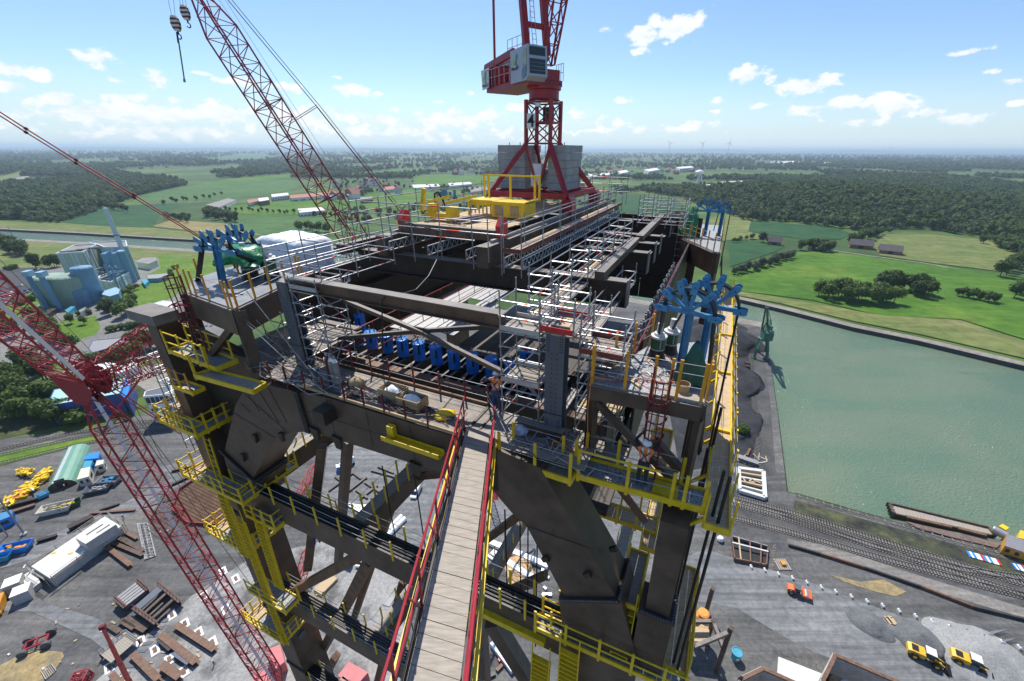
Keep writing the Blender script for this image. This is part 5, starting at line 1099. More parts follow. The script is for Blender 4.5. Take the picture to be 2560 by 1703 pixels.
posts('orange posts along the harbour side of the rear right platform', [S(.3, 31.9 + 1.5 * k, -6.5) for k in range(7)], h=1.3)
beam('rear_post', S(.1, 31.9, -12), S(.1, 31.9, -6.6), .45, .45, STEEL, t)
for k, (u, v, z, c1) in enumerate(((-2.25, 37.2, -6.5, 1.5), (-2.6, 36.7, -6.5, .7))):
 o = MB().lathe(S(u, v, z), [(.75 * (1 if k == 0 else .7), 0), (.78 * (1 if k == 0 else .7), .8 * c1), (.5 * (1 if k == 0 else .7), 1.15 * c1), (.04, 1.55 * c1)], TARP, 9).build('tarpaulin_cover', None); tag(o, ['pointed green tarpaulin tent over a jack on the rear platform', 'low green tarpaulin bundle beside the pointed tent'][k], 'tarpaulin')
def jack(label, u, v, z, s=1.0, mt=GREEN):
 t = thing('strand_jack', label, 'hydraulic jack', S(u, v, z), 'green hydraulic strand jacks')
 c = S(u, v, z)
 MB().lathe(c, [(.3 * s, 0), (.25 * s, .12 * s), (.22 * s, .32 * s)], BLACK, 14).build('skirt', t)
 MB().lathe(c, [(.235 * s, .32 * s), (.235 * s, .36 * s)], GALV, 16).build('ring', t)
 MB().lathe(c, [(.22 * s, .36 * s), (.22 * s, .72 * s)], mt, 16).build('cylinder', t)
 MB().lathe(c, [(.25 * s, .72 * s), (.26 * s, .79 * s), (.17 * s, .80 * s), (.16 * s, .88 * s), (.1 * s, .89 * s), (.09 * s, 1.2 * s)], CONCL, 16).build('collar', t)
 for k in range(4): MB().tube(c + Vec((math.cos(k * 1.57) * .24 * s, math.sin(k * 1.57) * .24 * s, .4 * s)), c + Vec((math.cos(k * 1.57) * .24 * s, math.sin(k * 1.57) * .24 * s, .75 * s)), .02, GALV, 5).build('tie_rod', t)
jack('green strand jack with white collar, nearer of the two left of the blue tower', -1.21, 13.36, ZR, 1.05)
jack('green strand jack with white collar, farther of the two left of the blue tower', -.86, 13.96, ZR, 1.05)
jack('green strand jack below the tarpaulin on the left platform', -21.6, 13.0, -6.1, 1.5)
jack('dark green strand jack at the back of the left platform', -20.5, 13.4, -6.1, 1.4)
def drape(label, c, r, h, mt, peak, n=22, name='tarpaulin_cover'):
 mb = MB(); rows = 7; mi = mb._m(mt)
 for j in range(rows + 1):
  t = j / rows
  for i in range(n):
   a = 2 * math.pi * i / n; rr = r * (peak + (1 - peak) * (1 - t) ** .8) * (1 + .22 * math.sin(a * 5 + j) * (1 - t) + jit(.07))
   mb.v.append(c + Vec((math.cos(a) * rr, math.sin(a) * rr * .8, h * t + .05 * math.sin(a * 3))))
 for j in range(rows):
  for i in range(n):
   k = (i + 1) % n; mb.f.append((j * n + i, j * n + k, (j + 1) * n + k, (j + 1) * n + i)); mb.mi.append(mi)
 mb.f.append(tuple(rows * n + i for i in range(n))); mb.mi.append(mi)
 return tag(mb.build(name, None, c, True), label, 'tarpaulin')
drape('crumpled shiny green tarpaulin over a jack on the left platform', S(-21.5, 12.9, -5.2), 1.35, .75, TARP, .45)
drape('dark green tarpaulin gathered to a peak beside the near blue tower', S(.02, 12.1, ZR), .52, 1.35, TARP2, .10)
o = MB().lathe(S(-.15, 11.35, ZR), [(.16, 0), (.2, .3), (.18, .3), (.17, .05)], PLY, 14).build('bucket', None); tag(o, 'brown tub with papers on the near right platform', 'tub')
for k in range(9):
 a = random.uniform(0, 6.28); c = S(-1.6 + random.uniform(-.6, 1.4), 11.6 + random.uniform(-.4, 1.6), ZR + .03)
 pts = [c + Vec((math.cos(a + i * .7) * (.25 + .04 * i), math.sin(a + i * .7) * (.25 + .05 * i), jit(.02))) for i in range(10)]
 o = MB().path(pts, .012, [BLACK, ORACORD, ROPE, LROPE][k % 4], 5).build('loose_cable', None); tag(o, 'loose cables lying on the near right grating platform', 'cable', 'loose cables on the near right platform')
for k, (u, v, a) in enumerate(((-1.75, 11.35, .2), (-1.5, 11.2, -.7))):
 o = MB().box(S(u, v, ZR + .04), (.5, .08, .05), WOOD, (AU * math.cos(a) + AV * math.sin(a), AV * math.cos(a) - AU * math.sin(a), AZ)).build('loose_board', None); tag(o, ['short pale board lying on the grating', 'second short board lying across the first on the grating'][k], 'board')
o = MB().path([S(-2.72, 10.75, ZR + .2), S(-2.2, 11.1, ZR + .05), S(-1.4, 11.5, ZR + .05), S(-.7, 11.6, ZR + .05), S(-.4, 11.7, ZR + .1)], .02, ORACORD, 6).build('orange_cable', None); tag(o, 'orange cable lying across the near right grating platform', 'cable')
o = MB().path([S(-2.75, 10.72, ZR + .2), S(-2.78, 10.7, -7.5), S(-2.7, 10.65, -8.6), S(-2.75, 10.6, -9.05), S(-3.0, 10.5, -9.1), S(-3.4, 10.4, -8.85), S(-3.7, 10.2, -8.6), S(-3.85, 10.2, -9.2), S(-4.0, 10.3, -9.4)], .018, ORACORD, 6).build('orange_cable', None); tag(o, 'orange cable hanging down the post and over the yellow rail', 'cable')
lc = thing('ladder_cage', 'dark red ladder with hooped safety cage up to the right platform', 'ladder', S(-.75, 10.6, -9.5))
LX = S(-.72, 10.72, 0)
for s in (-.24, .24):
 rod('ladder_rail', S(-.72 + s, 10.75, -9.5), S(-.72 + s, 10.75, -5.5), .03, DKRED, lc)
for k in range(11): rod('rung', S(-.96, 10.75, -9.2 + .3 * k), S(-.48, 10.75, -9.2 + .3 * k), .016, DKRED, lc)
for z in (-7.7, -7.1, -6.45, -5.75):
 mb = MB(); pts = [S(-.72 - .3 * math.cos(math.pi * i / 10), 10.75 - .48 * math.sin(math.pi * i / 10), z) for i in range(11)]; mb.path(pts, .022, DKRED, 6); mb.build('hoop', lc)
for i in (2, 4, 6, 8): u, v = -.72 - .3 * math.cos(math.pi * i / 10), 10.75 - .48 * math.sin(math.pi * i / 10); rod('cage_bar', S(u, v, -7.7), S(u, v, -5.75), .018, DKRED, lc)
l2 = thing('ladder_cage', 'dark red ladder with hooped cage at the left platform', 'ladder', S(-21.7, 9.7, -9))
for s in (-.26, .26): rod('ladder_rail', S(-21.4 + s, 9.75, -9.3), S(-21.6 + s, 9.85, -5.1), .035, DKRED, l2)
for k in range(12): rod('rung', S(-21.66 - .015 * k, 9.76, -9.2 + .33 * k), S(-21.14 - .015 * k, 9.76, -9.2 + .33 * k), .018, DKRED, l2)
for z in (-7.2, -6.4, -5.6, -5.15):
 mb = MB(); mb.path([S(-21.55 - .36 * math.cos(math.pi * i / 10), 9.8 - .5 * math.sin(math.pi * i / 10), z) for i in range(11)], .026, DKRED, 6); mb.build('hoop', l2)
for i in (1, 3, 5, 7, 9): u, v = -21.55 - .36 * math.cos(math.pi * i / 10), 9.8 - .5 * math.sin(math.pi * i / 10); rod('cage_bar', S(u + .1, v, -7.4), S(u, v, -5.15), .022, DKRED, l2)
def sheeted(label, c, sx, sy, sz, rot):
 mb = MB(); n = 10; mi = mb._m(SHEET)
 x, y = Vec((math.cos(rot), math.sin(rot), 0)), Vec((-math.sin(rot), math.cos(rot), 0))
 idx = {}
 for i in range(n + 1):
  for j in range(n + 1):
   a, b_ = i / n * 2 - 1, j / n * 2 - 1; e = max(abs(a), abs(b_))
   z = sz * (1 - .10 * max(0, e - .75) / .25) + .12 * mnoise.noise(Vec((i * .7, j * .7, 2))) - .18 * (a > .3) * (a - .3)
   idx[i, j] = len(mb.v); mb.v.append(c + x * a * sx + y * b_ * sy + AZ * z)
 for i in range(n):
  for j in range(n): mb.f.append((idx[i, j], idx[i + 1, j], idx[i + 1, j + 1], idx[i, j + 1])); mb.mi.append(mi)
 rim = [(i, 0) for i in range(n)] + [(n, j) for j in range(n)] + [(i, n) for i in range(n, 0, -1)] + [(0, j) for j in range(n, 0, -1)]
 k0 = len(mb.v)
 for (i, j) in rim: p = mb.v[idx[i, j]]; mb.v.append(Vec((p.x, p.y, c.z)) + x * jit(.12) + y * jit(.12))
 for q_ in range(len(rim)): r_ = (q_ + 1) % len(rim); mb.f.append((idx[rim[q_]], k0 + q_, k0 + r_, idx[rim[r_]])); mb.mi.append(mi)
 return tag(mb.build('sheeted_enclosure', None, c, True), label, 'enclosure')
sheeted('big enclosure wrapped in white sheeting behind the left blue tower', S(-24.0, 17.6, -7.6), 1.75, 1.3, 2.75, -A24)
# ================================================================== PEOPLE
def person(label, base, facing, pose, seg=1, vest=True, legs=None, helmet=HELM, harness=False, pos_name='person'):
 """base: feet point; facing: yaw of the forward (+y) direction; pose: joint overrides"""
 J_ = dict(pelvis=(0, 0, .95), waist=(0, .0, 1.08), chest=(0, .01, 1.30), neck=(0, .02, 1.47), head=(0, .03, 1.58), crown=(0, .03, 1.70),
     sl=(-.18, 0, 1.42), el=(-.27, -.02, 1.14), wl=(-.26, .1, .90), hl=(-.26, .14, .83), sr=(.18, 0, 1.42), er=(.27, -.02, 1.14), wr=(.26, .1, .90), hr=(.26, .14, .83),
     pl=(-.10, 0, .90), kl=(-.11, .03, .50), al=(-.12, 0, .09), tl=(-.13, .17, .035), pr=(.10, 0, .90), kr=(.11, .03, .50), ar=(.12, 0, .09), tr=(.13, .17, .035))
 J_.update(pose)
 R_ = dict(pelvis=.145, waist=.13, chest=.165, neck=.06, head=.095, crown=.085, sl=.075, el=.05, wl=.036, hl=.042, sr=.075, er=.05, wr=.036, hr=.042, pl=.10, kl=.065, al=.05, tl=.045, pr=.10, kr=.065, ar=.05, tr=.045)
 B = [('pelvis', 'waist', 0), ('waist', 'chest', 1), ('chest', 'neck', 1), ('neck', 'head', 3), ('head', 'crown', 3), ('chest', 'sl', 1), ('sl', 'el', 2), ('el', 'wl', 3 if pose.get('bare') else 2), ('wl', 'hl', 4), ('chest', 'sr', 1), ('sr', 'er', 2), ('er', 'wr', 3 if pose.get('bare') else 2), ('wr', 'hr', 4),
   ('pelvis', 'pl', 0), ('pl', 'kl', 0), ('kl', 'al', 0), ('al', 'tl', 5), ('pelvis', 'pr', 0), ('pr', 'kr', 0), ('kr', 'ar', 0), ('ar', 'tr', 5)]
 names = [k for k in J_ if k in R_]; idx = {k: i for i, k in enumerate(names)}
 vs = [Vec(J_[k]) for k in names]; rs = [R_[k] for k in names]; es = [(idx[a], idx[b_]) for a, b_, _ in B]
 segs = [(vs[idx[a]], vs[idx[b_]], m_) for a, b_, m_ in B]; roots = [idx['pelvis']]
 if seg > 1:
  for w_, h_, sgn in (('wl', 'hl', 1), ('wr', 'hr', -1)):
   p, q_ = vs[idx[w_]], vs[idx[h_]]; d = (q_ - p).normalized(); side = d.cross(Vec((0, 0, 1)));  side = side.normalized() if side.length > .1 else Vec((1, 0, 0)); nn_ = d.cross(side)
   for f_ in range(5):
    if f_ < 4: a = q_ + side * (.026 * (f_ - 1.5)); ln = (.07, .085, .09, .065)[f_]; pts = [a, a + d * ln * .55, a + d * ln * .9 + nn_ * .03 * sgn]
    else: a = p + d * .03; pts = [a, a + side * .05 + d * .03, a + side * .055 + d * .07]
    k0 = len(vs); vs += pts; rs += [.013, .0095, .008]; es += [(k0, k0 + 1), (k0 + 1, k0 + 2)]; roots.append(k0); segs.append((pts[0], pts[2], 4))
 me = bpy.data.meshes.new('person_body'); me.from_pydata([tuple(v) for v in vs], es, [])
 tmp = bpy.data.objects.new('person_body', me); COL.objects.link(tmp)
 sk = tmp.modifiers.new('skin', 'SKIN'); sk.use_smooth_shade = True
 lay = me.skin_vertices[0].data if len(me.skin_vertices) else None
 if lay is None:
  bm = bmesh.new(); bm.from_mesh(me); bm.verts.layers.skin.verify(); bm.to_mesh(me); bm.free(); lay = me.skin_vertices[0].data
 for i, sv in enumerate(lay):
  r = rs[i]; sv.radius = (r, r * (.72 if names[i] in ('pelvis', 'waist', 'chest') else 1)) if i < len(names) else (r, r); sv.use_root = i in roots
 ss = tmp.modifiers.new('sub', 'SUBSURF'); ss.levels = ss.render_levels = seg
 dg = bpy.context.evaluated_depsgraph_get(); bm_ = bpy.data.meshes.new_from_object(tmp.evaluated_get(dg)); bpy.data.objects.remove(tmp)
 MT = [legs or DENIM, HIVIS if vest else BLKCL, BLKCL if vest else HIVIS, SKIN, SKIN, BLACK, REFL]
 bm_.materials.clear()
 for m_ in MT: bm_.materials.append(m_)
 for p in bm_.polygons:
  c = p.center; bd, bi = 1e9, 0
  for a, b_, m_ in segs:
   d = b_ - a; t = max(0, min(1, (c - a).dot(d) / max(1e-9, d.length_squared))); e = (c - a - d * t).length
   if m_ == 1: e *= .85
   if e < bd: bd, bi = e, m_
  if bi == 1 and (1.10 < c.z < 1.15 or (abs(abs(c.x) - .09) < .02 and c.z > 1.15)): bi = 6
  p.material_index = bi; p.use_smooth = True
 t = thing(pos_name, label, 'person', base)
 o = link('body', bm_, t, base); t.rotation_euler = (0, 0, facing)
 hd, cw = Vec(J_['head']), Vec(J_['crown']); ax_ = (cw - hd).normalized()
 mb = MB(); c0 = hd + ax_ * .035
 mb.lathe(c0, [(.155, 0), (.13, .01), (.125, .07), (.095, .125), (.04, .15)], helmet, 14, ax_); mb.box(c0 + Vec((0, .14, .005)), (.16, .1, .012), helmet)
 h_ = link('helmet', mb.mesh('helmet', (0, 0, 0), True), t, base)
 fc_ = MB()
 for s in (-1, 1): fc_.lathe(hd + Vec((s * .035, .085, .0)), [(.011, -.008), (.011, .008)], WHITE, 6, Vec((0, 1, 0))); fc_.lathe(hd + Vec((s * .098, 0, -.01)), [(.028, -.008), (.02, .008)], SKIN, 6, Vec((1, 0, 0)))
 fc_.hexa([hd + Vec(p) for p in ((-.015, .085, -.05), (.015, .085, -.05), (.018, .12, -.05), (-.018, .12, -.05), (-.008, .085, 0), (.008, .085, 0), (.006, .1, 0), (-.006, .1, 0))], SKIN); fc_.box(hd + Vec((0, .088, -.075)), (.05, .012, .012), DKRED)
 link('face', fc_.mesh('face'), t, base)
 if harness:
  hb = MB(); hb.path([Vec((-.14, -.13, 1.44)), Vec((0, -.155, 1.25)), Vec((.14, -.13, 1.02))], .018, BLKCL, 5); hb.path([Vec((.14, -.13, 1.44)), Vec((0, -.155, 1.25)), Vec((-.14, -.13, 1.02))], .018, BLKCL, 5); hb.lathe(Vec((0, -.17, 1.25)), [(.03, -.01), (.03, .01)], GALV, 8, Vec((0, 1, 0)))
  link('harness', hb.mesh('harness'), t, base)
 return t
FV = -A24
person('worker in white helmet and orange vest leaning on the deck railing by the blue drums', on_z(1241, 1030, DZ + .03), FV + .1,
    dict(sl=(-.18, 0, 1.42), el=(-.42, .12, 1.22), wl=(-.50, .34, 1.08), hl=(-.52, .42, 1.06), er=(.40, .10, 1.30), wr=(.58, .30, 1.28), hr=(.65, .36, 1.28), bare=True, head=(.01, .06, 1.58), crown=(.01, .09, 1.70), kl=(-.12, .06, .5), tr=(.18, .16, .035)), 2, legs=DENIM, harness=True)
person('worker in bright orange jacket and white helmet holding the dark red ladder cage', S(-.83, 10.35, -9.52), FV,
    dict(el=(-.34, .12, 1.60), wl=(-.20, .30, 1.76), hl=(-.19, .33, 1.85), er=(.34, .12, 1.60), wr=(.22, .30, 1.74), hr=(.21, .33, 1.83), head=(0, .05, 1.58), crown=(0, .04, 1.71)), 2, legs=mat('navy_trousers', (.02, .04, .06), .8), harness=True)
wk3 = person('crouching worker in orange on the walkway beam beside the left leg stairs', on_z(795, 1362, -20.5), .6, dict(pelvis=(0, 0, .7), waist=(0, .06, .82), chest=(0, .16, 1.02), neck=(0, .24, 1.16), head=(0, .28, 1.26), crown=(0, .31, 1.38), sl=(-.18, .18, 1.1), sr=(.18, .18, 1.1), el=(-.25, .3, .85), er=(.25, .3, .85), wl=(-.2, .45, .7), wr=(.2, .45, .7), hl=(-.2, .5, .66), hr=(.2, .5, .66), pl=(-.1, 0, .66), pr=(.1, 0, .66), kl=(-.12, .25, .42), kr=(.12, .25, .42)), 1)
o = walkway('small yellow scaffold stage hanging under the cross girder with a crouching worker', [(-20.6, 11.0), (-18.4, 11.0), (-18.4, 12.2), (-20.6, 12.2)], -20.55, [[(-20.6, 11.0), (-18.4, 11.0)], [(-18.4, 12.2), (-20.6, 12.2)]], boards=5, mt=WOOD, rope=False)
# ================================================================== DECK CLUTTER
t = thing('gas_cylinder_rack', 'rack of three gas cylinders on the front girder deck', 'rack', S(-13.4, 10.2, DZ + .05))
MB().box(S(-13.35, 10.2, DZ + .12), (1.1, .7, .1), GALVD, (AU, AV, AZ)).build('rack_base', t)
for k in range(3): rod('rack_rail', S(-13.9, 9.9 + .0 * k, DZ + .3 + .25 * k), S(-12.8, 9.9, DZ + .3 + .25 * k), .02, GALVD, t)
for k, (du, dv, mt, lab) in enumerate(((-.3, .05, mat('maroon_paint', (.12, .03, .03), .4), 'maroon gas cylinder, left of the three in the deck rack'), (-.05, .0, GALVD, 'grey white necked gas cylinder in the middle of the deck rack'), (.2, -.02, GALVD, 'grey white necked gas cylinder at the right of the deck rack'))):
 c = S(-13.35 + du, 10.2 + dv, DZ + .17); g_ = thing('gas_cylinder', lab, 'gas cylinder', c, 'gas cylinders on the deck')
 MB().lathe(c, [(.11, 0), (.115, .04), (.115, 1.0), (.10, 1.12)], mt, 14).build('cylinder_body', g_); MB().lathe(c, [(.10, 1.12), (.055, 1.22), (.045, 1.27)], WHITE if k else mt, 14).build('shoulder', g_); MB().lathe(c, [(.04, 1.27), (.05, 1.30), (.05, 1.38), (.02, 1.42)], GALV, 8).build('valve', g_)
for k, (u, v, lab) in enumerate(((-10.65, 10.55, 'open plywood crate with white plastic bag on the deck, left one'), (-9.55, 10.35, 'open plywood crate with white plastic bags on the deck, right one'))):
 t = thing('plywood_crate', lab, 'crate', S(u, v, DZ + .05), 'plywood crates on the deck')
 c = S(u, v, DZ + .3)
 for s in (-1, 1):
  MB().box(c + AU * s * .5, (.03, .62, .5), PLY, (AU, AV, AZ)).build('side_board', t); MB().box(c + AV * s * .31, (1.0, .03, .5), PLY, (AU, AV, AZ)).build('side_board', t)
 MB().box(c - AZ * .22, (1.0, .6, .03), PLY, (AU, AV, AZ)).build('bottom_board', t)
 mb = MB(); q_ = 12; mi = mb._m(SHEET)
 for j in range(5):
  for i in range(q_):
   a = 2 * math.pi * i / q_; r = (.40, .46, .42, .28, .08)[j] * (1 + jit(.16)); mb.v.append(c + AU * math.cos(a) * r + AV * math.sin(a) * r * .58 + AZ * (-.05 + .09 * j + jit(.04)))
 for j in range(4):
  for i in range(q_): mb.f.append((j * q_ + i, j * q_ + (i + 1) % q_, (j + 1) * q_ + (i + 1) % q_, (j + 1) * q_ + i)); mb.mi.append(mi)
 mb.f.append(tuple(4 * q_ + i for i in range(q_))); mb.mi.append(mi)
 b_ = mb.build('plastic_bag', None, c, True); tag(b_, ['crumpled white plastic bag in the left plywood crate', 'crumpled white plastic bags in the right plywood crate'][k], 'bag')
def bag(label, c, s, mt, cat='bag', nm='bag', sq=.6):
 mb = MB(); mi = mb._m(mt); q_ = 10
 for j in range(5):
  for i in range(q_):
   a = 2 * math.pi * i / q_; r = s * (.8, 1, .95, .7, .25)[j] * (1 + jit(.18)); mb.v.append(c + Vec((math.cos(a) * r, math.sin(a) * r * .8, s * sq * j / 2.5 + jit(.04 * s))))
 for j in range(4):
  for i in range(q_): mb.f.append((j * q_ + i, j * q_ + (i + 1) % q_, (j + 1) * q_ + (i + 1) % q_, (j + 1) * q_ + i)); mb.mi.append(mi)
 mb.f.append(tuple(4 * q_ + i for i in range(q_))); mb.mi.append(mi)
 return tag(mb.build(nm, None, c, True), label, cat)
bag('brown sack standing beside the gas cylinders', S(-12.6, 10.55, DZ + .05), .33, PLY, sq=.9)
bag('dark heap of rags below the gas cylinders', S(-12.2, 10.0, DZ + .05), .3, BLKCL, 'rags', 'rag_heap', .4)
bag('yellow coiled straps lying at the deck end by the gangway', S(-8.1, 10.35, DZ + .05), .42, YEL, 'straps', 'strap_heap', .35)
bag('dark tool heap beside the yellow straps', S(-8.8, 10.3, DZ + .05), .25, BLKCL, 'tools', 'tool_heap', .5)
bag('white and blue sack on the deck below the right scaffold', S(-5.1, 10.6, DZ + .05), .3, mat('sack_blue', (.25, .28, .5), .7, 0, .5, 5, col2=(.7, .72, .78)), sq=.8)
cabm = [BLACK, ROPE, BLACK, LROPE, ROPE, DKRED]
for k in range(16):
 pts = []; u0 = -15.5 + .35 * k * .8; L_ = 4.5 + random.random() * 3
 for i in range(14): pts.append(S(min(-7.3, u0 + L_ * i / 13), 9.95 + .25 * math.sin(i * .9 + k) + .05 * k % .5, DZ + .08 + .10 * abs(math.sin(i * 1.1 + k * .7)) + random.random() * .10))
 o = MB().path(pts, .016, cabm[k % 6], 5).build('deck_cable', None); tag(o, 'tangled cables strewn along the front edge of the deck', 'cable', 'cables strewn along the deck edge')
for k in range(18):
 c = S(-18 + 3.6 * random.random(), 9.6 + 1.6 * random.random(), DZ + .1); pts = []
 a = random.random() * 6
 for i in range(11): a += .55 + jit(.3); pts.append(c + AU * math.cos(a) * (.5 + .12 * i % .9) * 1.3 + AV * math.sin(a) * .5 + AZ * (.06 + .25 * random.random() * (i % 3)))
 o = MB().path(pts, .015, [LROPE, ROPE, LROPE, BLACK, GALVD][k % 5], 5).build('cable_tangle', None); tag(o, 'tangle of grey ropes and cables at the left end of the deck', 'cable', 'cable tangle at the left deck end')
for k in range(9):
 c = S(-5.3 + 2.2 * random.random(), 9.8 + 1.2 * random.random(), -9.35); a = random.random() * 6; pts = []
 for i in range(11): a += .5 + jit(.3); pts.append(c + AU * (math.cos(a) * .5 + .08 * i) + AV * math.sin(a) * .35 + AZ * (.1 + .5 * abs(math.sin(i * .6 + k))))
 o = MB().path(pts, .013, [LROPE, ROPE, BLACK, LROPE][k % 4], 5).build('cable_tangle', None); tag(o, 'tangle of thin ropes over the yellow walkway right of the gangway', 'cable', 'rope tangle right of the gangway')
for k, (a, b_) in enumerate((((585, 780), (770, 950)), ((600, 790), (850, 985)), ((575, 800), (700, 960)), ((610, 720), (800, 960)), ((640, 800), (820, 990)))):
 o = rod('guy_wire', on_v(*a, 9.8), on_v(*b_, 10.2), .016, [LROPE, ROPE, ORACORD, LROPE, ROPE][k]); tag(o, 'taut wires running down from the left platform to the deck', 'wire', 'wires from the left platform')
for k in range(3):
 o = rod('guy_wire', on_v(1216 + 3 * k, 980 + 20 * k, 11.4), S(-4.9 + .5 * k, 9.8, -9.2), .014, LROPE); tag(o, 'white ropes stretched from the deck railing to the yellow walkway', 'rope', 'white ropes beside the first worker')
t = thing('deck_railing', 'rust red posts with wire ropes along the front edge of the deck', 'railing', S(-11, 9.62, DZ))
PU = [-16.6, -15.6, -14.5, -13.4, -12.3, -11.3, -10.3, -9.3, -8.3]
for u in PU: beam('rail_post', S(u, 9.6, DZ - .25), S(u + .02, 9.6, DZ + .85), .06, .05, DKRED, t)
for h in (.35, .75): rod('safety_rope', S(-16.6, 9.6, DZ + h), S(-7.4, 9.6, DZ + h), .01, ROPE, t)
t = thing('deck_railing', 'rust red posts with bright wires along the pit edge of the deck', 'railing', S(-11, 11.6, DZ))
for u in [-15.2, -13.9, -12.8, -11.8, -10.5, -9.2, -8.0, -6.95]: beam('rail_post', S(u, 11.62, DZ - .1), S(u, 11.62, DZ + 1.05), .06, .05, DKRED, t)
for h in (.45, .95): rod('safety_rope', S(-15.6, 11.62, DZ + h), S(-6.95, 11.62, DZ + h), .011, LROPE, t)
o = MB().box(S(-4.4, 10.7, -8.85), (1.7, .05, .6), STEEL, (AU, AV, AZ)).box(S(-4.4, 10.7, -8.53), (1.75, .3, .04), STEELTOP, (AU, AV, AZ)).build('stub_beam', None); tag(o, 'short beam stub with dusty top in a sunlit tone standing below the right plate column', 'steel beam')
o = MB().box(S(-6.9, 10.7, DZ + .07), (.1, 1.7, .05), BLACK, (AU, AV, AZ)).build('shadow_strip', None); tag(o, 'cast shadow line modelled as a dark strip across the deck where the gangway lands', 'strip')  # a shadow line on the deck, built as a black bar
o = MB().box(S(-6.5, 10.7, DZ + .07), (.06, 1.7, .05), BLACK, (AU, AV, AZ)).build('shadow_strip', None); tag(o, 'second thinner cast shadow line modelled as a dark strip by the first worker', 'strip')  # thinner shadow line, likewise a black bar
# ================================================================== CRAWLER CRANES
def boom(label, a, b_, w, d, nb, taper=2, mt=RED, group=None, plate=False, r=.11, lac=.055, side=None, name='lattice_boom', sep=True):
 t = thing(name, label, 'crane boom', a, group); a, b_ = Vec(a), Vec(b_); ax = (b_ - a).normalized()
 sx = Vec(side).normalized() if side is not None else ax.cross(AZ).normalized(); sx = (sx - ax * sx.dot(ax)).normalized(); sy = ax.cross(sx).normalized()
 def pt(i, s, q_):
  f = min(1, (i + .3) / taper, (nb - i + .3) / taper) if taper else 1
  return lerp(a, b_, i / nb) + sx * s * w / 2 * f + sy * q_ * d / 2 * f
 for s in (-1, 1):
  for q_ in (-1, 1):
   for i0, i1 in ((0, taper), (taper, nb - taper), (nb - taper, nb)) if taper else ((0, nb),): rod('chord', pt(i0, s, q_), pt(i1, s, q_), r, mt, t)
 mb = MB()
 for i in range(nb):
  z = i % 2
  for (c1, c2) in (((-1, -1), (1, -1)), ((1, -1), (1, 1)), ((1, 1), (-1, 1)), ((-1, 1), (-1, -1))):
   p, q_ = (c1, c2) if z else (c2, c1)
   if sep: rod('lacing_bar', pt(i, *p), pt(i + 1, *q_), lac, mt, t)
   else: mb.tube(pt(i, *p), pt(i + 1, *q_), lac, mt, 5)
   if sep: rod('cross_bar', pt(i, *c1), pt(i, *c2), lac * .8, mt, t)
   else: mb.tube(pt(i, *c1), pt(i, *c2), lac * .8, mt, 5)
  if nb > 14 and i % 6 == 3:
   for (c1, c2) in (((-1, -1), (1, 1)), ((1, -1), (-1, 1))): rod('joint_bar', pt(i, *c1), pt(i, *c2), lac * 1.2, BLACK, t)
 if not sep: o = mb.build('lacing', t)
 if plate:
  f = 1
  MB().hexa([pt(1, plate, -1) + sx * .02 + sy * o_ + AZ * 0 for o_ in (.35, .8)] + [pt(nb - 1, plate, -1) + sx * .02 + sy * o_ for o_ in (.8, .35)] + [pt(1, plate, -1) + sx * (.08) + sy * o_ for o_ in (.35, .8)] + [pt(nb - 1, plate, -1) + sx * .08 + sy * o_ for o_ in (.8, .35)], WHITE).build('walk_plate', t)
 return t
YB = 50
B0, BJ = on_y(705, 1740, 47), on_y(205, 950, 50)
boom('long red lattice boom of the crawler crane rising from the yard at the left', B0, BJ, 3.7, 3.3, 30, 3, side=AU * 1, plate=1, r=.14, lac=.07, group='parts of the left crawler crane')
boom('red luffing jib reaching to the upper left from the crawler crane head', BJ + Vec((-.5, 0, .6)), on_y(-150, 640, 36), 3.9, 2.6, 13, 1, side=Vec((.7, -.4, .5)), plate=1, r=.14, lac=.07, group='parts of the left crawler crane')
boom('upper red lattice strut of the crawler crane head pointing right', BJ + Vec((.8, 0, .4)), on_y(470, 765, 62), 2.6, 2.4, 16, 1, r=.10, lac=.06, group='parts of the left crawler crane', side=Vec((0, 1, .3)))
boom('lower red lattice strut of the crawler crane head pointing right', BJ + Vec((1.5, 0, -.8)), on_y(470, 885, 62), 2.6, 2.4, 16, 1, r=.10, lac=.06, group='parts of the left crawler crane', side=Vec((0, 1, .3)))
hd = thing('boom_head', 'red crawler crane boom head with sheaves and gussets', 'crane head', BJ, 'parts of the left crawler crane')
HX = Vec((1, 0, 0)); 
for s in (-1, 1):
 MB().prism([BJ + Vec((-2.6, s * 1.6, 2.2)), BJ + Vec((1.8, s * 1.6, 1.2)), BJ + Vec((2.4, s * 1.6, -1.2)), BJ + Vec((1.0, s * 1.6, -3.2)), BJ + Vec((-.6, s * 1.6, -3.0)), BJ + Vec((-1.6, s * 1.6, -.6))], Vec((0, .1, 0)), RED).build('gusset_plate', hd)
for k in range(7):
 rod('head_bar', BJ + Vec((random.uniform(-2.4, 2), -1.6, random.uniform(-3, 2))), BJ + Vec((random.uniform(-2.4, 2.2), 1.6, random.uniform(-3, 2))), .09, RED, hd)
for k in range(4): MB().lathe(BJ + Vec((.3 + .5 * k, -.5, -1.2 - .5 * k)), [(.55, -.06), (.6, -.05), (.6, .05), (.55, .06)], DKRED, 16, Vec((0, 1, 0))).build('sheave', hd)
rod('luffing_cylinder', on_y(355, 940, 56), on_y(285, 1035, 52), .16, RED, hd)
for k, (p, q_) in enumerate((((255, 950), (440, 1075)), ((262, 968), (450, 1085)))):
 o = rod('crane_rope', on_y(*p, 50), on_y(*q_, 60), .08, RED); tag(o, ['upper', 'lower'][k] + ' red pendant bar running from the crane head behind the left leg', 'pendant', 'red pendant bars')
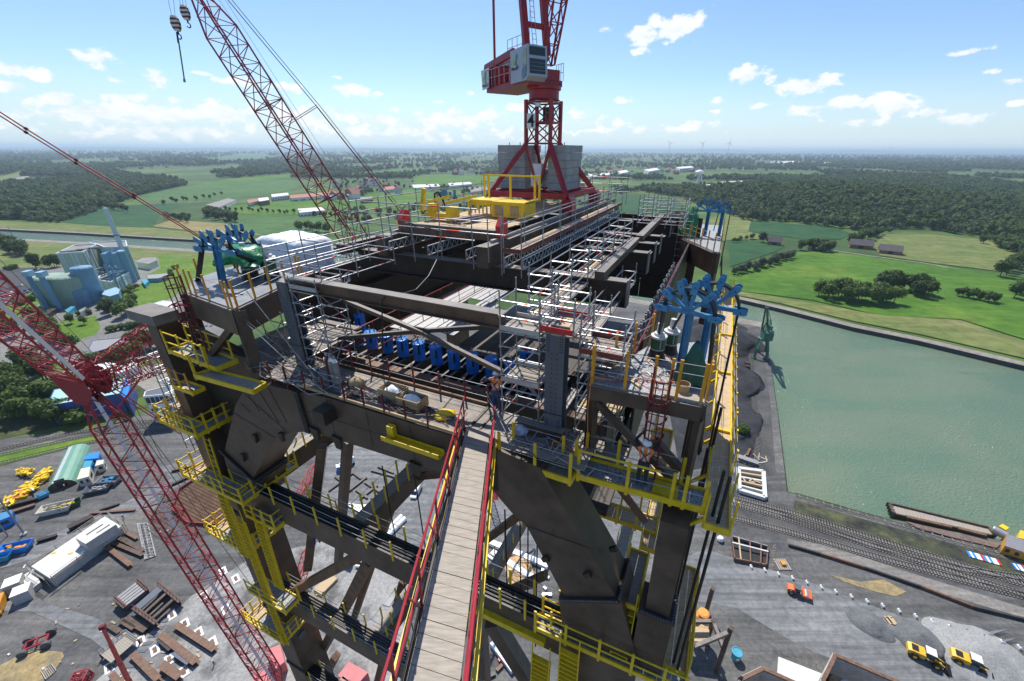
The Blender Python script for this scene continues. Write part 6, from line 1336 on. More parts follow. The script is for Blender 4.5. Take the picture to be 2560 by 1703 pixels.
for k, (p, q_, yy) in enumerate((((330, 1000), (405, 1145), 54), ((300, 1010), (640, 1480), 52), ((315, 1010), (660, 1470), 52), ((0, 650), (310, 960), 70), ((0, 690), (230, 930), 70))):
 o = rod('crane_rope', on_y(*p, yy), on_y(*q_, yy + 4), .045, ROPE); tag(o, 'thin dark crane ropes crossing the yard at the left', 'rope', 'crane ropes at the left')
for k, dy in enumerate((0, 9)):
 t = thing('pendant_line', ['upper', 'lower'][k] + ' red pendant line slanting down from the left picture edge to the left blue tower', 'pendant', on_y(250, 430, 45), 'red pendant lines')
 P = [on_y(-60, 242 + dy, 45), on_y(65, 322 + dy, 46), on_y(190, 400 + dy * .9, 47), on_y(335, 487 + dy * .8, 48), on_y(505, 594 + dy * .5, 49)]
 for a, b_ in zip(P, P[1:]): rod('pendant_bar', a, b_, .07, RED, t); MB().tube(lerp(a, b_, .97), lerp(b_, a, -.03), .15, DKRED, 6).build('pendant_joint', t)
B20, B21 = on_y(1325, 1285, 88), on_y(455, -75, 84)
boom('second red lattice boom rising behind the tower into the sky', B20, B21, 3.9, 3.6, 46, 3, side=AU, r=.15, lac=.075, group='second crawler crane')
pt_ = thing('pendant_line', 'long dark pendant line beside the second red boom with spreader', 'pendant', on_y(790, 270, 85), 'second crawler crane')
Q = [on_y(560, -12, 85), on_y(655, 103, 85), on_y(793, 268, 85), on_y(965, 485, 86), on_y(1040, 580, 86)]
for k, (a, b_) in enumerate(zip(Q, Q[1:])):
 rod('pendant_bar', a, b_, .075 if k < 2 else .11, RED if k > 1 else ROPE, pt_); rod('pendant_bar', a + Vec((.5, .2, .1)), b_ + Vec((.5, .2, .1)), .06, ROPE, pt_)
for d_ in (0, .35): rod('spreader_bar', on_y(722, 312, 84) + AZ * d_, Q[2] + AZ * d_, .06, GALVD, pt_)
for k, (p, q_) in enumerate((((545, -5), (800, 385)), ((560, -5), (812, 385)))):
 o = rod('crane_rope', on_y(*p, 86), on_y(*q_, 86), .03, GALVD); tag(o, 'thin pale ropes between the second boom and its pendant', 'rope', 'thin ropes of the second crane')
def hook(label, c, s, rope_tops, hang=None):
 t = thing('hook_block', label, 'hook block', c, 'crane hook blocks')
 mb = MB(); STR = [mat('warning_white', (.75, .7, .6), .5), DKRED]
 for sy_ in (-1, 1):
  for k in range(7):
   z0, z1 = -1 + 2 * k / 7, -1 + 2 * (k + 1) / 7; w0, w1 = (1 - abs(z0) ** 2.2 * .55) * .62, (1 - abs(z1) ** 2.2 * .55) * .62
   mb.hexa([c + Vec((x * s, sy_ * .22 * s + yy * .06 * s, z * s)) for z in (z0, z1) for (x, yy) in ((-(w0 if z == z0 else w1), -1), ((w0 if z == z0 else w1), -1), ((w0 if z == z0 else w1), 1), (-(w0 if z == z0 else w1), 1))], STR[k % 2])
 mb.build('cheek_plate', t); MB().lathe(c, [(.5 * s, -.12 * s), (.5 * s, .12 * s)], BLACK, 14, Vec((0, 1, 0))).build('sheave', t)
 MB().tube(c - AZ * s, c - AZ * s * 1.35, .12 * s, BLACK, 8).build('swivel', t)
 mb = MB(); hp = [c - AZ * s * 1.35 + Vec((math.sin(q_) * .3 * s, 0, -.35 * s + math.cos(q_) * .32 * s)) for q_ in [i * .5 - .1 for i in range(10)]]; mb.path(hp, .08 * s, BLACK, 6); mb.build('hook', t)
 for i, rt in enumerate(rope_tops): rod('hoist_rope', c + Vec(((i - (len(rope_tops) - 1) / 2) * .5 * s, 0, .9 * s)), rt, .025, ROPE, t)
 return t
HC = on_y(439, 59, 75); hook('left striped hook block with a long hanging sling', HC, .95, [on_y(418, -10, 75), on_y(433, -10, 75)])
sl = thing('lifting_sling', 'long green grey sling hanging from the left hook block', 'sling', on_y(450, 140, 75))
rod('shackle', on_y(442, 80, 75), on_y(446, 108, 75), .12, BLACK, sl); rod('sling_rope', on_y(446, 100, 75), on_y(461, 200, 75), .09, GREEN, sl); rod('sling_end', on_y(460.5, 197, 75), on_y(461.5, 206, 75), .16, GALVD, sl)
hook('right striped hook block high in the sky', on_y(463, 32, 75), .9, [on_y(449, -10, 75), on_y(455, -10, 75), on_y(461, -10, 75)])
# ================================================================== YARD OBJECTS
def fr(a, b_):                      # local axes from two ground points
 d = Vec((b_.x - a.x, b_.y - a.y, 0)); L_ = d.length; d.normalize(); return d, Vec((-d.y, d.x, 0)), L_
def block(name, label, cat, roof, h, wall_m, roof_m=None, base=0., group=None, rim=0., rim_m=None):
 """roof: photograph points of the roof corners at height h; the walls go straight down"""
 P = [at(x, y, h) for x, y in roof]; c = sum(P, Vec()) / len(P); c.z = base
 t = thing(name, label, cat, c, group)
 MB().prism([Vec((p.x, p.y, base)) for p in P], AZ * (h - base), wall_m).build('wall', t)
 Q = [c + (Vec((p.x, p.y, c.z)) - c) * 1.01 for p in P]
 MB().prism([Vec((p.x, p.y, h + .003)) for p in Q], AZ * .12, roof_m or wall_m).build('roof', t)
 if rim:
  for a, b_ in zip(P, P[1:] + P[:1]): beam('parapet', a + AZ * rim / 2, b_ + AZ * rim / 2, .3, rim, rim_m or wall_m, t)
 return t, P
def lying(name, label, cat, a, b_, w, h, mt, group=None, z=0., top=None, kind='box'):
 a, b_ = g(*a), g(*b_); o = beam(name, a + AZ * (z + h / 2 + .05), b_ + AZ * (z + h / 2 + .05), w, h, mt, None, kind); return tag(o, label, cat, group)
SLP = mat('sleeper_concrete', (.22, .21, .195), .9, 0, .2, 1); RAILM = mat('rail_steel', (.10, .075, .06), .45, .4, .3, .5)
slm = MB().box((0, 0, 0), (.26, 2.5, .16), SLP).mesh('sleeper')
def track(label, px, step=.75, nmax=290, z=.16, pale=None):
 P = [g(*p) for p in px]; t = thing('railway_track', label, 'railway track', P[0])
 for s in (-.75, .75):
  mb = MB(); pr = None
  for i, p in enumerate(P):
   d = (P[min(i + 1, len(P) - 1)] - P[max(i - 1, 0)]).normalized(); n = Vec((-d.y, d.x, 0)); q_ = p + n * s + AZ * (z + .16)
   if pr is not None: mb.prism([pr - n * .045, pr + n * .045, q_ + n * .045, q_ - n * .045], AZ * .16, RAILM)
   pr = q_
  mb.build('rail', t)
 k = 0; tot = 0
 far = MB()
 for a, b_ in zip(P, P[1:]):
  d, n, L_ = fr(a, b_); m_ = int(L_ / step)
  for i in range(m_):
   c = lerp(a, b_, (i + .5) / m_) + AZ * z
   if k < nmax:
    o = link('sleeper', slm, t, c + AZ * .08); o.rotation_euler = (0, 0, math.atan2(d.y, d.x))
   else: far.box(c + AZ * .08, (.26, 2.5, .16), SLP, (d, n, AZ))
   k += 1
 if far.v: o = far.build('sleeper_run', t); o['kind'] = 'stuff'
 return t
track('railway track nearest the harbour basin in the right yard', [(1700, 1232), (1840, 1246), (1975, 1282), (2250, 1368), (2560, 1462), (2700, 1505)])
track('second railway track from the basin in the right yard', [(1700, 1250), (1840, 1263), (1970, 1298), (2200, 1372), (2560, 1490), (2700, 1535)])
track('third railway track joining the second by points in the right yard', [(1830, 1252), (1950, 1285), (2170, 1362), (2400, 1425), (2560, 1447), (2700, 1480)])
track('railway track nearest the haul road in the right yard', [(1700, 1285), (1840, 1296), (1970, 1330), (2230, 1405), (2560, 1492), (2700, 1530)])
track('quay crane track along the harbour wall', [(1988, 1238), (2200, 1300), (2420, 1362), (2560, 1400), (2700, 1440)], step=2.2)
track('harbour railway track beside the coal heap', [(1872, 830), (1885, 1000), (1893, 1090), (1897, 1180)], step=.9)
track('upper railway track in the left yard', [(-100, 1150), (0, 1126), (180, 1085), (330, 1062), (440, 1045), (700, 1000)], step=.9)
track('middle railway track in the left yard', [(-100, 1165), (0, 1140), (190, 1097), (330, 1072), (440, 1056), (700, 1010)], step=.9)
track('lower railway track in the left yard beside the green verge', [(-100, 1185), (0, 1160), (210, 1110), (440, 1068), (700, 1025)], step=.9)
track('railway track by the control building', [(290, 1030), (350, 1020), (440, 1008), (560, 985)], step=1.)
t = thing('barge_pontoon', 'old timber decked pontoon moored along the harbour wall', 'pontoon', g(2350, 1330))
A_, B_, C_, D_ = at(2224, 1260, -1.2), at(2470, 1320, -1.2), at(2488, 1343, -1.2), at(2232, 1286, -1.2)
MB().prism([Vec((p.x, p.y, -3.2)) for p in (A_, B_, C_, D_)], AZ * 1.9, RUST).build('hull', t)
for k in range(26):
 P = [lerp(A_, B_, k / 26), lerp(A_, B_, (k + .93) / 26), lerp(D_, C_, (k + .93) / 26), lerp(D_, C_, k / 26)]; MB().prism([p + AZ * (-.1 + jit(.03)) for p in P], AZ * .1, PLANK).build('deck_plank', t)
for a, b_ in ((A_, B_), (D_, C_), (A_, D_), (B_, C_)): beam('rubbing_beam', a + AZ * .3, b_ + AZ * .3, .5, .6, mat('old_timber', (.10, .075, .055), .8, 0, .4, 1), t)
for k in range(4): blk('fender', at(2222 + 3 * k, 1262 + 7 * k, -.3), (.8, 1.2, 1.6), mat('old_timber', (.1, .08, .06)), t, .5)
sheet('quay_boarding', [g(2262, 1305), g(2500, 1362), g(2490, 1372), g(2300, 1326)], mat('red_brick_paving', (.16, .11, .09), .85, 0, .3, .8), .4)
for k, (a, b_) in enumerate((((2265, 1297), (2375, 1322)), ((2392, 1325), (2462, 1343)))): lying('steel_pile', ['long rusty sheet pile lying on the pontoon edge, left one', 'long rusty sheet pile lying on the pontoon edge, right one'][k], 'pile', a, b_, 1., .5, RUST, 'rusty piles by the pontoon', z=.5)
def cabin(label, roof, h, mt, rm, wins=3, group=None, cat='container', name='container'):
 t, P = block(name, label, cat, roof, h, mt, rm, group=group)
 for i in (0, 1):
  a, b_ = P[i], P[(i + 1) % 4]; d, n, L_ = fr(a, b_)
  c = sum(P, Vec()) / 4; n = n if (lerp(a, b_, .5) - c).dot(n) > 0 else -n
  for k in range(wins if i == 0 else 1):
   p = lerp(a, b_, (k + .5) / (wins if i == 0 else 1)) - AZ * h * .42
   MB().box(p + n * .04, (L_ / (wins if i == 0 else 1) * .45, .08, h * .38), GLASS, (d, n, AZ)).build('window', t)
 return t
OCRE = mat('site_orange', (.62, .28, .03), .5, 0, .12, .8)
cabin('orange site cabin with grey roof at the right end of the quay', [(2512, 1365), (2585, 1390), (2590, 1362), (2518, 1336)], 3, OCRE, GALVD, 3, 'orange machines on the quay')
cabin('yellow machine house behind the orange site cabin', [(2545, 1345), (2600, 1358), (2602, 1338), (2550, 1326)], 2.6, mat('machine_yellow', (.7, .48, .03)), mat('machine_yellow', (.7, .48, .03)), 2, 'orange machines on the quay')
t = thing('welding_set', 'grey cylinder machine with yellow frame beside the orange cabin', 'machine', g(2500, 1330)); MB().lathe(g(2500, 1332, 1.2), [(1.1, -1.6), (1.2, -1.4), (1.2, 1.4), (1.1, 1.6)], GALV, 14, Vec((.5, -.8, 0))).build('drum', t); blk('yellow_frame', g(2507, 1322, .8), (2.2, 1.6, 1.6), YEL, t, .4)
for k, (a, b_, lab) in enumerate((((2418, 1386), (2500, 1409), 'row of blue and white boards lying by the tracks'), ((2532, 1417), (2590, 1432), 'second row of blue and white boards at the right picture edge'))):
 t = thing('board_row', lab, 'boards', g(*a), 'blue and white boards')
 d, n, L_ = fr(g(*a), g(*b_))
 for i in range(12): MB().box(lerp(g(*a), g(*b_), (i + .5) / 12) + AZ * .3, (L_ / 13, 2.2, .12), [BLUED, WHITE, BLUED, WHITE, WHITE, REDB][i % 6], (d, n, AZ)).build('board', t)
BP = [(1877, 1419), (1911, 1427), (1945, 1437), (1980, 1447), (2016, 1458), (2052, 1470), (2088, 1481), (2127, 1493), (2166, 1505), (2205, 1516), (2246, 1529), (2287, 1542), (2328, 1556), (2372, 1570), (2412, 1580), (2456, 1594), (2502, 1607), (2545, 1620)]
for k, p in enumerate(BP):
 c = g(*p); t = thing('marker_block', 'white marker block in the dotted line along the haul road', 'marker', c, 'white marker blocks along the haul road')
 MB().box(c + AZ * .35, (.45, .9, .7), WHITE).build('block_body', t); MB().box(c + AZ * .95, (.12, .12, .6), GALVD).build('stake', t)
def local(c, yaw): return Vec((math.cos(yaw), math.sin(yaw), 0)), Vec((-math.sin(yaw), math.cos(yaw), 0))
def roller(label, c, yaw):
 t = thing('road_roller', label, 'road roller', c); x, y = local(c, yaw); ax = (x, y, AZ)
 P = lambda a, b_, z: c + x * a + y * b_ + AZ * z
 MB().lathe(P(1.9, 0, .75), [(.72, -1.0), (.75, -.98), (.75, .98), (.72, 1.0)], GALVD, 20, y).build('front_drum', t)
 MB().box(P(1.9, 0, 1.2), (2.2, 2.4, .25), ORAR, ax).box(P(3.0, 0, .9), (.15, 2.4, .5), ORAR, ax).box(P(1.0, 0, .9), (.25, 2.3, .5), ORAR, ax).build('drum_frame', t)
 MB().prism([P(-2.5, -.9, .7), P(-.6, -.9, .7), P(-.6, -.9, 1.6), P(-1.2, -.9, 1.75), P(-2.4, -.9, 1.5)], y * 1.8, ORAR).build('engine_hood', t)
 MB().box(P(-.3, 0, 1.7), (1.3, 1.5, 1.3), GLASS, ax).build('cab_glass', t); MB().box(P(-.3, 0, 2.42), (1.5, 1.7, .14), PLATE, ax).build('cab_roof', t)
 for a in (-.9, .3):
  for b_ in (-.72, .72): rod('cab_pillar', P(a, b_, 1.1), P(a, b_, 2.4), .05, BLACK, t)
 for b_ in (-1.05, 1.05): MB().lathe(P(-1.5, b_, .75), [(.4, -.28), (.74, -.25), (.74, .25), (.4, .28)], BLACK, 18, y).build('wheel', t); MB().lathe(P(-1.5, b_ * 1.28, .75), [(.35, -.02), (.3, .04)], GALVD, 12, y).build('rim', t)
ORAR = mat('roller_orange', (.85, .13, .02), .4, 0, .1, 2)
a, b_ = g(1970, 1475), g(2015, 1492); roller('orange road roller with grey cab roof on the haul road', lerp(a, b_, .5), math.atan2((b_ - a).y, (b_ - a).x))
def loader(label, c, yaw):
 t = thing('wheel_loader', label, 'wheel loader', c, 'yellow wheel loaders'); x, y = local(c, yaw); ax = (x, y, AZ)
 P = lambda a, b_, z: c + x * a + y * b_ + AZ * z
 LY = mat('loader_yellow', (.72, .42, .03), .45, 0, .12, 1.5)
 MB().prism([P(-3.6, -1.1, .9), P(-.6, -1.1, .9), P(-.6, -1.1, 2.2), P(-2.9, -1.1, 2.1), P(-3.6, -1.1, 1.8)], y * 2.2, LY).build('engine_hood', t)
 MB().box(P(-2.4, 0, 2.2), (1.2, 1.4, .12), BLACK, ax).build('hood_grille', t)
 MB().box(P(.1, 0, 2.3), (1.5, 1.5, 1.6), GLASS, ax).build('cab_glass', t); MB().box(P(.1, 0, 3.2), (1.8, 1.9, .16), WHITE, ax).build('cab_roof', t)
 for a in (-.65, .85):
  for b_ in (-.72, .72): rod('cab_pillar', P(a, b_, 1.4), P(a, b_, 3.15), .06, BLACK, t)
 MB().box(P(1.3, 0, 1.1), (1.8, 1.0, .8), LY, ax).build('front_frame', t)
 for b_ in (-.55, .55):
  beam('lift_arm', P(.9, b_, 1.9), P(3.1, b_, .8), .22, .35, LY, t)
 beam('tilt_link', P(1.2, 0, 1.9), P(3.0, 0, 1.3), .2, .25, BLACK, t)
 MB().prism([P(3.0, -1.4, .1), P(4.3, -1.4, .05), P(4.35, -1.4, .2), P(3.4, -1.4, .5), P(3.2, -1.4, 1.4), P(3.0, -1.4, 1.4)], y * 2.8, BLACK).build('bucket', t)
 for a in (-2.2, 1.6):
  for b_ in (-1.15, 1.15): MB().lathe(P(a, b_, .8), [(.45, -.3), (.8, -.26), (.8, .26), (.45, .3)], BLACK, 18, y).build('wheel', t); MB().lathe(P(a, b_ * 1.27, .8), [(.38, -.02), (.3, .05)], LY, 12, y).build('rim', t)
for k, (a, b_) in enumerate((((2282, 1634), (2345, 1664)), ((2397, 1652), (2452, 1678)))):
 a, b_ = g(*a), g(*b_); loader(['left yellow wheel loader with white cab roof facing the gravel heap', 'right yellow wheel loader with white cab roof by the pale heap'][k], lerp(a, b_, .5), math.atan2((b_ - a).y, (b_ - a).x))
def heap(label, px, r, h, mt, sx=1., rot=0., name='gravel_heap', n=28, rows=9):
 c = g(*px); mb = MB(); mi = mb._m(mt); ca, sa = math.cos(rot), math.sin(rot)
 for j in range(rows + 1):
  t = j / rows; rr = r * (1 - t) ** .9
  for i in range(n):
   a = 2 * math.pi * i / n; w = 1 + .22 * mnoise.noise(Vec((math.cos(a) * 1.6, math.sin(a) * 1.6, j * .5 + c.x)))
   x, y = math.cos(a) * rr * w * sx, math.sin(a) * rr * w
   mb.v.append(c + Vec((x * ca - y * sa, x * sa + y * ca, h * t - (.3 if j == 0 else 0) + .08 * h * mnoise.noise(Vec((x * .3, y * .3, 1))))))
 for j in range(rows):
  for i in range(n): mb.f.append((j * n + i, j * n + (i + 1) % n, (j + 1) * n + (i + 1) % n, (j + 1) * n + i)); mb.mi.append(mi)
 mb.f.append(tuple(rows * n + i for i in range(n))); mb.mi.append(mi)
 o = mb.build(name, None, c, True); tag(o, label, 'heap'); return o
GRAVD = band_mat('dark_gravel', [(.3, (.11, .115, .12)), (.7, (.17, .175, .18))], .3, 5, fine=2.5)
GRAVL = band_mat('pale_gravel', [(.3, (.24, .24, .235)), (.7, (.33, .33, .32))], .3, 5, fine=2.5)
heap('grey gravel heap in the middle of the right haul road', (2175, 1560), 4, 1.8, GRAVD, 1.3, -.7)
heap('dark gravel heap behind the left wheel loader', (2295, 1598), 5, 2.3, GRAVD, 1.2, -.5)
heap('large pale gravel heap behind the right wheel loader', (2455, 1645), 8.5, 2.6, GRAVL, 1.3, -.6)
heap('tall dark coal heap by the harbour, peak in front of the canal', (1800, 850), 24, 10, COALM, 1, 0, 'coal_heap', 34, 12)
heap('long lower coal heap beside the harbour track', (1785, 940), 24, 5, COALM, 1.1, 1.2, 'coal_heap', 34, 12)
heap('nearest coal heap behind the yellow flank walkway', (1790, 1045), 20, 3.5, COALM, 1.1, 1.2, 'coal_heap', 34, 12)
c = g(1838, 1645); t = thing('blue_tank', 'tall light blue plastic tank standing alone beside the haul road', 'tank', c); LB = mat('light_blue', (.06, .32, .45), .4, 0, .12, 2)
MB().lathe(c, [(.95, 0), (1.1, 2.2), (1.15, 2.25), (1.15, 2.4), (1.0, 2.42), (1.0, 2.3), (.1, 2.25)], LB, 22).build('tank_body', t); MB().box(c + Vec((-.2, -1.08, 1.3)), (.7, .08, .5), WHITE).build('tank_sign', t)
t = thing('shored_pit', 'open shored pit with timber frame beside the haul road', 'excavation', g(1870, 1385))
Pq = [at(1828, 1338, 1.2), at(1922, 1364, 1.2), at(1918, 1412, 1.2), at(1836, 1396, 1.2)]
for i, (a, b_) in enumerate(zip(Pq, Pq[1:] + Pq[:1])):
 MB().prism([Vec((a.x, a.y, .0)), Vec((b_.x, b_.y, .0)), b_, a], (fr(a, b_)[1]) * -.3, [GALVD, RUST, RUST, RUST][i]).build('shoring_wall', t)
MB().prism([Vec((p.x, p.y, .13)) for p in Pq], AZ * .02, BLACK).build('pit_floor', t)
for k in range(3): a, b_ = lerp(Pq[0], Pq[1], .2 + .3 * k), lerp(Pq[3], Pq[2], .2 + .3 * k); beam('shoring_strut', a, b_, .35, .35, RUST if k else WOOD, t)
a, b_ = lerp(Pq[0], Pq[3], .35), lerp(Pq[1], Pq[2], .35); beam('waling', a + AZ * .1, b_ + AZ * .1, .4, .4, CONCL, t)
for k in range(8): p = lerp(Pq[1], Pq[2], k / 7) + Vec((1.2, 0, 0)); rod('ladder_rung', p, p + Vec((.9, .2, 0)), .05, WOOD, t)
t = thing('formwork', 'white splashed concrete formwork with timber boards at the harbour corner', 'formwork', g(1880, 1200))
Pq = [at(1846, 1172, .8), at(1908, 1180, .8), at(1912, 1245, .8), at(1848, 1226, .8)]
for a, b_ in zip(Pq, Pq[1:] + Pq[:1]): beam('concrete_rim', a, b_, 1.3, 1.2, CONCL, t)
for k in range(4): beam('concrete_bar', lerp(Pq[0], Pq[3], .2 + .2 * k), lerp(Pq[1], Pq[2], .2 + .2 * k), .7, .9, CONCL if k % 2 else WOOD, t)
for k in range(5): blk('formwork_board', lerp(lerp(Pq[0], Pq[1], random.random()), lerp(Pq[3], Pq[2], random.random()), .5) + AZ * .5, (2.2, .5, .1), WOOD, t, random.random() * 3)
for k in range(10): blk('loose_board', g(1850 + random.random() * 70, 1135 + random.random() * 30, .3), (3.5, .3, .15), [WOOD, CONCL, PLANK][k % 3], t, random.random() * 3)
lying('steel_trough', 'grey steel trough beside the white formwork', 'trough', (1843, 1148), (1893, 1165), 2.2, 1.6, GALVD, kind='ibeam')
lying('steel_post', 'rust brown post lying above the steel trough', 'post', (1866, 1142), (1874, 1125), .8, .8, RUST)
for k, (roof, lab) in enumerate((([(1908, 1672), (2060, 1740), (2040, 1800), (1880, 1760), (1850, 1700)], 'roofless grey building shell at the bottom edge, left one'), ([(2088, 1638), (2300, 1730), (2280, 1830), (2060, 1800), (2058, 1700)], 'roofless grey building shell at the bottom edge, right one'))):
 P = [at(x, y, 8) for x, y in roof]; t = thing('building_shell', lab, 'building', Vec((P[0].x, P[0].y, 0)), 'roofless shells by the haul road')
 for a, b_ in zip(P, P[1:] + P[:1]):
  d, n, L_ = fr(a, b_); MB().prism([Vec((a.x, a.y, 0)), Vec((b_.x, b_.y, 0)), b_, a], n * .5, CONC).build('wall', t); beam('wall_beam', a, b_, .7, .4, RUST, t)
 MB().prism([Vec((p.x, p.y, .2)) for p in P], AZ * .1, SHADE).build('floor', t)
 for j in range(5): blk('stored_pallet', lerp(P[0], lerp(P[1], P[2], .3), .15 + .12 * j) - AZ * (6.8 - jit(.3)), (2, 1.6, 1.4), [WOOD, WHITE, PLY][j % 3], t, .4)
t = thing('ramp_slab', 'pale concrete ramp slab at the bottom edge between the shells', 'slab', g(2000, 1680)); MB().prism([g(1945, 1645), g(2060, 1690), g(2030, 1760), g(1938, 1740)], AZ * .5, CONCL).build('slab', t)
t = thing('mesh_fence', 'low wire mesh fence along the haul road bottom', 'fence', g(2000, 1640)); 
for k in range(9): p = lerp(g(1935, 1625), g(2075, 1680), k / 8); rod('fence_post', p, p + AZ * 1.2, .05, GALVD, t)
for h in (.4, .8, 1.2): rod('fence_wire', g(1935, 1625, h), g(2075, 1680, h), .02, GALVD, t)
t = thing('retaining_wall', 'long rusty sheet pile wall below the tan haul road', 'wall', g(2200, 1450)); W_ = [(1970, 1365), (2050, 1388), (2160, 1422), (2300, 1470), (2430, 1520), (2560, 1552), (2700, 1600)]
for a, b_ in zip(W_, W_[1:]): beam('wall_section', g(*a) + AZ * .2, g(*b_) + AZ * .2, .5, 1.4, [SHEETP, RUST, SHEETP, RUST, SHEETP, SHEETP][W_.index(a) % 6], t)
for k, (x, y) in enumerate(((1800, 1352), (2226, 1555), (1955, 1412), (2490, 1602))):
 c = g(x, y); t = thing(['white_buoy', 'picnic_bench', 'timber_pallet', 'fence_panel_pile'][k], ['white ball lying on the ground beside the shored pit', 'wooden picnic bench beside the gravel heap', 'square timber pallet with orange load beside the shored pit', 'pile of wire fence panels at the right'][k], ['ball', 'bench', 'pallet', 'panel pile'][k], c)
 if k == 0: MB().lathe(c, [(.3, 0), (.9, .3), (1.0, .8), (.7, 1.4), (.1, 1.6)], WHITE, 14).build('ball', t)
 elif k == 1:
  for dx in (-.7, 0, .7): MB().box(c + Vec((dx, 0, .45 + .3 * (dx == 0))), (.5, 2.2, .06), WOOD).build('plank', t)
  for dy in (-.8, .8): MB().box(c + Vec((0, dy, .35)), (1.6, .08, .7), WOOD).build('frame', t)
 elif k == 2:
  for i in range(6): MB().box(c + Vec((-1.5 + .6 * i, 0, .2)), (.45, 3.4, .12), PLANK).build('board', t)
  MB().box(c + Vec((.2, 0, .6)), (1.2, 1.2, .6), OCRE).build('load', t)
 else:
  for i in range(6):
   for s in (-1, 1): beam('panel_rail', c + Vec((-3 + .5 * i, s, .15 * i)), c + Vec((1.5 + .6 * i, s + 1.2, .15 * i)), .07, .07, GALV, t)
t = thing('steel_rig', 'dark brown rig posts with orange cable drums and boarded stage beside the right corner', 'rig', g(1745, 1560))
for (a, h) in (((1700, 1610), 9), ((1765, 1610), 9), ((1790, 1680), 16), ((1700, 1720), 16), ((1765, 1530), 9)): p = g(*a); beam('rig_post', p, p + AZ * h, .9, .9, STEEL, t, 'boxtop')
for a, b_, h in (((1700, 1610), (1765, 1610), 9), ((1765, 1610), (1790, 1680), 9), ((1700, 1720), (1790, 1680), 15)): beam('rig_beam', g(*a) + AZ * (h - .6), g(*b_) + AZ * (h - .6), .7, .9, STEEL, t, 'boxtop')
for k in range(7): beam('stage_board', at(1715 + 1 * k, 1560 + 6 * k, 6), at(1772 + .5 * k, 1568 + 6 * k, 6), .8, .15, WOOD, t)
for k in range(2):
 c = at(1733 + 26 * k, 1536, 7); o = thing('cable_drum', ['left bright orange drum on the boarded stage', 'right bright orange drum on the boarded stage'][k], 'drum', c, 'orange drums on the stage'); MB().lathe(c, [(1.0, -.5), (1.2, -.4), (1.25, .5), (.9, .7)], mat('hot_orange', (.9, .3, .05), .5), 16).build('drum_body', o)
t = thing('portal_crane', 'green harbour portal crane standing on the quay by the coal heap', 'crane', g(1900, 895)); HGR = mat('harbour_green', (.045, .13, .085), .5, 0, .25, .5)
LG = [g(1884, 897), g(1916, 900), g(1914, 878), g(1888, 876)]; cc = sum(LG, Vec()) / 4
K = [lerp(p, cc, .55) + AZ * 10 for p in LG]
for p, k_ in zip(LG, K): beam('portal_leg', p, lerp(p, k_, .55) + (p - cc) * .12, 1.1, 1.1, HGR, t); beam('portal_leg', lerp(p, k_, .55) + (p - cc) * .12, k_, 1.2, 1.2, HGR, t); blk('bogie', p + AZ * .5, (2.2, 1.2, 1), HGR, t, .3)
for a, b_ in zip(LG, LG[1:] + LG[:1]): pass
MB().lathe(cc + AZ * 9.6, [(3.2, 0), (3.2, 1), (2.6, 1.2), (2.6, 2)], HGR, 16).build('slew_table', t)
hx = Vec((.25, 1, 0)).normalized(); hy = Vec((1, -.25, 0)).normalized(); Q0 = cc + AZ * 11.5
MB().box(Q0 + AZ * 2 - hx * 2, (4.5, 7.5, 4.2), HGR, (hy, hx, AZ)).build('machine_house', t); MB().box(Q0 + AZ * 2 + hy * 3 + hx * 1, (1.8, 2.2, 2.4), GLASS, (hy, hx, AZ)).build('operator_cab', t)
TP = Q0 + AZ * 10; 
for s in (-1, 1): beam('tower_leg', Q0 + hy * s * 1.8 + hx * 1.5 + AZ * 3, TP + hy * s * .6, .5, .5, HGR, t); beam('tower_leg', Q0 + hy * s * 1.8 - hx * 3 + AZ * 4, TP + hy * s * .6, .4, .4, HGR, t)
J1 = at(1917, 768, 32)
for s in (-1, 1): beam('crane_jib', Q0 + hy * s * 1.6 + hx * 3 + AZ * 2, J1 + hy * s * .4, .7, .8, HGR, t); beam('jib_stay', TP + hy * s * .6, J1 + hy * s * .3, .2, .2, HGR, t)
for k in range(9): a = lerp(Q0 + hx * 3 + AZ * 2, J1, (k + .5) / 9.5); w = 1.6 - 1.2 * k / 9; beam('jib_tie', a - hy * w, a + hy * w, .25, .25, HGR, t)
beam('fly_jib', J1, J1 - hx * 2 + hy * 1.0 - AZ * 5, .5, .6, HGR, t); MB().box(TP - hx * 4 - AZ * 3, (1.8, 2.6, 2.0), HGR, (hy, hx, AZ)).build('counterweight', t); beam('counter_arm', TP, TP - hx * 4 - AZ * 2.4, .4, .5, HGR, t)
for k in range(3): rod('hoist_rope', J1 + hy * (k - 1) * .3, Q0 + hx * 1 + AZ * 6 + hy * (k - 1) * .4, .06, BLACK, t)
for k in range(2): lying('coal_hopper', ['upper', 'lower'][k] + ' dark hopper box beside the harbour track', 'box', (1862, 912 + 8 * k), (1873, 913 + 8 * k), 2, 1.5, SHADE, 'dark boxes by the harbour track')
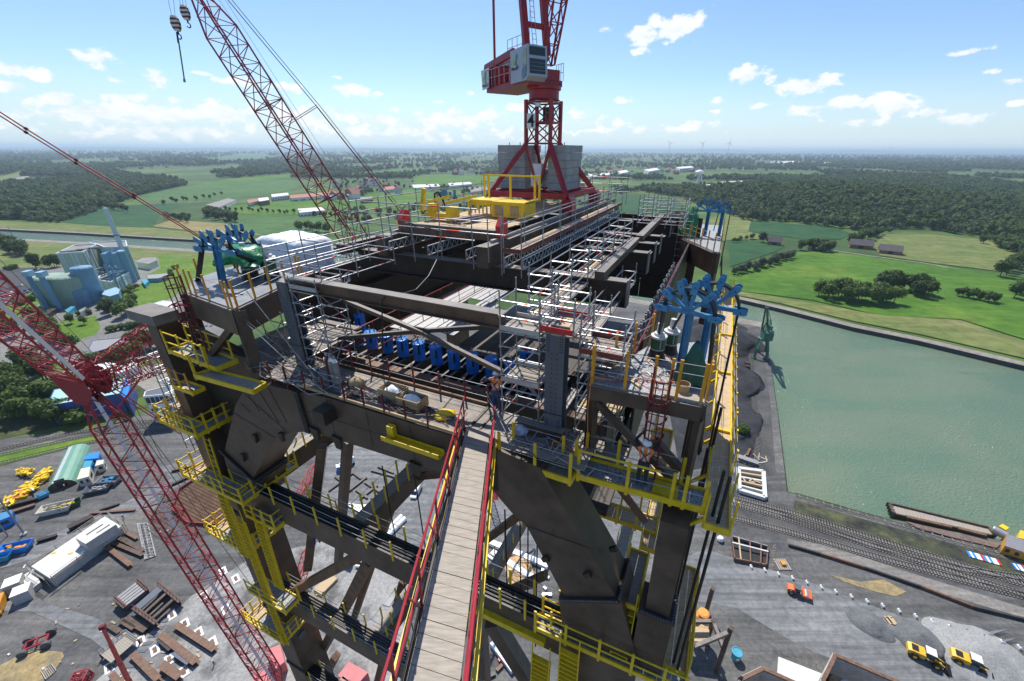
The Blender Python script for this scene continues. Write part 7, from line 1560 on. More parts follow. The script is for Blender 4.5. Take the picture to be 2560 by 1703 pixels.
def car_proto(cm, kind='car'):
 b0 = MB(); t = thing('parked_car', 'car', 'car', (0, 0, 0), 'parked cars')
 if kind == 'car':
  b0.prism([Vec(p) for p in ((-2.2, -.85, .3), (2.15, -.85, .3), (2.2, -.85, .7), (1.0, -.85, .88), (-2.1, -.85, .92), (-2.25, -.85, .7))], Vec((0, 1.7, 0)), cm)
  g_ = MB().hexa([Vec(p) for p in ((-1.7, -.75, .9), (1.0, -.75, .88), (1.0, .75, .88), (-1.7, .75, .9), (-1.3, -.62, 1.42), (.2, -.62, 1.42), (.2, .62, 1.42), (-1.3, .62, 1.42))], GLASS)
  r_ = MB().box((-.55, 0, 1.44), (1.45, 1.2, .06), cm); wb = (-1.35, 1.35); wr = .31
 else:
  b0.prism([Vec(p) for p in ((-2.9, -1, .35), (2.8, -1, .35), (2.85, -1, 1.0), (2.0, -1, 1.25), (1.4, -1, 2.3), (-2.85, -1, 2.35))], Vec((0, 2, 0)), cm)
  g_ = MB().hexa([Vec(p) for p in ((1.5, -.85, 1.35), (2.06, -.85, 1.27), (2.06, .85, 1.27), (1.5, .85, 1.35), (1.35, -.8, 2.2), (1.5, -.8, 2.2), (1.5, .8, 2.2), (1.35, .8, 2.2))], GLASS)
  r_ = MB().box((-.7, 0, 2.37), (4.2, 1.85, .05), cm); wb = (-1.8, 1.8); wr = .36
 b0.build('body', t); g_.build('windows', t); r_.build('roof', t)
 for x in wb:
  for y in (-.8, .8): MB().lathe((x, y * (1 if kind == 'car' else 1.15), wr), [(wr * .6, -.1), (wr, -.09), (wr, .09), (wr * .6, .1)], BLACK, 12, Vec((0, 1, 0))).build('wheel', t)
 return t
vn = car_proto(WHITE, 'van'); a, b_ = g(1048, 1220), g(1034, 1247); vn.name = 'delivery_van'; vn.location = lerp(a, b_, .5); WL[vn.name] = vn.location.copy(); vn.rotation_euler = (0, 0, math.atan2((b_ - a).y, (b_ - a).x)); vn['label'] = 'white delivery van parked on the apron below the deck'; vn['category'] = 'van'; del vn['group']
CARC = {'white': WHITE, 'silver grey': mat('car_silver', (.42, .44, .46), .3, .5, .05), 'blue': mat('car_blue', (.03, .10, .34), .3), 'black': mat('car_black', (.02, .02, .024), .25), 'red': mat('car_red', (.36, .03, .03), .3)}
PRO = {}
def put_car(colr, px, yaw, where):
 p = g(*px)
 if colr not in PRO:
  o = car_proto(CARC[colr]); o.location = p; WL[o.name] = p; o.rotation_euler = (0, 0, yaw); PRO[colr] = (o, kids_of(o)); o['label'] = colr + ' car ' + where
  return o
 return dup(PRO[colr][0], p, PRO[colr][1], colr + ' car ' + where, rz=yaw)
random.seed(11)
cols = ['white', 'silver grey', 'white', 'blue', 'black', 'white', 'silver grey', 'red']
for r_ in range(6):          # staggered rows of the left car park
 a0, b0_ = [((-40, 732), (118, 704)), ((-50, 742), (108, 716)), ((-60, 750), (100, 721)), ((-60, 757), (78, 730)), ((-60, 766), (66, 740)), ((-60, 776), (46, 748))][r_]
 A1, B1 = g(*a0), g(*b0_); d, n, L_ = fr(A1, B1); m_ = int(L_ / 3.1)
 for i in range(m_):
  if random.random() < .28: continue
  p = lerp(A1, B1, (i + .5) / m_); c_ = random.choice(cols); yaw = math.atan2(n.y, n.x) + jit(.06) + (math.pi if random.random() < .5 else 0)
  if c_ not in PRO:
   o = car_proto(CARC[c_]); o.location = p; WL[o.name] = p.copy(); o.rotation_euler = (0, 0, yaw); PRO[c_] = (o, kids_of(o)); o['label'] = c_ + ' car in the rows of the left car park'
  else: dup(PRO[c_][0], p, PRO[c_][1], c_ + ' car in the rows of the left car park', 'cars in the left car park', rz=yaw)
for c_ in PRO: PRO[c_][0]['group'] = 'cars in the left car park'
for c_, px, yw in (('black', (82, 678), .3), ('white', (100, 676), .3), ('black', (78, 700), .2), ('silver grey', (102, 697), .4)): put_car(c_, px, yw, 'standing apart on the dark car park above the rows')
for k, (c_, px) in enumerate((('silver grey', (432, 938)), ('white', (436, 948)), ('white', (430, 955)), ('black', (440, 925)), ('silver grey', (425, 962)), ('black', (452, 978)))): put_car(c_, px, .9, 'parked by the left leg, ' + ['second from the back', 'third from the back', 'fourth from the back', 'rearmost', 'nearest of the close row', 'standing apart nearest the building'][k])
put_car('white', (50, 941), .35, 'driving alone on the dark street at the left'); put_car('white', (1240, 1505), 1.2, 'below the cross girder right of the gangway'); put_car('white', (905, 1404), 1.5, 'parked beside the blue pump below the deck')
t, P = block('box_trailer', 'white box trailer parked near the blue toilet below the deck', 'trailer', [(848, 1160), (856, 1164), (885, 1143), (878, 1137)], 2.8, WHITE, WHITE); 
for e in (.15, .85): blk('wheel', lerp(lerp(P[0], P[3], e), lerp(P[1], P[2], e), .5) - AZ * 2.5, (.9, 2.6, .8), BLACK, t, .8)
block('portable_toilet', 'blue portable toilet with white roof beside the box trailer', 'toilet', [(839, 1162), (849, 1161), (850, 1168), (841, 1170)], 2.3, BLUED, WHITE)
o = MB().lathe(g(867, 1134, .3), [(1.4, -.3), (1.7, 0), (1.4, .3), (.9, .3), (.8, 0), (.9, -.3)], CONC, 18).build('concrete_ring', None); tag(o, 'round concrete ring lying beside the box trailer', 'ring')
IB = [((822, 1230), (888, 1181), 'black beam in the steel grid below the deck, left long one'), ((850, 1248), (918, 1195), 'black beam in the steel grid below the deck, right long one'), ((838, 1192), (880, 1228), 'thin cross beam of the steel grid, left one'), ((880, 1182), (905, 1200), 'thin cross beam of the steel grid, top one'), ((900, 1250), (945, 1215), 'short black beam right of the steel grid'),
   ((912, 1207), (950, 1232), 'thin cross beam of the steel grid, right one'), ((890, 1226), (920, 1248), 'thin cross beam of the steel grid, bottom one'), ((928, 1178), (990, 1195), 'dark beam bundle near the walkway beam'), ((945, 1168), (985, 1185), 'second dark beam bundle near the walkway beam')]
for a, b_, lab in IB: lying('steel_beam', lab, 'steel beam', a, b_, .8, .7, SHADE, 'steel beams laid out below the deck', kind='ibeam')
for k, (a, b_) in enumerate((((958, 1338), (1004, 1290)), ((966, 1343), (1013, 1296)))):
 o = MB().tube(g(*a, .7), g(*b_, .7), .75, WHITE, 14).build('white_pipe', None); tag(o, ['left', 'right'][k] + ' of two long white pipes lying below the deck', 'pipe', 'white pipes below the deck')
for k in range(5): lying('pale_beam', 'pale grey beam in the fan shaped row beside the brown strut', 'beam', (866 + 7 * k, 1262 + 1.5 * k), (905 + 5 * k, 1283 - 4 * k), .8, .6, GALV, 'pale beams beside the brown strut')
for k in range(6): lying('pale_beam', 'white beam in the stack close to the gangway', 'beam', (1018, 1458 + 8 * k), (1062, 1470 + 8 * k), 1.0, .9, WHITE if k % 2 else GALVD, 'white beam stack by the gangway', z=.4)
lying('steel_plate', 'grey green steel plate lying below the cross girder', 'plate', (962, 1502), (980, 1508), 2.2, .2, PLATE)
cabin('bright blue pump container below the first cross girder', [(862, 1390), (880, 1398), (874, 1408), (857, 1400)], 2.2, LB, LB, 1)
for k, (roof, lab) in enumerate((([(872, 1655), (920, 1682), (888, 1718), (845, 1690)], 'pink red container at the bottom edge right of the left leg, upper one'), ([(858, 1692), (895, 1722), (860, 1750), (820, 1720)], 'pink red container at the bottom edge right of the left leg, lower one'), ([(668, 1625), (700, 1612), (712, 1655), (690, 1672)], 'pink red crane body panel beside the crawler boom foot'), ([(630, 1690), (668, 1672), (700, 1730), (650, 1745)], 'pink red crane body left of the crawler boom foot'))):
 block('red_container', lab, 'container', roof, 3.2, mat('faded_red', (.55, .16, .16), .6, 0, .1, .5), mat('faded_red', (.55, .16, .16)), group='faded red containers at the bottom')
block('red_machine_box', 'small bright red machine box hanging near the lower cross girder', 'machine', [(812, 1522), (832, 1513), (838, 1528), (818, 1537)], 3, REDB, REDB)
for k, (a, b_) in enumerate((((740, 1262), (798, 1180)), ((1100, 1120), (1118, 1215)), ((1225, 1245), (1240, 1290)), ((745, 1480), (790, 1420)))):
 boom(['red lattice piece behind the left strut', 'red lattice piece beside the gangway railing', 'red lattice piece right of the gangway', 'red lattice mast piece near the lower cross girder'][k], g(*a) + AZ * 1, g(*b_) + AZ * (8 if k else 4), 2., 2., 8, 1, REDB, 'red lattice pieces in the yard', r=.12, lac=.07, sep=False)
lying('timber_stack', 'orange brown timber stack right of the gangway far below', 'timber', (1265, 1440), (1330, 1425), 9, 1.0, mat('fresh_timber', (.55, .34, .16), .8, 0, .2, .4))
lying('timber_stack', 'long timber pile near the lower cross girder left of the gangway', 'timber', (795, 1485), (835, 1445), 3, .8, WOOD)
for k, (a, b_) in enumerate((((1225, 1360), (1370, 1420)), ((1230, 1385), (1330, 1450)), ((1232, 1610), (1285, 1680)))): lying('white_beam', ['long white edge beam right of the gangway', 'second white edge beam right of the gangway', 'white frame beam at the bottom right of the gangway'][k], 'beam', a, b_, 1.6, 1.2, WHITE, 'white beams far below right of the gangway')
for k in range(26):
 a = (1235 + random.random() * 150, 1380 + random.random() * 320); q_ = (a[0] + jit(30), a[1] + jit(20)); lying('stored_steel', 'stored white and brown steel pieces far below right of the gangway', 'steel pieces', a, q_, .7, .6, [WHITE, RUST, GALV, REDB, BLACK][k % 5], 'stored steel right of the gangway')
HALL = mat('hall_green', (.16, .33, .24), .4, 0, .08, .3)
t = thing('arched_hall', 'green half round workshop hall with rusty front in the left yard', 'hall', g(158, 1222))
A_, B_ = g(124, 1226), g(190, 1214); d, n, L_ = fr(A_, B_); R_ = L_ / 2; C0 = lerp(A_, B_, .5); CB_ = g(197, 1128); ax = (CB_ - C0); n = Vec((ax.x, ax.y, 0)).normalized(); d = Vec((n.y, -n.x, 0)); LEN2 = ax.length
for k in range(9):
 a0, a1 = math.pi * k / 9, math.pi * (k + 1) / 9; P = [C0 + d * math.cos(a) * r + AZ * math.sin(a) * r * .85 for a, r in ((a0, R_), (a1, R_), (a1, R_ + .12), (a0, R_ + .12))]
 MB().prism(P, n * LEN2, HALL if k != 5 else mat('hall_skylight', (.55, .6, .58), .3)).build('roof_panel', t)
MB().prism([C0 + n * .4 + d * math.cos(math.pi * k / 12) * R_ * .99 + AZ * math.sin(math.pi * k / 12) * R_ * .84 for k in range(13)], n * .2, RUST).build('front_wall', t)
MB().box(C0 + n * .3 + AZ * 1.7, (R_ * .7, .3, 3.4), SHADE, (d, n, AZ)).build('door', t)
cabin('white site cabin with windows in front of the green hall', [(192, 1200), (222, 1192), (226, 1168), (203, 1172)], 3.2, mat('cream', (.62, .58, .48), .6), mat('cream', (.62, .58, .48)), 2)
cabin('light blue container beside the green hall', [(206, 1170), (226, 1168), (232, 1152), (212, 1153)], 2.8, BLUE, LB, 1); cabin('deep blue container behind the light blue one', [(209, 1150), (245, 1146), (250, 1132), (222, 1134)], 2.8, BLUED, BLUED, 1)
cabin('cream tank lorry body beside the blue containers', [(238, 1166), (258, 1160), (260, 1150), (242, 1152)], 3, mat('cream'  , (.62, .58, .48)), mat('cream', (.62, .58, .48)), 1, cat='vehicle body', name='tank_body')
cabin('dark blue container at the left picture edge', [(-20, 1310), (30, 1290), (29, 1275), (-15, 1290)], 3, BLUED, BLUE, 1)
hp_ = MB()
for k in range(170):
 t_ = random.random(); x, y = 12 + 105 * t_ + jit(8), 1258 - 75 * t_ ** 1.2 + jit(11) - 22 * max(0, t_ - .75)
 if random.random() < .2: x, y = 60 + jit(18), 1178 + jit(6)
 c = g(x, y, .4 + random.random() * 1.2); a = random.random() * 3
 hp_.box(c, (random.uniform(.8, 3.2), random.uniform(.2, .9), random.uniform(.15, .7)), YEL if random.random() < .9 else [REDB, WHITE][k % 2], (Vec((math.cos(a), math.sin(a), jit(.3))).normalized(), Vec((-math.sin(a), math.cos(a), 0)), AZ))
o = hp_.build('yellow_railing_heap', None); o['kind'] = 'stuff'; tag(o, 'long heap of yellow railing parts in the left yard', 'heap')
def skip(label, px, l, w, h, mt, yaw, fill=None, group='skips and trailers in the left yard', name='skip'):
 c = g(*px); t = thing(name, label, 'skip', c, group); x, y = local(c, yaw)
 lo = [c + x * a * l * .38 + y * b_ * w * .42 + AZ * .3 for a, b_ in ((-1, -1), (1, -1), (1, 1), (-1, 1))]; hi = [c + x * a * l * .5 + y * b_ * w * .5 + AZ * h for a, b_ in ((-1, -1), (1, -1), (1, 1), (-1, 1))]
 for i in range(4):
  j = (i + 1) % 4; MB().prism([lo[i], lo[j], hi[j], hi[i]], (c - lerp(lo[i], lo[j], .5)).normalized() * .12, mt).build('skip_wall', t)
 MB().prism(lo, AZ * .1, mt).build('skip_floor', t)
 if fill:
  for k in range(14): MB().box(c + x * jit(l * .33) + y * jit(w * .3) + AZ * (h * .75 + jit(.2)), (random.uniform(.4, 1.4), .5, .4), fill, (x, y, AZ)).build('load_piece', t)
 return t
skip('blue tipping skip with an orange box in the left yard', (45, 1378), 7, 3.2, 2.2, BLUED, .35, OCRE); skip('light blue skip at the left picture edge', (6, 1400), 5, 3, 2, LB, .4); skip('green skip full of yellow parts', (179, 1268), 5.2, 2.6, 1.7, GREEN, .9, YEL)
skip('grey open skip filled with blue scrap', (277, 1208), 6.5, 3.6, 2.0, GALVD, .1, BLUE); skip('dark flat trailer with grey cover', (248, 1226), 7, 4, 1.6, PLATE, .4, GALVD); skip('flatbed lorry with timber load and grey mesh frame', (146, 1278), 8, 3.6, 2.2, mat('cream', (.62, .58, .48)), .4, PLANK); skip('small blue skip beside the yellow heap', (110, 1243), 3, 2.2, 1.5, LB, 1.0, BLUE)
t = thing('foundation_block', 'long white concrete foundation block with scaffold edge in the left yard', 'foundation', g(190, 1390)); 
O = [at(78, 1416, 3.2), at(262, 1291, 3.2), at(303, 1316, 3.2), at(125, 1446, 3.2)]
MB().prism([Vec((p.x, p.y, 0)) for p in O], AZ * 3.2, CONC, SLAB if False else CONCL).build('lower_block', t)
I_ = [at(188, 1345, 6.2), at(262, 1297, 6.2), at(290, 1311, 6.2), at(214, 1360, 6.2)]; MB().prism([Vec((p.x, p.y, 3.2)) for p in I_], AZ * 3.0, CONC, CONCL).build('upper_block', t)
for (a, b_, c_, d_) in ((.25, .3, .8, .38), (.45, .68, .9, .75)):
 P = [lerp(lerp(I_[0], I_[1], e), lerp(I_[3], I_[2], e), f_) for e, f_ in ((a, b_), (c_, b_), (c_, d_), (a, d_))]; MB().prism([p + AZ * .01 for p in P], AZ * .05, SHADE).build('slot', t)
for i, (a, b_) in enumerate(zip(O, O[1:] + O[:1])):
 d, n, L_ = fr(a, b_); m_ = max(2, int(L_ / 5)); c_ = sum(O, Vec()) / 4; n = n if (lerp(a, b_, .5) - c_).dot(n) > 0 else -n
 for k in range(m_ + 1): p = lerp(a, b_, k / m_) + n * .8; rod('scaffold_post', Vec((p.x, p.y, 0)), p + AZ * 1.2, .07, GALVD, t)
 for h in (.1, .7, 1.2): rod('scaffold_rail', a + n * .8 + AZ * h, b_ + n * .8 + AZ * h, .06, WOOD if h == .1 else GALVD, t)
for k in range(7): P = lerp(lerp(O[0], O[1], random.random() * .8), lerp(O[3], O[2], random.random() * .8), random.random()); blk('yellow_marker', P + AZ * .06, (1.0, .5, .08), YEL, t, .5)
t = thing('concrete_ramp', 'pale concrete ramp at the near end of the foundation block', 'ramp', g(85, 1470)); MB().prism([g(60, 1452), g(92, 1432), g(108, 1466), g(80, 1488)], AZ * 1.6, CONC, CONCL).build('slab', t)
for k, p in enumerate(((45, 1472), (66, 1494))): o = MB().box(g(*p) + AZ * 1.6, (3.2, 3.2, 3.2), CONC, (Vec((.8, .6, 0)), Vec((-.6, .8, 0)), AZ), WHITE).build('concrete_cube', None); tag(o, ['upper', 'lower'][k] + ' grey concrete cube with white top beside the ramp', 'concrete block', 'concrete cubes by the ramp')
random.seed(5)
BE = [((268, 1370), (330, 1418), 1.2, RUST, 'rust brown girder pointing away from the foundation block, left one'), ((282, 1360), (360, 1392), 1, STEEL, 'brown girder pointing away from the foundation block, middle one'), ((292, 1345), (362, 1382), 1, STEEL, 'brown girder pointing away from the foundation block, right one'), ((300, 1325), (345, 1350), .9, RUST, 'short rust girder at the far end of the foundation block'),
   ((175, 1328), (236, 1298), 2., SHADE, 'dark pipe bundle behind the foundation block'), ((95, 1357), (145, 1342), 1.2, SHADE, 'thin dark pipe bundle near the lamp post'), ((225, 1286), (340, 1277), .8, RUST, 'rusty beam lying across the yard road, upper one'), ((250, 1278), (300, 1262), .8, SHADE, 'dark beam pile at the yard road'), ((443, 1567), (540, 1630), 1.3, RUST, 'long brown beam lying on the slab beside the crawler boom'), ((405, 1592), (494, 1663), 1.4, RUST, 'long brown beam lying on the slab left of the first'),
   ((400, 1600), (432, 1628), 1.2, SHADE, 'short black beam pair beside the long brown beam'), ((440, 1636), (478, 1662), 1.3, PLATE, 'grey channel lying beside the long brown beam'), ((408, 1668), (455, 1700), 1.6, RUST, 'brown beam pile at the bottom near the slab edge'), ((335, 1640), (400, 1705), 1.3, RUST, 'brown beam running down to the bottom edge'), ((282, 1690), (300, 1710), 1.2, RUST, 'brown beam end at the bottom edge'), ((268, 1563), (302, 1585), 1., STEEL, 'brown beam lying near the red telescopic boom'), ((304, 1555), (338, 1576), 1., STEEL, 'brown beam right of the red telescopic boom tip, first'), ((312, 1552), (366, 1582), 1., STEEL, 'brown beam right of the red telescopic boom tip, second'), ((327, 1549), (374, 1575), 1., STEEL, 'brown beam right of the red telescopic boom tip, third'),
   ((430, 1180), (560, 1150), 1.2, RUST, 'rusty steel lengths along the middle road, upper one'), ((430, 1215), (550, 1160), 1., SHADE, 'rusty steel lengths along the middle road, lower one'), ((20, 1270), (100, 1250), 1.5, SHADE, 'dark steel lengths below the yellow heap'), ((30, 1285), (90, 1266), 1.2, RUST, 'rusty lengths beside the dark steel below the yellow heap')]
for a, b_, w, mt, lab in BE: lying('steel_beam', lab, 'steel beam', a, b_, w, w * .8, mt, 'steel beams lying in the left yard', kind='ibeam')
for k in range(9): lying('steel_rod_bundle', 'long grey bars in the bundle right of the foundation block', 'bars', (345 + 3 * k, 1310), (365 + 3.0 * k, 1400 - k), .45, .3, GALVD, 'bundle of long grey bars')
for k in range(46):
 x, y = random.uniform(20, 500), random.uniform(1270, 1690)
 if 75 < x < 310 and 1285 < y < 1500: continue
 a = random.random() * 3.1; l = random.uniform(3, 14); lying('loose_timber', 'loose timber scattered about the left yard', 'timber', (x, y), (x + math.cos(a) * l, y + math.sin(a) * l * .7), .35, .18, [WOOD, PLANK, GALVD, CONCL][k % 4], 'loose timber in the left yard')
def framed(label, q_, nb, mt_in, frame_m=DKRED):
 P = [at(x, y, 1.6) for x, y in q_]; t = thing('beam_frame', label, 'steel frame', Vec((P[0].x, P[0].y, 0)), 'red framed beam sets')
 for i in (0, 2): beam('cross_girder', P[i], P[i + 1], .9, 1.3, STEEL, t, 'ibeam'); 
 for k in range(nb): beam('inner_beam', lerp(P[0], P[1], (k + .3) / nb), lerp(P[3], P[2], (k + .3) / nb), .8, 1.1, mt_in, t, 'ibeam')
 for i in (0, 2):
  for k in range(8): p = lerp(P[i], P[i + 1], k / 7); rod('rail_post', p, p + AZ * 1.6, .06, frame_m, t)
  rod('rail', P[i] + AZ * 1.5, P[i + 1] + AZ * 1.5, .05, frame_m, t)
framed('dark set of parallel girders with red railings lying in the left yard', [(290, 1500), (315, 1522), (372, 1478), (347, 1456)], 5, GALVD)
framed('open square girder frame with red railings lying in the left yard', [(335, 1522), (392, 1562), (452, 1508), (398, 1464)], 3, STEEL)
gp2 = MB().prism([at(338, 1515, 2.2), at(395, 1466, 2.2), at(408, 1474, 2.2), at(350, 1524, 2.2)], AZ * .1, PLATE).build('grey_sheet', None); tag(gp2, 'grey steel sheet lying on the open square girder frame', 'sheet')
for k, (x, y) in enumerate(sorted(((558, 1429), (590, 1448), (430, 1538), (463, 1560), (497, 1583), (532, 1607), (424, 1650), (388, 1626), (352, 1604), (274, 1670), (306, 1700), (460, 1680), (565, 1525), (510, 1490)))):
 c = g(x, y); t = thing('foundation_pad', 'small white framed foundation pad in the slab, ' + nth(k), 'pad', c, 'foundation pads on the slab'); x_, y_ = local(c, -.75)
 MB().box(c + AZ * .1, (2.8, 1.6, .2), WHITE, (x_, y_, AZ)).build('pad_rim', t); MB().box(c + AZ * .22, (1.7, .7, .06), RUST, (x_, y_, AZ)).build('anchor_plate', t)
for k in range(8): lying('steel_cover', 'blue grey steel cover plate in the row along the slab edge', 'plate', (310 + 14 * k, 1690 - 19 * k), (316 + 14 * k, 1681 - 19 * k), 2., .15, PLATE, 'cover plates along the slab edge')
t = thing('boarded_stage', 'boarded stage with galvanised railing beside the red telescopic boom', 'stage', g(300, 1625)); P = [at(250, 1636, 1.5), at(318, 1582, 1.5), at(345, 1600, 1.5), at(278, 1658, 1.5)]
for k in range(12): q_ = [lerp(P[0], P[1], k / 12), lerp(P[0], P[1], (k + .94) / 12), lerp(P[3], P[2], (k + .94) / 12), lerp(P[3], P[2], k / 12)]; MB().prism(q_, AZ * .12, PLANK).build('board', t)
for a, b_ in ((P[0], P[1]), (P[1], P[2])):
 for h in (.6, 1.2): rod('rail', a + AZ * h, b_ + AZ * h, .06, GALV, t)
 for k in range(7): rod('rail_post', lerp(a, b_, k / 6), lerp(a, b_, k / 6) + AZ * 1.2, .06, GALV, t)
for p in P: beam('stage_leg', Vec((p.x, p.y, 0)), p, .3, .3, SHADE, t)
t = thing('telescopic_boom', 'red telescopic crane boom reaching up from the bottom edge', 'crane boom', at(325, 1710, 10)); c0, c1 = at(340, 1740, 8), at(256, 1568, 30)
for k in range(4):
 a, b_ = lerp(c0, c1, k / 4 * .98), lerp(c0, c1, (k + 1.04) / 4); w = .62 - .09 * k; beam('boom_section', a, b_, w, w * 1.1, REDB, t)
 if k: beam('section_collar', a, lerp(a, b_, .03), w * 1.25, w * 1.35, BLACK, t)
blk('boom_head', c1, (.8, .6, .8), DKRED, t, .5)
t = thing('red_axle_frame', 'red wheeled axle frame with four big tyres in the left yard', 'chassis', g(97, 1612)); c = g(97, 1612); x_, y_ = local(c, .55)
for a, b_ in (((-1.8, -1), (1.8, -1)), ((-1.8, 1), (1.8, 1)), ((-1.8, -1), (-1.8, 1)), ((1.8, -1), (1.8, 1)), ((0, -1), (0, 1))): beam('frame_beam', c + x_ * a[0] + y_ * a[1] + AZ * 1.1, c + x_ * b_[0] + y_ * b_[1] + AZ * 1.1, .3, .35, RED, t)
for a in (-1.9, 1.9):
 for b_ in (-1.7, 1.7): MB().lathe(c + x_ * a + y_ * b_ + AZ * .9, [(.4, -.4), (.85, -.36), (.9, 0), (.85, .36), (.4, .4)], mat('grey_tyre', (.10, .10, .10), .8), 16, y_).build('wheel', t)
t = thing('wire_panel', 'galvanised square mesh frame lying near the bottom edge', 'frame', g(120, 1680)); q_ = [g(102, 1678, .3), g(128, 1660, .3), g(140, 1676, .3), g(114, 1698, .3)]
for a, b_ in zip(q_, q_[1:] + q_[:1]): rod('frame_tube', a, b_, .08, GALV, t)
for k in range(1, 6): rod('frame_tube', lerp(q_[0], q_[1], k / 6), lerp(q_[3], q_[2], k / 6), .04, GALV, t)
lt2 = boom('red lattice crane piece at the bottom edge', g(190, 1720, 1), g(214, 1675, 1.5), 2.6, 2.2, 6, 1, RED, 'red lattice pieces in the yard', r=.13, lac=.08, sep=False)
heap('pale sand patch spreading at the bottom left corner', (30, 1695), 6, .5, SANDY, 1.4, .4, 'sand_heap')
t = car_proto(OCRE, 'van'); t.name = 'orange_lorry'; t.location = g(0, 1522); t.rotation_euler = (0, 0, -.9); t['label'] = 'orange lorry cut by the left picture edge'; t['category'] = 'lorry'; del t['group']
t = thing('lamp_mast', 'tall grey lamp mast on the left yard road', 'lamp post', g(62, 1337)); p = g(62, 1337); rod('mast', p, p + AZ * 22, .22, GALVD, t); MB().lathe(p, [(.7, 0), (.7, .6), (.3, .8)], CONC, 10).build('mast_foot', t); blk('lamp_head', p + AZ * 22, (2.2, .6, .4), GALVD, t, .3)
t = thing('lamp_mast', 'second lamp mast at the left picture edge', 'lamp post', g(18, 1345)); p = g(20, 1340); rod('mast', p, p + AZ * 16, .16, GALVD, t); blk('lamp_head', p + AZ * 16, (2., .6, .4), GALVD, t, .3)
t = thing('rebar_mat', 'rust coloured polygonal reinforcement mat beside the left leg', 'reinforcement', g(500, 1240)); Pm = [(432, 1275), (448, 1225), (500, 1190), (560, 1180), (620, 1200), (640, 1260), (600, 1300), (540, 1312), (470, 1308)]
RB = band_mat('rebar_rust', [(.3, (.10, .055, .035)), (.7, (.22, .14, .095))], .25, 5, fine=2.5)
MB().prism([g(*p, .12) for p in Pm], AZ * .1, RB).build('mat_bed', t)
for a, b_ in zip(Pm, Pm[1:] + Pm[:1]): beam('edge_form', g(*a, .5), g(*b_, .5), .4, 1.2, DKRED, t)
ctr = sum([g(*p) for p in Pm], Vec()) / len(Pm)
mb = MB()
for k in range(34):
 o_ = -16 + k * .97; hl = math.sqrt(max(1, 17 ** 2 - o_ ** 2)) * .9
 for x_, y_ in ((AU, AV), (AV, AU)): mb.tube(ctr + x_ * o_ - y_ * hl + AZ * .45, ctr + x_ * o_ + y_ * hl + AZ * .45, .07, RUST, 4)
o = mb.build('rebar', t); o['kind'] = 'stuff'
for k, (px, f_) in enumerate((((86, 1357), .5), ((165, 1222), 1.), ((537, 1662), 2.2), ((310, 1298), .8))):
 person(['tiny figure in orange walking on the left yard road', 'tiny figure in orange before the green hall door', 'tiny figure in orange on the slab beside the crawler boom', 'tiny figure in orange at the far end of the foundation block'][k], g(*px) + AZ * .08, f_, dict(kl=(-.12, .12, .5), al=(-.12, .1, .09), tl=(-.12, .26, .05), kr=(.11, .0, .5), ar=(.12, -.14, .1), tr=(.12, .02, .04)), 1)
# ================================================================== LEFT DISTRICT
MINT = mat('mint_cladding', (.46, .56, .46), .5, 0, .08, .06, stretch=(1, 1, .02)); MINTL = mat('pale_cladding', (.60, .68, .68), .5, 0, .05, .06); PBLUE = mat('plant_blue', (.13, .28, .40), .5, 0, .12, .1); SILOG = mat('silo_green', (.27, .36, .27), .5, 0, .08, .1); ROOFG = mat('flat_roof', (.24, .22, .21), .85, 0, .15, .1)
t = thing('biomass_plant', 'mint green power plant hall with pale ribs and blue silos at the far left', 'power plant', g(230, 720), 'parts of the mint green plant')
def hall(roof, h, m_, ribs=10):
 P = [at(x, y, h) for x, y in roof]; MB().prism([Vec((p.x, p.y, 0)) for p in P], AZ * h, m_, ROOFG).build('hall_block', t)
 for a, b_ in zip(P, P[1:] + P[:1]):
  beam('parapet', a + AZ * .4, b_ + AZ * .4, .8, 1., MINTL, t); d, n, L_ = fr(a, b_); c = sum(P, Vec()) / len(P); n = n if (lerp(a, b_, .5) - c).dot(n) > 0 else -n
  for k in range(ribs):
   if k % 3 != 2: p = lerp(a, b_, (k + .5) / ribs); MB().box(Vec((p.x, p.y, h / 2)) + n * .15, (L_ / ribs * .55, .5, h - .2), MINTL if k % 2 else MINT, (d, n, AZ)).build('facade_panel', t)
hall([(141, 636), (168, 634), (206, 632), (242, 613), (222, 612), (186, 615)], 28, MINT, 7); hall([(222, 608), (240, 605), (262, 606), (296, 604), (315, 604), (318, 618), (262, 620), (243, 612)], 28, MINT, 5); hall([(250, 692), (246, 702), (278, 707), (326, 680), (322, 675), (290, 680)], 9, MINT, 6)
for k in range(3): c = lerp(at(170, 628, 29), at(228, 620, 29), k / 2); blk('roof_unit', c, (9, 3, 1.2), ROOFG, t, .6)
for x, y, r, h, m_, nm in ((152, 758, 10, 20, SILOG, 'silo'), (203, 756, 10, 20, SILOG, 'silo'), (240, 752, 6.5, 25, PBLUE, 'silo'), (305, 712, 5, 26, PBLUE, 'silo'), (326, 706, 5, 26, PBLUE, 'silo'), (208, 762, 3, 10, PBLUE, 'tank'), (222, 760, 3, 10, PBLUE, 'tank')):
 c = g(x, y); MB().lathe(c, [(r, 0), (r, h), (r * .9, h + .8), (.3, h + 2)], m_, 22).build(nm, t)
 if r > 4:
  for k in range(14): a = k * .45; rod('rail_post', c + Vec((math.cos(a) * r, math.sin(a) * r, h)), c + Vec((math.cos(a) * r, math.sin(a) * r, h + 1.4)), .12, PBLUE, t)
for (x, y, hh) in ((140, 760, 24), (172, 762, 24)): c = g(x, y); beam('conveyor_shaft', c + Vec((4, -10, 0)), c + Vec((0, -8, hh)), 2.6, 2.6, PBLUE, t); blk('conveyor_head', c + Vec((0, -7, hh + 1)), (3.5, 6, 3.5), mat('pale_blue', (.28, .45, .58), .5), t, .3)
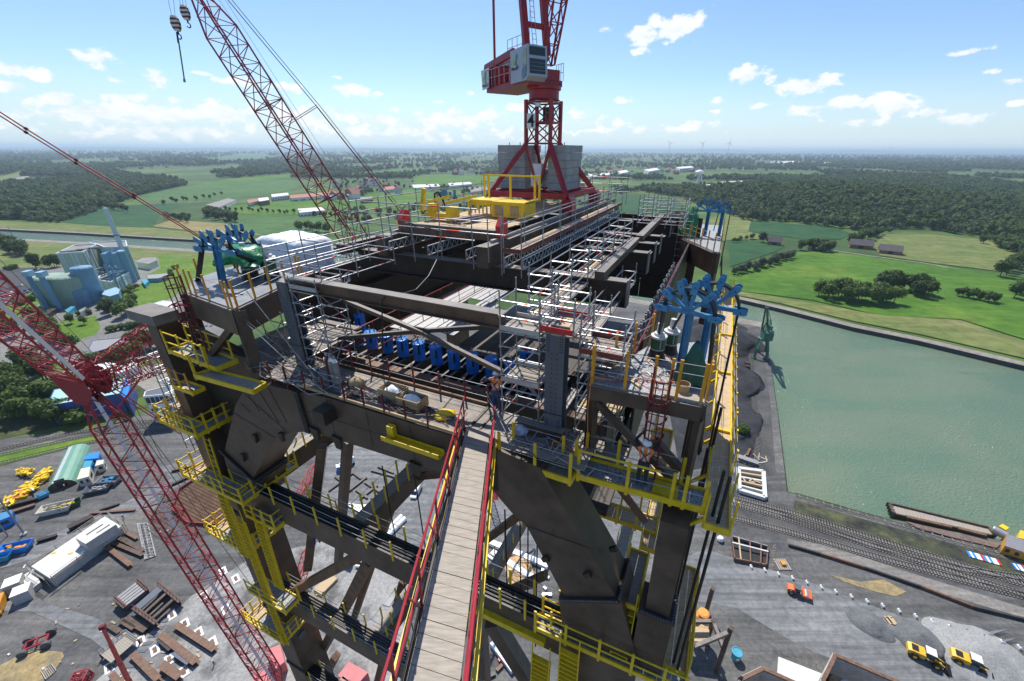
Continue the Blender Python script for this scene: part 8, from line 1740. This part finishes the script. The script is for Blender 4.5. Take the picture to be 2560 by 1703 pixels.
for k in range(26): c = g(295 + jit(22), 722 + jit(10)); rod('pipe_rack', c, c + AZ * random.uniform(8, 24), .35, PBLUE, t); b_ = c + AZ * random.uniform(5, 20); rod('pipe_rack', b_, b_ + Vec((jit(8), jit(8), 0)), .3, PBLUE, t)
c = g(337, 700); o = thing('chimney', 'thin pale steel chimney leaning into the canal view at the plant', 'chimney', c); MB().lathe(c, [(2, 0), (1.7, 30), (1.5, 60), (1.2, 60)], mat('pale_steel', (.50, .58, .62), .4, .3), 16).build('stack', o); MB().lathe(c, [(2.3, 38), (2.3, 39)], PBLUE, 12).build('stack_ring', o)
for roof, h, w_, r_, lab, cat in (([(255, 737), (262, 727), (290, 718), (300, 724), (297, 735), (275, 742)], 7, PBLUE, mat('pale_blue', (.28, .45, .58)), 'low blue cooling building before the mint hall', 'building'), ([(340, 655), (355, 645), (389, 643), (392, 651), (372, 660)], 6, MINT, ROOFG, 'small mint annex right of the plant silos', 'building'), ([(352, 700), (362, 698), (372, 703), (362, 712)], 3, LB, LB, 'light blue container pair beside the plant road', 'container'), ([(368, 688), (395, 686), (418, 684), (420, 690), (395, 696), (370, 697)], 3.5, PBLUE, GALVD, 'long low blue shed by the plant road', 'shed'), ([(162, 776), (180, 765), (188, 766), (170, 782)], 3, LB, LB, 'light blue container below the plant', 'container'), ([(116, 772), (140, 764), (143, 770), (120, 786)], 3, SHADE, SHADE, 'dark lorry trailer body below the plant silos', 'trailer'), ([(197, 776), (214, 768), (217, 774), (200, 781)], 3.5, WHITE, GALV, 'white cabin below the blue tanks', 'cabin'),
  ([(332, 775), (408, 752), (448, 757), (448, 782), (375, 783)], 8, WHITE, mat('slatted_roof', (.6, .6, .6), .6, 0, .5, 1.2, stretch=(3, .2, 1, .5)), 'low white office with slatted roof left of the tower', 'office'), ([(222, 872), (232, 852), (340, 842), (345, 850), (228, 884)], 7, mat('shed_blue', (.03, .07, .26), .5), GALVD, 'long dark blue shed beside the street', 'shed'), ([(118, 1016), (136, 975), (318, 938), (300, 985)], 9, mat('shed_blue', (.03, .07, .26)), mat('aqua_roof', (.36, .60, .62), .5, 0, .05, .2), 'blue warehouse with pale aqua roof behind the crawler boom', 'warehouse'), ([(318, 938), (328, 955), (318, 1000), (300, 985)], 8, mat('shed_blue', (.03, .07, .26)), BLUED, 'blue end bay of the aqua roofed warehouse', 'warehouse'), ([(360, 992), (364, 980), (410, 968), (428, 966), (430, 985)], 13, WHITE, PLATE, 'white three storey control house with red bands beside the left leg', 'building'), ([(40, 980), (62, 960), (75, 965), (55, 990)], 4, WHITE, WHITE, 'small white roofed shed among the trees at the left', 'shed'), ([(185, 930), (260, 905), (290, 910), (215, 945)], 4, WHITE, WHITE, 'white flat roofed shed below the red strut', 'shed'), ([(275, 925), (330, 905), (350, 912), (295, 935)], 4, WHITE, CONCL, 'pale flat roofed shed behind the red strut', 'shed')):
 q_, P = block('site_building', lab, cat, roof, h, w_, r_, rim=.3 if h > 6 else 0)
 if 'control' in lab or 'office' in lab:
  for i in (0, 4 if 'control' in lab else 3):
   a, b_ = P[i % len(P)], P[(i + 1) % len(P)]; d, n, L_ = fr(a, b_); c = sum(P, Vec()) / len(P); n = n if (lerp(a, b_, .5) - c).dot(n) > 0 else -n
   for fz, fh in (((.85, 2.6), (.5, 1.2), (.2, 1.2)) if h > 10 else ((.5, 2),)):
    for k in range(6): MB().box(Vec((0, 0, h * fz)) + Vec((lerp(a, b_, (k + .5) / 6).x, lerp(a, b_, (k + .5) / 6).y, 0)) + n * .06, (L_ / 6 * (.8 if fh > 2 else .35), .1, fh), GLASS, (d, n, AZ)).build('window', q_)
    if h > 10: MB().box(Vec((lerp(a, b_, .5).x, lerp(a, b_, .5).y, h * fz - fh * .5 - .5)) + n * .05, (L_, .1, .25), DKRED, (d, n, AZ)).build('red_band', q_)
q_ = car_proto(GREEN, 'van'); q_.name = 'green_lorry'; p = g(400, 835); q_.location = p; q_.scale = (2, 1.3, 1.3); q_.rotation_euler = (0, 0, .75); q_['label'] = 'green lorry on the street left of the tower'; q_['category'] = 'lorry'; del q_['group']
for k in range(2):
 p = g(520 + 12 * k, 812); o = MB().box(p + AZ * 4, (2, .1, 3), mat('flag_red', (.6, .1, .14), .7)).tube(p, p + AZ * 6, .1, GALV).build('flag', None); tag(o, ['left', 'right'][k] + ' red flag below the left platform', 'flag', 'red flags')
boom('lattice power pylon in the field left of the plant', g(60, 646), g(60, 646) + AZ * 32, 5, 5, 10, 0, GALVD, r=.18, lac=.09, sep=False, name='power_pylon')
# ================================================================== TREES
F1 = foliage('leaf_dark', (.036, .072, .014), (.11, .165, .034)); F2 = foliage('leaf_green', (.052, .105, .018), (.15, .215, .04)); F3 = foliage('leaf_grey', (.055, .08, .045), (.13, .165, .09)); BARK = mat('bark', (.07, .055, .04), .9, 0, .3, 3)
def crown(name, h, r, nl, leaf, mt, lob=7, base=.18, seed=0):
 rnd = random.Random(seed); mb = MB(); mi = mb._m(mt)
 L_ = [(Vec((rnd.uniform(-.5, .5) * r, rnd.uniform(-.5, .5) * r, h * rnd.uniform(base + .2, .8))), r * rnd.uniform(.42, .68)) for _ in range(lob)]
 bm = bmesh.new()
 for c, q in L_[:5]:
  res = bmesh.ops.create_icosphere(bm, subdivisions=1, radius=q * .82, matrix=Matrix.Translation(c))
  for v_ in res['verts']: v_.co += Vec((rnd.uniform(-1, 1), rnd.uniform(-1, 1), rnd.uniform(-1, 1))) * q * .16
 bm.verts.index_update(); mb.v += [v_.co.copy() for v_ in bm.verts]
 for f in bm.faces: mb.f.append(tuple(v_.index for v_ in f.verts)); mb.mi.append(mi)
 bm.free()
 for k in range(nl):
  c, q = rnd.choice(L_); d = Vec((rnd.gauss(0, 1), rnd.gauss(0, 1), rnd.gauss(.25, 1))).normalized(); p = c + d * q * rnd.uniform(.75, 1.12)
  n = (d + Vec((rnd.gauss(0, .5), rnd.gauss(0, .5), rnd.gauss(.3, .5)))).normalized(); a = n.orthogonal().normalized(); a.rotate(Matrix.Rotation(rnd.random() * 6, 3, n)); b_ = n.cross(a); s = leaf * rnd.uniform(.6, 1.3)
  k0 = len(mb.v); mb.v += [p + a * s, p + b_ * s * .7 + n * s * .15, p - a * s, p - b_ * s * .7]; mb.f.append((k0, k0 + 1, k0 + 2, k0 + 3)); mb.mi.append(mi)
 return mb.mesh(name)
def tree_proto(kind, h, r, nl, leaf, mt, seed, label, px, s=1):
 c = g(*px); t = thing(kind, label, 'tree' if 'shrub' not in kind else 'shrub', c, 'trees and shrubs'); t.scale = (s,) * 3
 tk = MB().tube((0, 0, -.3), (0, 0, h * .45), h * .025, BARK, 7, h * .014)
 for k in range(4): a = k * 1.6 + seed; tk.tube((0, 0, h * (.22 + .04 * k)), (math.cos(a) * r * .5, math.sin(a) * r * .5, h * .55), h * .011, BARK, 5, h * .005)
 link('trunk', tk.mesh('trunk'), t, c); link('crown', crown('crown', h, r, nl, leaf, mt, 8, seed=seed), t, c); return t
TP = {}
SPEC = {'broad_tree': (11, 4.2, 620, .62, F1), 'leafy_tree': (12, 4.6, 620, .62, F2), 'grey_willow': (10, 4.4, 620, .6, F3), 'shrub': (4.2, 3.0, 360, .5, F2)}
NSEED = [0]
def plant(kind, px, s, label, group):
 s *= random.uniform(.85, 1.15); key = kind + str(random.randrange(2))
 if key not in TP:
  NSEED[0] += 1; o = tree_proto(kind, *SPEC[kind], NSEED[0], label, px, s); o['group'] = group; TP[key] = (o, kids_of(o)); return
 dup(TP[key][0], g(*px), TP[key][1], label, group, random.random() * 6.28, s)
random.seed(3)
K4 = ['broad_tree', 'leafy_tree', 'grey_willow', 'shrub']
ROWS = [  # kind, end points, count, scale, jitter, label, group
 (1, (60, 1030), (330, 985), 9, 1.0, 8, 'bushy tree in the thicket beside the blue warehouse', 'thicket by the blue warehouse'), (0, (-10, 970), (70, 1000), 7, 1.25, 14, 'tall dark tree in the left edge thicket', 'left edge thicket'), (0, (60, 925), (130, 960), 6, 1.1, 10, 'tree between the street and the blue warehouse', 'trees above the blue warehouse'), (1, (-20, 1040), (190, 1055), 13, .85, 12, 'leafy bush tree above the left railway tracks', 'bushes above the left tracks'), (3, (130, 1035), (200, 1060), 7, 1.3, 8, 'bright shrub above the left railway tracks', 'bushes above the left tracks'),
 (1, (85, 805), (180, 880), 11, 1.0, 9, 'tree in the grove beside the corner lawn', 'grove by the corner lawn'), (0, (-10, 800), (40, 850), 8, .9, 10, 'dark tree behind the crawler jib at the left edge', 'trees behind the crawler jib'), (0, (270, 795), (280, 770), 2, 1.1, 4, 'round dark tree at the plant road junction', 'trees at the plant junction'), (1, (300, 800), (345, 770), 4, .9, 6, 'tree beside the white office', 'trees by the white office'), (1, (275, 765), (345, 720), 9, .5, 4, 'small round tree in the avenue along the plant road', 'avenue along the plant road'), (3, (270, 835), (440, 790), 13, .9, 10, 'shrub in the hedge before the white office', 'hedge by the white office'), (1, (330, 870), (430, 870), 8, .9, 9, 'tree in the belt below the dark blue shed', 'belt below the dark blue shed'), (1, (230, 925), (350, 895), 9, .8, 8, 'tree behind the upper red strut', 'trees behind the red struts'), (3, (40, 770), (130, 725), 14, .9, 6, 'shrub in the hedge below the car park', 'car park hedge'), (0, (88, 672), (95, 672), 1, 1.4, 0, 'single round dark tree above the car park', 'trees above the car park'), (0, (130, 670), (150, 668), 3, 1.1, 4, 'dark tree left of the mint hall', 'trees above the car park'), (3, (15, 675), (45, 672), 4, .8, 3, 'shrub at the top edge of the car park', 'trees above the car park'),
 (0, (10, 615), (60, 640), 16, 1.3, 14, 'tree in the round copse on the near canal bank', 'copse on the near canal bank'), (3, (420, 690), (450, 665), 4, .8, 5, 'shrub on the tank lawn', 'tank lawn shrubs'), (3, (290, 768), (160, 800), 5, .7, 6, 'young tree at the corner lawn edge', 'corner lawn trees'), (1, (165, 808), (225, 812), 2, .6, 2, 'small tree standing on the corner lawn', 'corner lawn trees'),
 (2, (1835, 690), (1985, 645), 15, .95, 5, 'grey green willow in the row along the crop field', 'willow row'), (2, (1905, 605), (1925, 612), 2, 1.2, 3, 'pale willow beside the small farmhouse', 'farm trees'), (0, (2000, 622), (2085, 628), 8, 1.1, 7, 'dark tree by the farm', 'farm trees'), (2, (2020, 618), (2060, 632), 4, 1.1, 6, 'grey willow by the farm lane', 'farm trees'), (0, (2120, 612), (2200, 590), 10, 1.1, 8, 'dark tree behind the barns', 'farm trees'), (1, (2050, 745), (2230, 760), 18, 1.25, 13, 'tree in the near part of the meadow copse', 'meadow copse'), (0, (2190, 725), (2330, 740), 18, 1.35, 14, 'tree in the far part of the meadow copse', 'meadow copse'), (0, (2385, 742), (2490, 758), 8, .75, 4, 'small tree in the line right of the meadow copse', 'meadow tree line'), (0, (2500, 690), (2570, 660), 9, 1.4, 10, 'big tree at the right picture edge', 'trees at the right edge'), (0, (2535, 750), (2570, 720), 5, 1.1, 6, 'tree at the right picture edge below the lane', 'trees at the right edge'), (3, (1848, 1085), (1858, 1082), 3, .9, 4, 'lonely green bush between coal heap and harbour track', 'bush by the harbour track'), (1, (1830, 610), (1900, 595), 7, .6, 5, 'small tree along the scrub meadow', 'scrub meadow trees'), (0, (2440, 605), (2560, 625), 8, .9, 7, 'tree along the far side of the pasture', 'pasture trees'),
 (0, (515, 540), (590, 556), 22, 1.35, 9, 'tree in the round wood behind the left blue tower', 'round wood behind the left tower'), (0, (560, 525), (900, 545), 26, .7, 5, 'tree in the hedge line behind the left blue tower', 'hedge line beyond the canal'), (1, (750, 575), (830, 585), 10, 1.1, 9, 'tree near the canal left of the second boom', 'trees near the second boom'), (0, (420, 545), (480, 555), 8, 1.0, 7, 'tree by the dry field', 'dry field trees'), (0, (270, 520), (320, 530), 8, 1.1, 6, 'tree in the small wood on the dark field', 'dark field wood'), (0, (400, 510), (560, 490), 10, .9, 7, 'tree along the country road', 'country road trees'), (1, (850, 560), (930, 555), 8, 1.0, 8, 'tree left of the roof scaffolds', 'trees behind the roof scaffolds')]
for k_, a, b_, n, s, j_, lab, gr in ROWS:
 Q = sorted((a[0] + (b_[0] - a[0]) * (i + .5) / n + jit(j_), a[1] + (b_[1] - a[1]) * (i + .5) / n + jit(j_ * .5)) for i in range(n))
 for i, q in enumerate(Q): plant(K4[k_], q, s, lab + (', ' + nth(i) if n > 1 else ''), gr)
def inside(p, poly):
 c = False; j = len(poly) - 1
 for i in range(len(poly)):
  if (poly[i][1] > p[1]) != (poly[j][1] > p[1]) and p[0] < (poly[j][0] - poly[i][0]) * (p[1] - poly[i][1]) / (poly[j][1] - poly[i][1]) + poly[i][0]: c = not c
  j = i
 return c
WCR = [crown('wood_crown', *q, seed=40 + i) for i, q in enumerate(((12, 4.6, 170, 1.0, F1), (13, 5.0, 170, 1.1, F1), (11, 4.6, 170, 1.0, F2), (9, 4.4, 150, 1.0, F3)))]
SRC = []
for i, me_ in enumerate(WCR):
 p = g(2150 + 25 * i, 592 - 3 * i); o = link('wood_edge_tree', me_, None, p); tag(o, 'bushy tree at the near edge of the right wood, ' + nth(i), 'tree', 'trees at the near edge of the right wood'); SRC.append(o)
NG = bpy.data.node_groups.new('crowns_on_points', 'GeometryNodeTree'); NG.interface.new_socket('Geometry', in_out='INPUT', socket_type='NodeSocketGeometry'); NG.interface.new_socket('Geometry', in_out='OUTPUT', socket_type='NodeSocketGeometry')
gi, go = NG.nodes.new('NodeGroupInput'), NG.nodes.new('NodeGroupOutput'); ip = NG.nodes.new('GeometryNodeInstanceOnPoints'); jn = NG.nodes.new('GeometryNodeJoinGeometry')
for o in SRC:
 oi = NG.nodes.new('GeometryNodeObjectInfo'); oi.transform_space = 'ORIGINAL'; oi.inputs['Object'].default_value = o; oi.inputs['As Instance'].default_value = True; NG.links.new(oi.outputs['Geometry'], jn.inputs[0])
def attr(nm, ty, sock):
 a = NG.nodes.new('GeometryNodeInputNamedAttribute'); a.data_type = ty; a.inputs['Name'].default_value = nm; NG.links.new([q for q in a.outputs if q.enabled and q.name == 'Attribute'][0], sock)
ip.inputs['Pick Instance'].default_value = True
attr('sc', 'FLOAT_VECTOR', ip.inputs['Scale']); attr('rt', 'FLOAT_VECTOR', ip.inputs['Rotation']); attr('ix', 'INT', ip.inputs['Instance Index'])
NG.links.new(gi.outputs[0], ip.inputs['Points']); NG.links.new(jn.outputs[0], ip.inputs['Instance']); NG.links.new(ip.outputs[0], go.inputs[0])
def wood(name, pts):
 me = bpy.data.meshes.new(name); me.from_pydata([tuple(p) for p, s, i in pts], [], [])
 a = me.attributes.new('sc', 'FLOAT_VECTOR', 'POINT'); a.data.foreach_set('vector', [q for p, s, i in pts for q in (s, s, s * random.uniform(.85, 1.25))])
 a = me.attributes.new('rt', 'FLOAT_VECTOR', 'POINT'); a.data.foreach_set('vector', [q for p, s, i in pts for q in (0, 0, random.random() * 6.28)])
 a = me.attributes.new('ix', 'INT', 'POINT'); a.data.foreach_set('value', [i for p, s, i in pts])
 o = bpy.data.objects.new(name, me); COL.objects.link(o); o['kind'] = 'stuff'; md = o.modifiers.new('crowns', 'NODES'); md.node_group = NG; return o
HLP = Vec((g(2090, 505).x, g(2090, 505).y, 0))
def hill(p):       # wooded spoil heap in the right distance
 d = (Vec((p.x, p.y, 0)) - HLP).length; return 26 * max(0, 1 - (d / 330) ** 2)
def fill(poly, step, smin, smax, w=(5, 4, 3, 1)):
 P = [g(*p) for p in poly]; x0, x1 = min(p.x for p in P), max(p.x for p in P); y0, y1 = min(p.y for p in P), max(p.y for p in P); q2 = [(p.x, p.y) for p in P]; out = []
 nx, ny = int((x1 - x0) / step), int((y1 - y0) / step)
 for i in range(nx):
  for j in range(ny):
   x, y = x0 + (i + random.random()) * step, y0 + (j + random.random()) * step
   if inside((x, y), q2): p = Vec((x, y, 0)); p.z = hill(p) - .4; out.append((p, random.uniform(smin, smax), random.choices((0, 1, 2, 3), w)[0]))
 return out
wood('wood_left', fill([(-60, 548), (120, 550), (150, 545), (250, 522), (320, 500), (350, 488), (470, 462), (400, 445), (250, 445), (120, 455), (-60, 470)], 8, .9, 1.5) + fill([(60, 555), (150, 558), (250, 528), (235, 522), (120, 542)], 6, .6, .8))
wood('wood_right', fill([(1520, 485), (1600, 478), (1700, 495), (1860, 552), (1980, 556), (2140, 578), (2300, 572), (2420, 590), (2600, 600), (2700, 560), (2600, 470), (2350, 440), (2150, 447), (1950, 452), (1800, 470), (1640, 468)], 9.5, .9, 1.45) + fill([(1640, 552), (1720, 545), (1725, 575), (1660, 600)], 7, .9, 1.3) + fill([(2470, 600), (2560, 608), (2560, 640), (2500, 625)], 7, .8, 1.2))
FP = [f[2] for f in FIELDS]
far = []
for _ in range(30000):
 y = 449 - 68 * random.random() ** 1.25; x = random.uniform(-80, 2640); yy = y - .0055 * (1327 - x)
 if yy < 379 + .0055 * (x - 1280): continue
 p = g(x, yy); dist = p.length
 if mnoise.noise(Vec((p.x / 420, p.y / 900, 1))) + .45 * mnoise.noise(Vec((p.x / 130, p.y / 260, 5))) < -.06 or any(inside((x, yy), f) for f in FP): continue
 if (1440 < x < 1800 or 980 < x < 1240) and yy > 396 and random.random() < .5: continue
 far.append((p, min(3.2, .75 + dist / 2600), random.choices((0, 1, 2, 3), (6, 5, 2, 1))[0]))
wood('distant_woods', far)
mid = []
for _ in range(1500):
 x, y = random.uniform(830, 1560), random.uniform(448, 545)
 if mnoise.noise(Vec((x / 40, y / 14, 7))) < .08 or any(inside((x, y), f) for f in FP): continue
 mid.append((g(x, y), random.uniform(.6, 1.1), random.randrange(4)))
wood('distant_copse', mid)
hb = MB(); n = 26
for i in range(n):
 for j in range(n):
  Q = [HLP + Vec(((i + a) / n * 700 - 350, (j + b_) / n * 700 - 350, 0)) for a, b_ in ((0, 0), (1, 0), (1, 1), (0, 1))]; hb.poly([q + AZ * (hill(q) - .5) for q in Q], LAND)
tag(hb.build('hill_terrain', None, (0, 0, 0), True), None, None, kind='structure')
# ================================================================== TOWN AND FAR THINGS
HW = [WHITE, CONCL, mat('brick_house', (.28, .13, .09), .8, 0, .15, .5)]; HR = [mat('roof_red', (.36, .13, .08), .8, 0, .2, .5), mat('roof_dark', (.10, .09, .09), .8, 0, .2, .5), mat('roof_brown', (.22, .12, .08), .8, 0, .2, .5)]
HP = []
for i in range(3):
 p = g(1500 + 40 * i, 430); t = thing('town_house', 'small gabled house in the distant town', 'house', p, 'houses of the distant town')
 link('wall', MB().prism([Vec(q) for q in ((-5, -4, 0), (5, -4, 0), (5, 4, 0), (-5, 4, 0))], AZ * 6, HW[i]).mesh('wall'), t, p); link('roof', MB().prism([Vec(q) for q in ((-5.4, -4.5, 5.8), (-5.4, 4.5, 5.8), (-5.4, 0, 9.5))], Vec((10.8, 0, 0)), HR[i]).mesh('roof'), t, p); HP.append((t, kids_of(t)))
random.seed(21); zones = [(1480, 1760, 395, 440, 70), (1760, 2150, 400, 428, 60), (640, 1240, 392, 425, 60), (830, 1000, 450, 500, 24), (1120, 1250, 415, 440, 22), (20, 420, 405, 430, 18), (2150, 2500, 405, 425, 16)]
for x0, x1, y0, y1, n in zones:
 for _ in range(n): p = g(random.uniform(x0, x1), random.uniform(y0, y1)); q = random.choice(HP); dup(q[0], p, q[1], None, None, random.random() * 3, random.uniform(1.2, 2.1))
FB = [([(1610, 424), (1640, 420), (1650, 424), (1622, 429)], 26, 'pale high rise block with flat roof left of the headframe'), ([(1690, 418), (1728, 415), (1735, 419), (1700, 422)], 18, 'wide pale block behind the headframe tower'), ([(1545, 428), (1565, 425), (1572, 430), (1552, 434)], 22, 'white block in the town right of the ballast'), ([(1470, 434), (1530, 431), (1535, 437), (1475, 440)], 12, 'long pale factory right of the ballast'), ([(1763, 462), (1815, 456), (1822, 460), (1768, 468)], 14, 'white office block with window rows beside the headframe'), ([(1795, 455), (1855, 452), (1862, 457), (1815, 460)], 9, 'low sandy hall behind the white office block'), ([(1700, 462), (1735, 460), (1738, 467), (1702, 470)], 9, 'dark brick hall at the foot of the headframe'), ([(1925, 405), (1990, 402), (2010, 406), (1930, 409)], 12, 'long white factory on the far right'), ([(2060, 405), (2085, 404), (2090, 408), (2062, 410)], 9, 'small white block on the far right'), ([(1120, 458), (1175, 455), (1180, 460), (1125, 465)], 7, 'long white commercial hall left of the crane'), ([(1170, 470), (1215, 466), (1222, 474), (1178, 480)], 8, 'grey roofed hall just left of the crane'), ([(1030, 462), (1095, 460), (1100, 466), (1035, 470)], 5, 'low white hall in the fields left of the crane'), ([(515, 512), (570, 496), (590, 500), (545, 520)], 6, 'grey roofed farm hall beyond the canal'), ([(617, 500), (645, 496), (650, 502), (622, 508)], 7, 'red roofed house row beyond the canal'), ([(645, 496), (670, 493), (673, 500), (648, 504)], 9, 'brick hotel with white front beyond the canal'), ([(678, 486), (720, 482), (722, 488), (680, 493)], 9, 'white terrace behind the second boom'), ([(725, 488), (850, 478), (856, 486), (728, 496)], 7, 'long pale hall with red roof behind the second boom'), ([(745, 522), (805, 518), (812, 526), (748, 532)], 7, 'white sawtooth roofed row beyond the canal'), ([(866, 482), (895, 480), (897, 486), (868, 489)], 7, 'dark block beyond the canal left of the roof'), ([(900, 494), (930, 492), (932, 498), (902, 501)], 7, 'dark block nearer the roof scaffolds'), ([(958, 468), (985, 465), (988, 472), (960, 476)], 8, 'pink roofed hall behind the pendant line'), ([(40, 444), (70, 440), (72, 446), (42, 449)], 5, 'grey hall at the far left wood edge'), ([(75, 416), (135, 414), (136, 417), (76, 419)], 6, 'row of red roofs far away at the left')]
for roof, h, lab in FB:
 rm = HR[0] if 'red' in lab or 'pink' in lab else (ROOFG if 'grey' in lab or 'dark' in lab else CONCL); wm = HW[2] if 'brick' in lab or 'dark' in lab else WHITE
 q_, P = block('far_building', lab, 'building', roof, h, wm, rm); cn = sum(P, Vec()) / len(P)
 if h >= 7:
  a, b_ = P[0], P[3]; d, n, L_ = fr(P[3], P[0]); a, b_ = P[3], P[2]; d, n, L_ = fr(a, b_); n = n if (lerp(a, b_, .5) - cn).dot(n) > 0 else -n
  for fl_ in range(max(1, int(h / 3.6))):
   for k in range(7): p = lerp(a, b_, (k + .5) / 7); MB().box(Vec((p.x, p.y, 2 + 3.5 * fl_)) + n * .1, (L_ / 7 * .6, .2, 1.7), GLASS, (d, n, AZ)).build('window', q_)
c = g(1742, 472); t = thing('headframe', 'white mushroom topped colliery headframe tower in the town', 'tower', c); MB().lathe(c, [(2.5, 36), (11, 42), (12.5, 46), (9, 50), (3, 52)], WHITE, 24).build('mushroom_top', t)
for dx, dy in ((-5, 0), (5, 0), (0, 5), (18, -6), (14, -10)): beam('headframe_leg', c + Vec((dx, dy, 0)), c + Vec((dx * .3, dy * .3, 40)), 2.2, 2.2, WHITE, t)
for k, x in enumerate((1671, 1752, 1818, 2205, 2222)):
 c = on_z(x, 391, -H * .9) if k < 3 else on_z(x, 384, -H * .7); h = c.length * (.022 if k < 3 else .010); t = thing('wind_turbine', ['left', 'middle', 'right', 'tiny left', 'tiny right'][k] + (' of the three wind turbines on the skyline' if k < 3 else ' of the two small turbines on the far right skyline'), 'wind turbine', Vec((c.x, c.y, 0)), 'wind turbines'); c.z = 0; top = c + AZ * (h + (30 if k < 3 else 12))
 MB().tube(c, top, h * .022, GALVD, 8, h * .013).build('mast', t); MB().box(top, (h * .06, h * .12, h * .05), WHITE).build('nacelle', t)
 for i in range(3): a = i * 2.094 + .5 * k + .3; MB().tube(top - Vec((0, h * .07, 0)), top + Vec((math.cos(a) * h * .42, -h * .07, math.sin(a) * h * .42)), h * .02, GALVD, 5, h * .004).build('blade', t)
for k, (q_, lab, w, l) in enumerate((((2150, 620), 'dark brick barn with gabled roof by the farm lane', 13, 22), ((2222, 634), 'second dark barn with open front on the farm lane', 15, 20), ((1935, 612), 'small grey roofed farmhouse among the trees', 10, 14))):
 c = g(*q_); t = thing('barn', lab, 'barn' if k < 2 else 'house', c, 'farm buildings beyond the harbour'); x_, y_ = local(c, -.55)
 MB().prism([c + x_ * a + y_ * b_ for a, b_ in ((-l / 2, -w / 2), (l / 2, -w / 2), (l / 2, w / 2), (-l / 2, w / 2))], AZ * 4.5, HW[2]).build('wall', t); MB().prism([c - x_ * (l / 2 + .5) + y_ * b_ + AZ * z for b_, z in ((-w / 2 - .6, 4.2), (w / 2 + .6, 4.2), (0, 10))], x_ * (l + 1), HR[1]).build('roof', t); MB().box(c - y_ * (w / 2 + .05) + AZ * 2, (5, .2, 3.6), SHADE, (x_, y_, AZ)).build('barn_door', t)
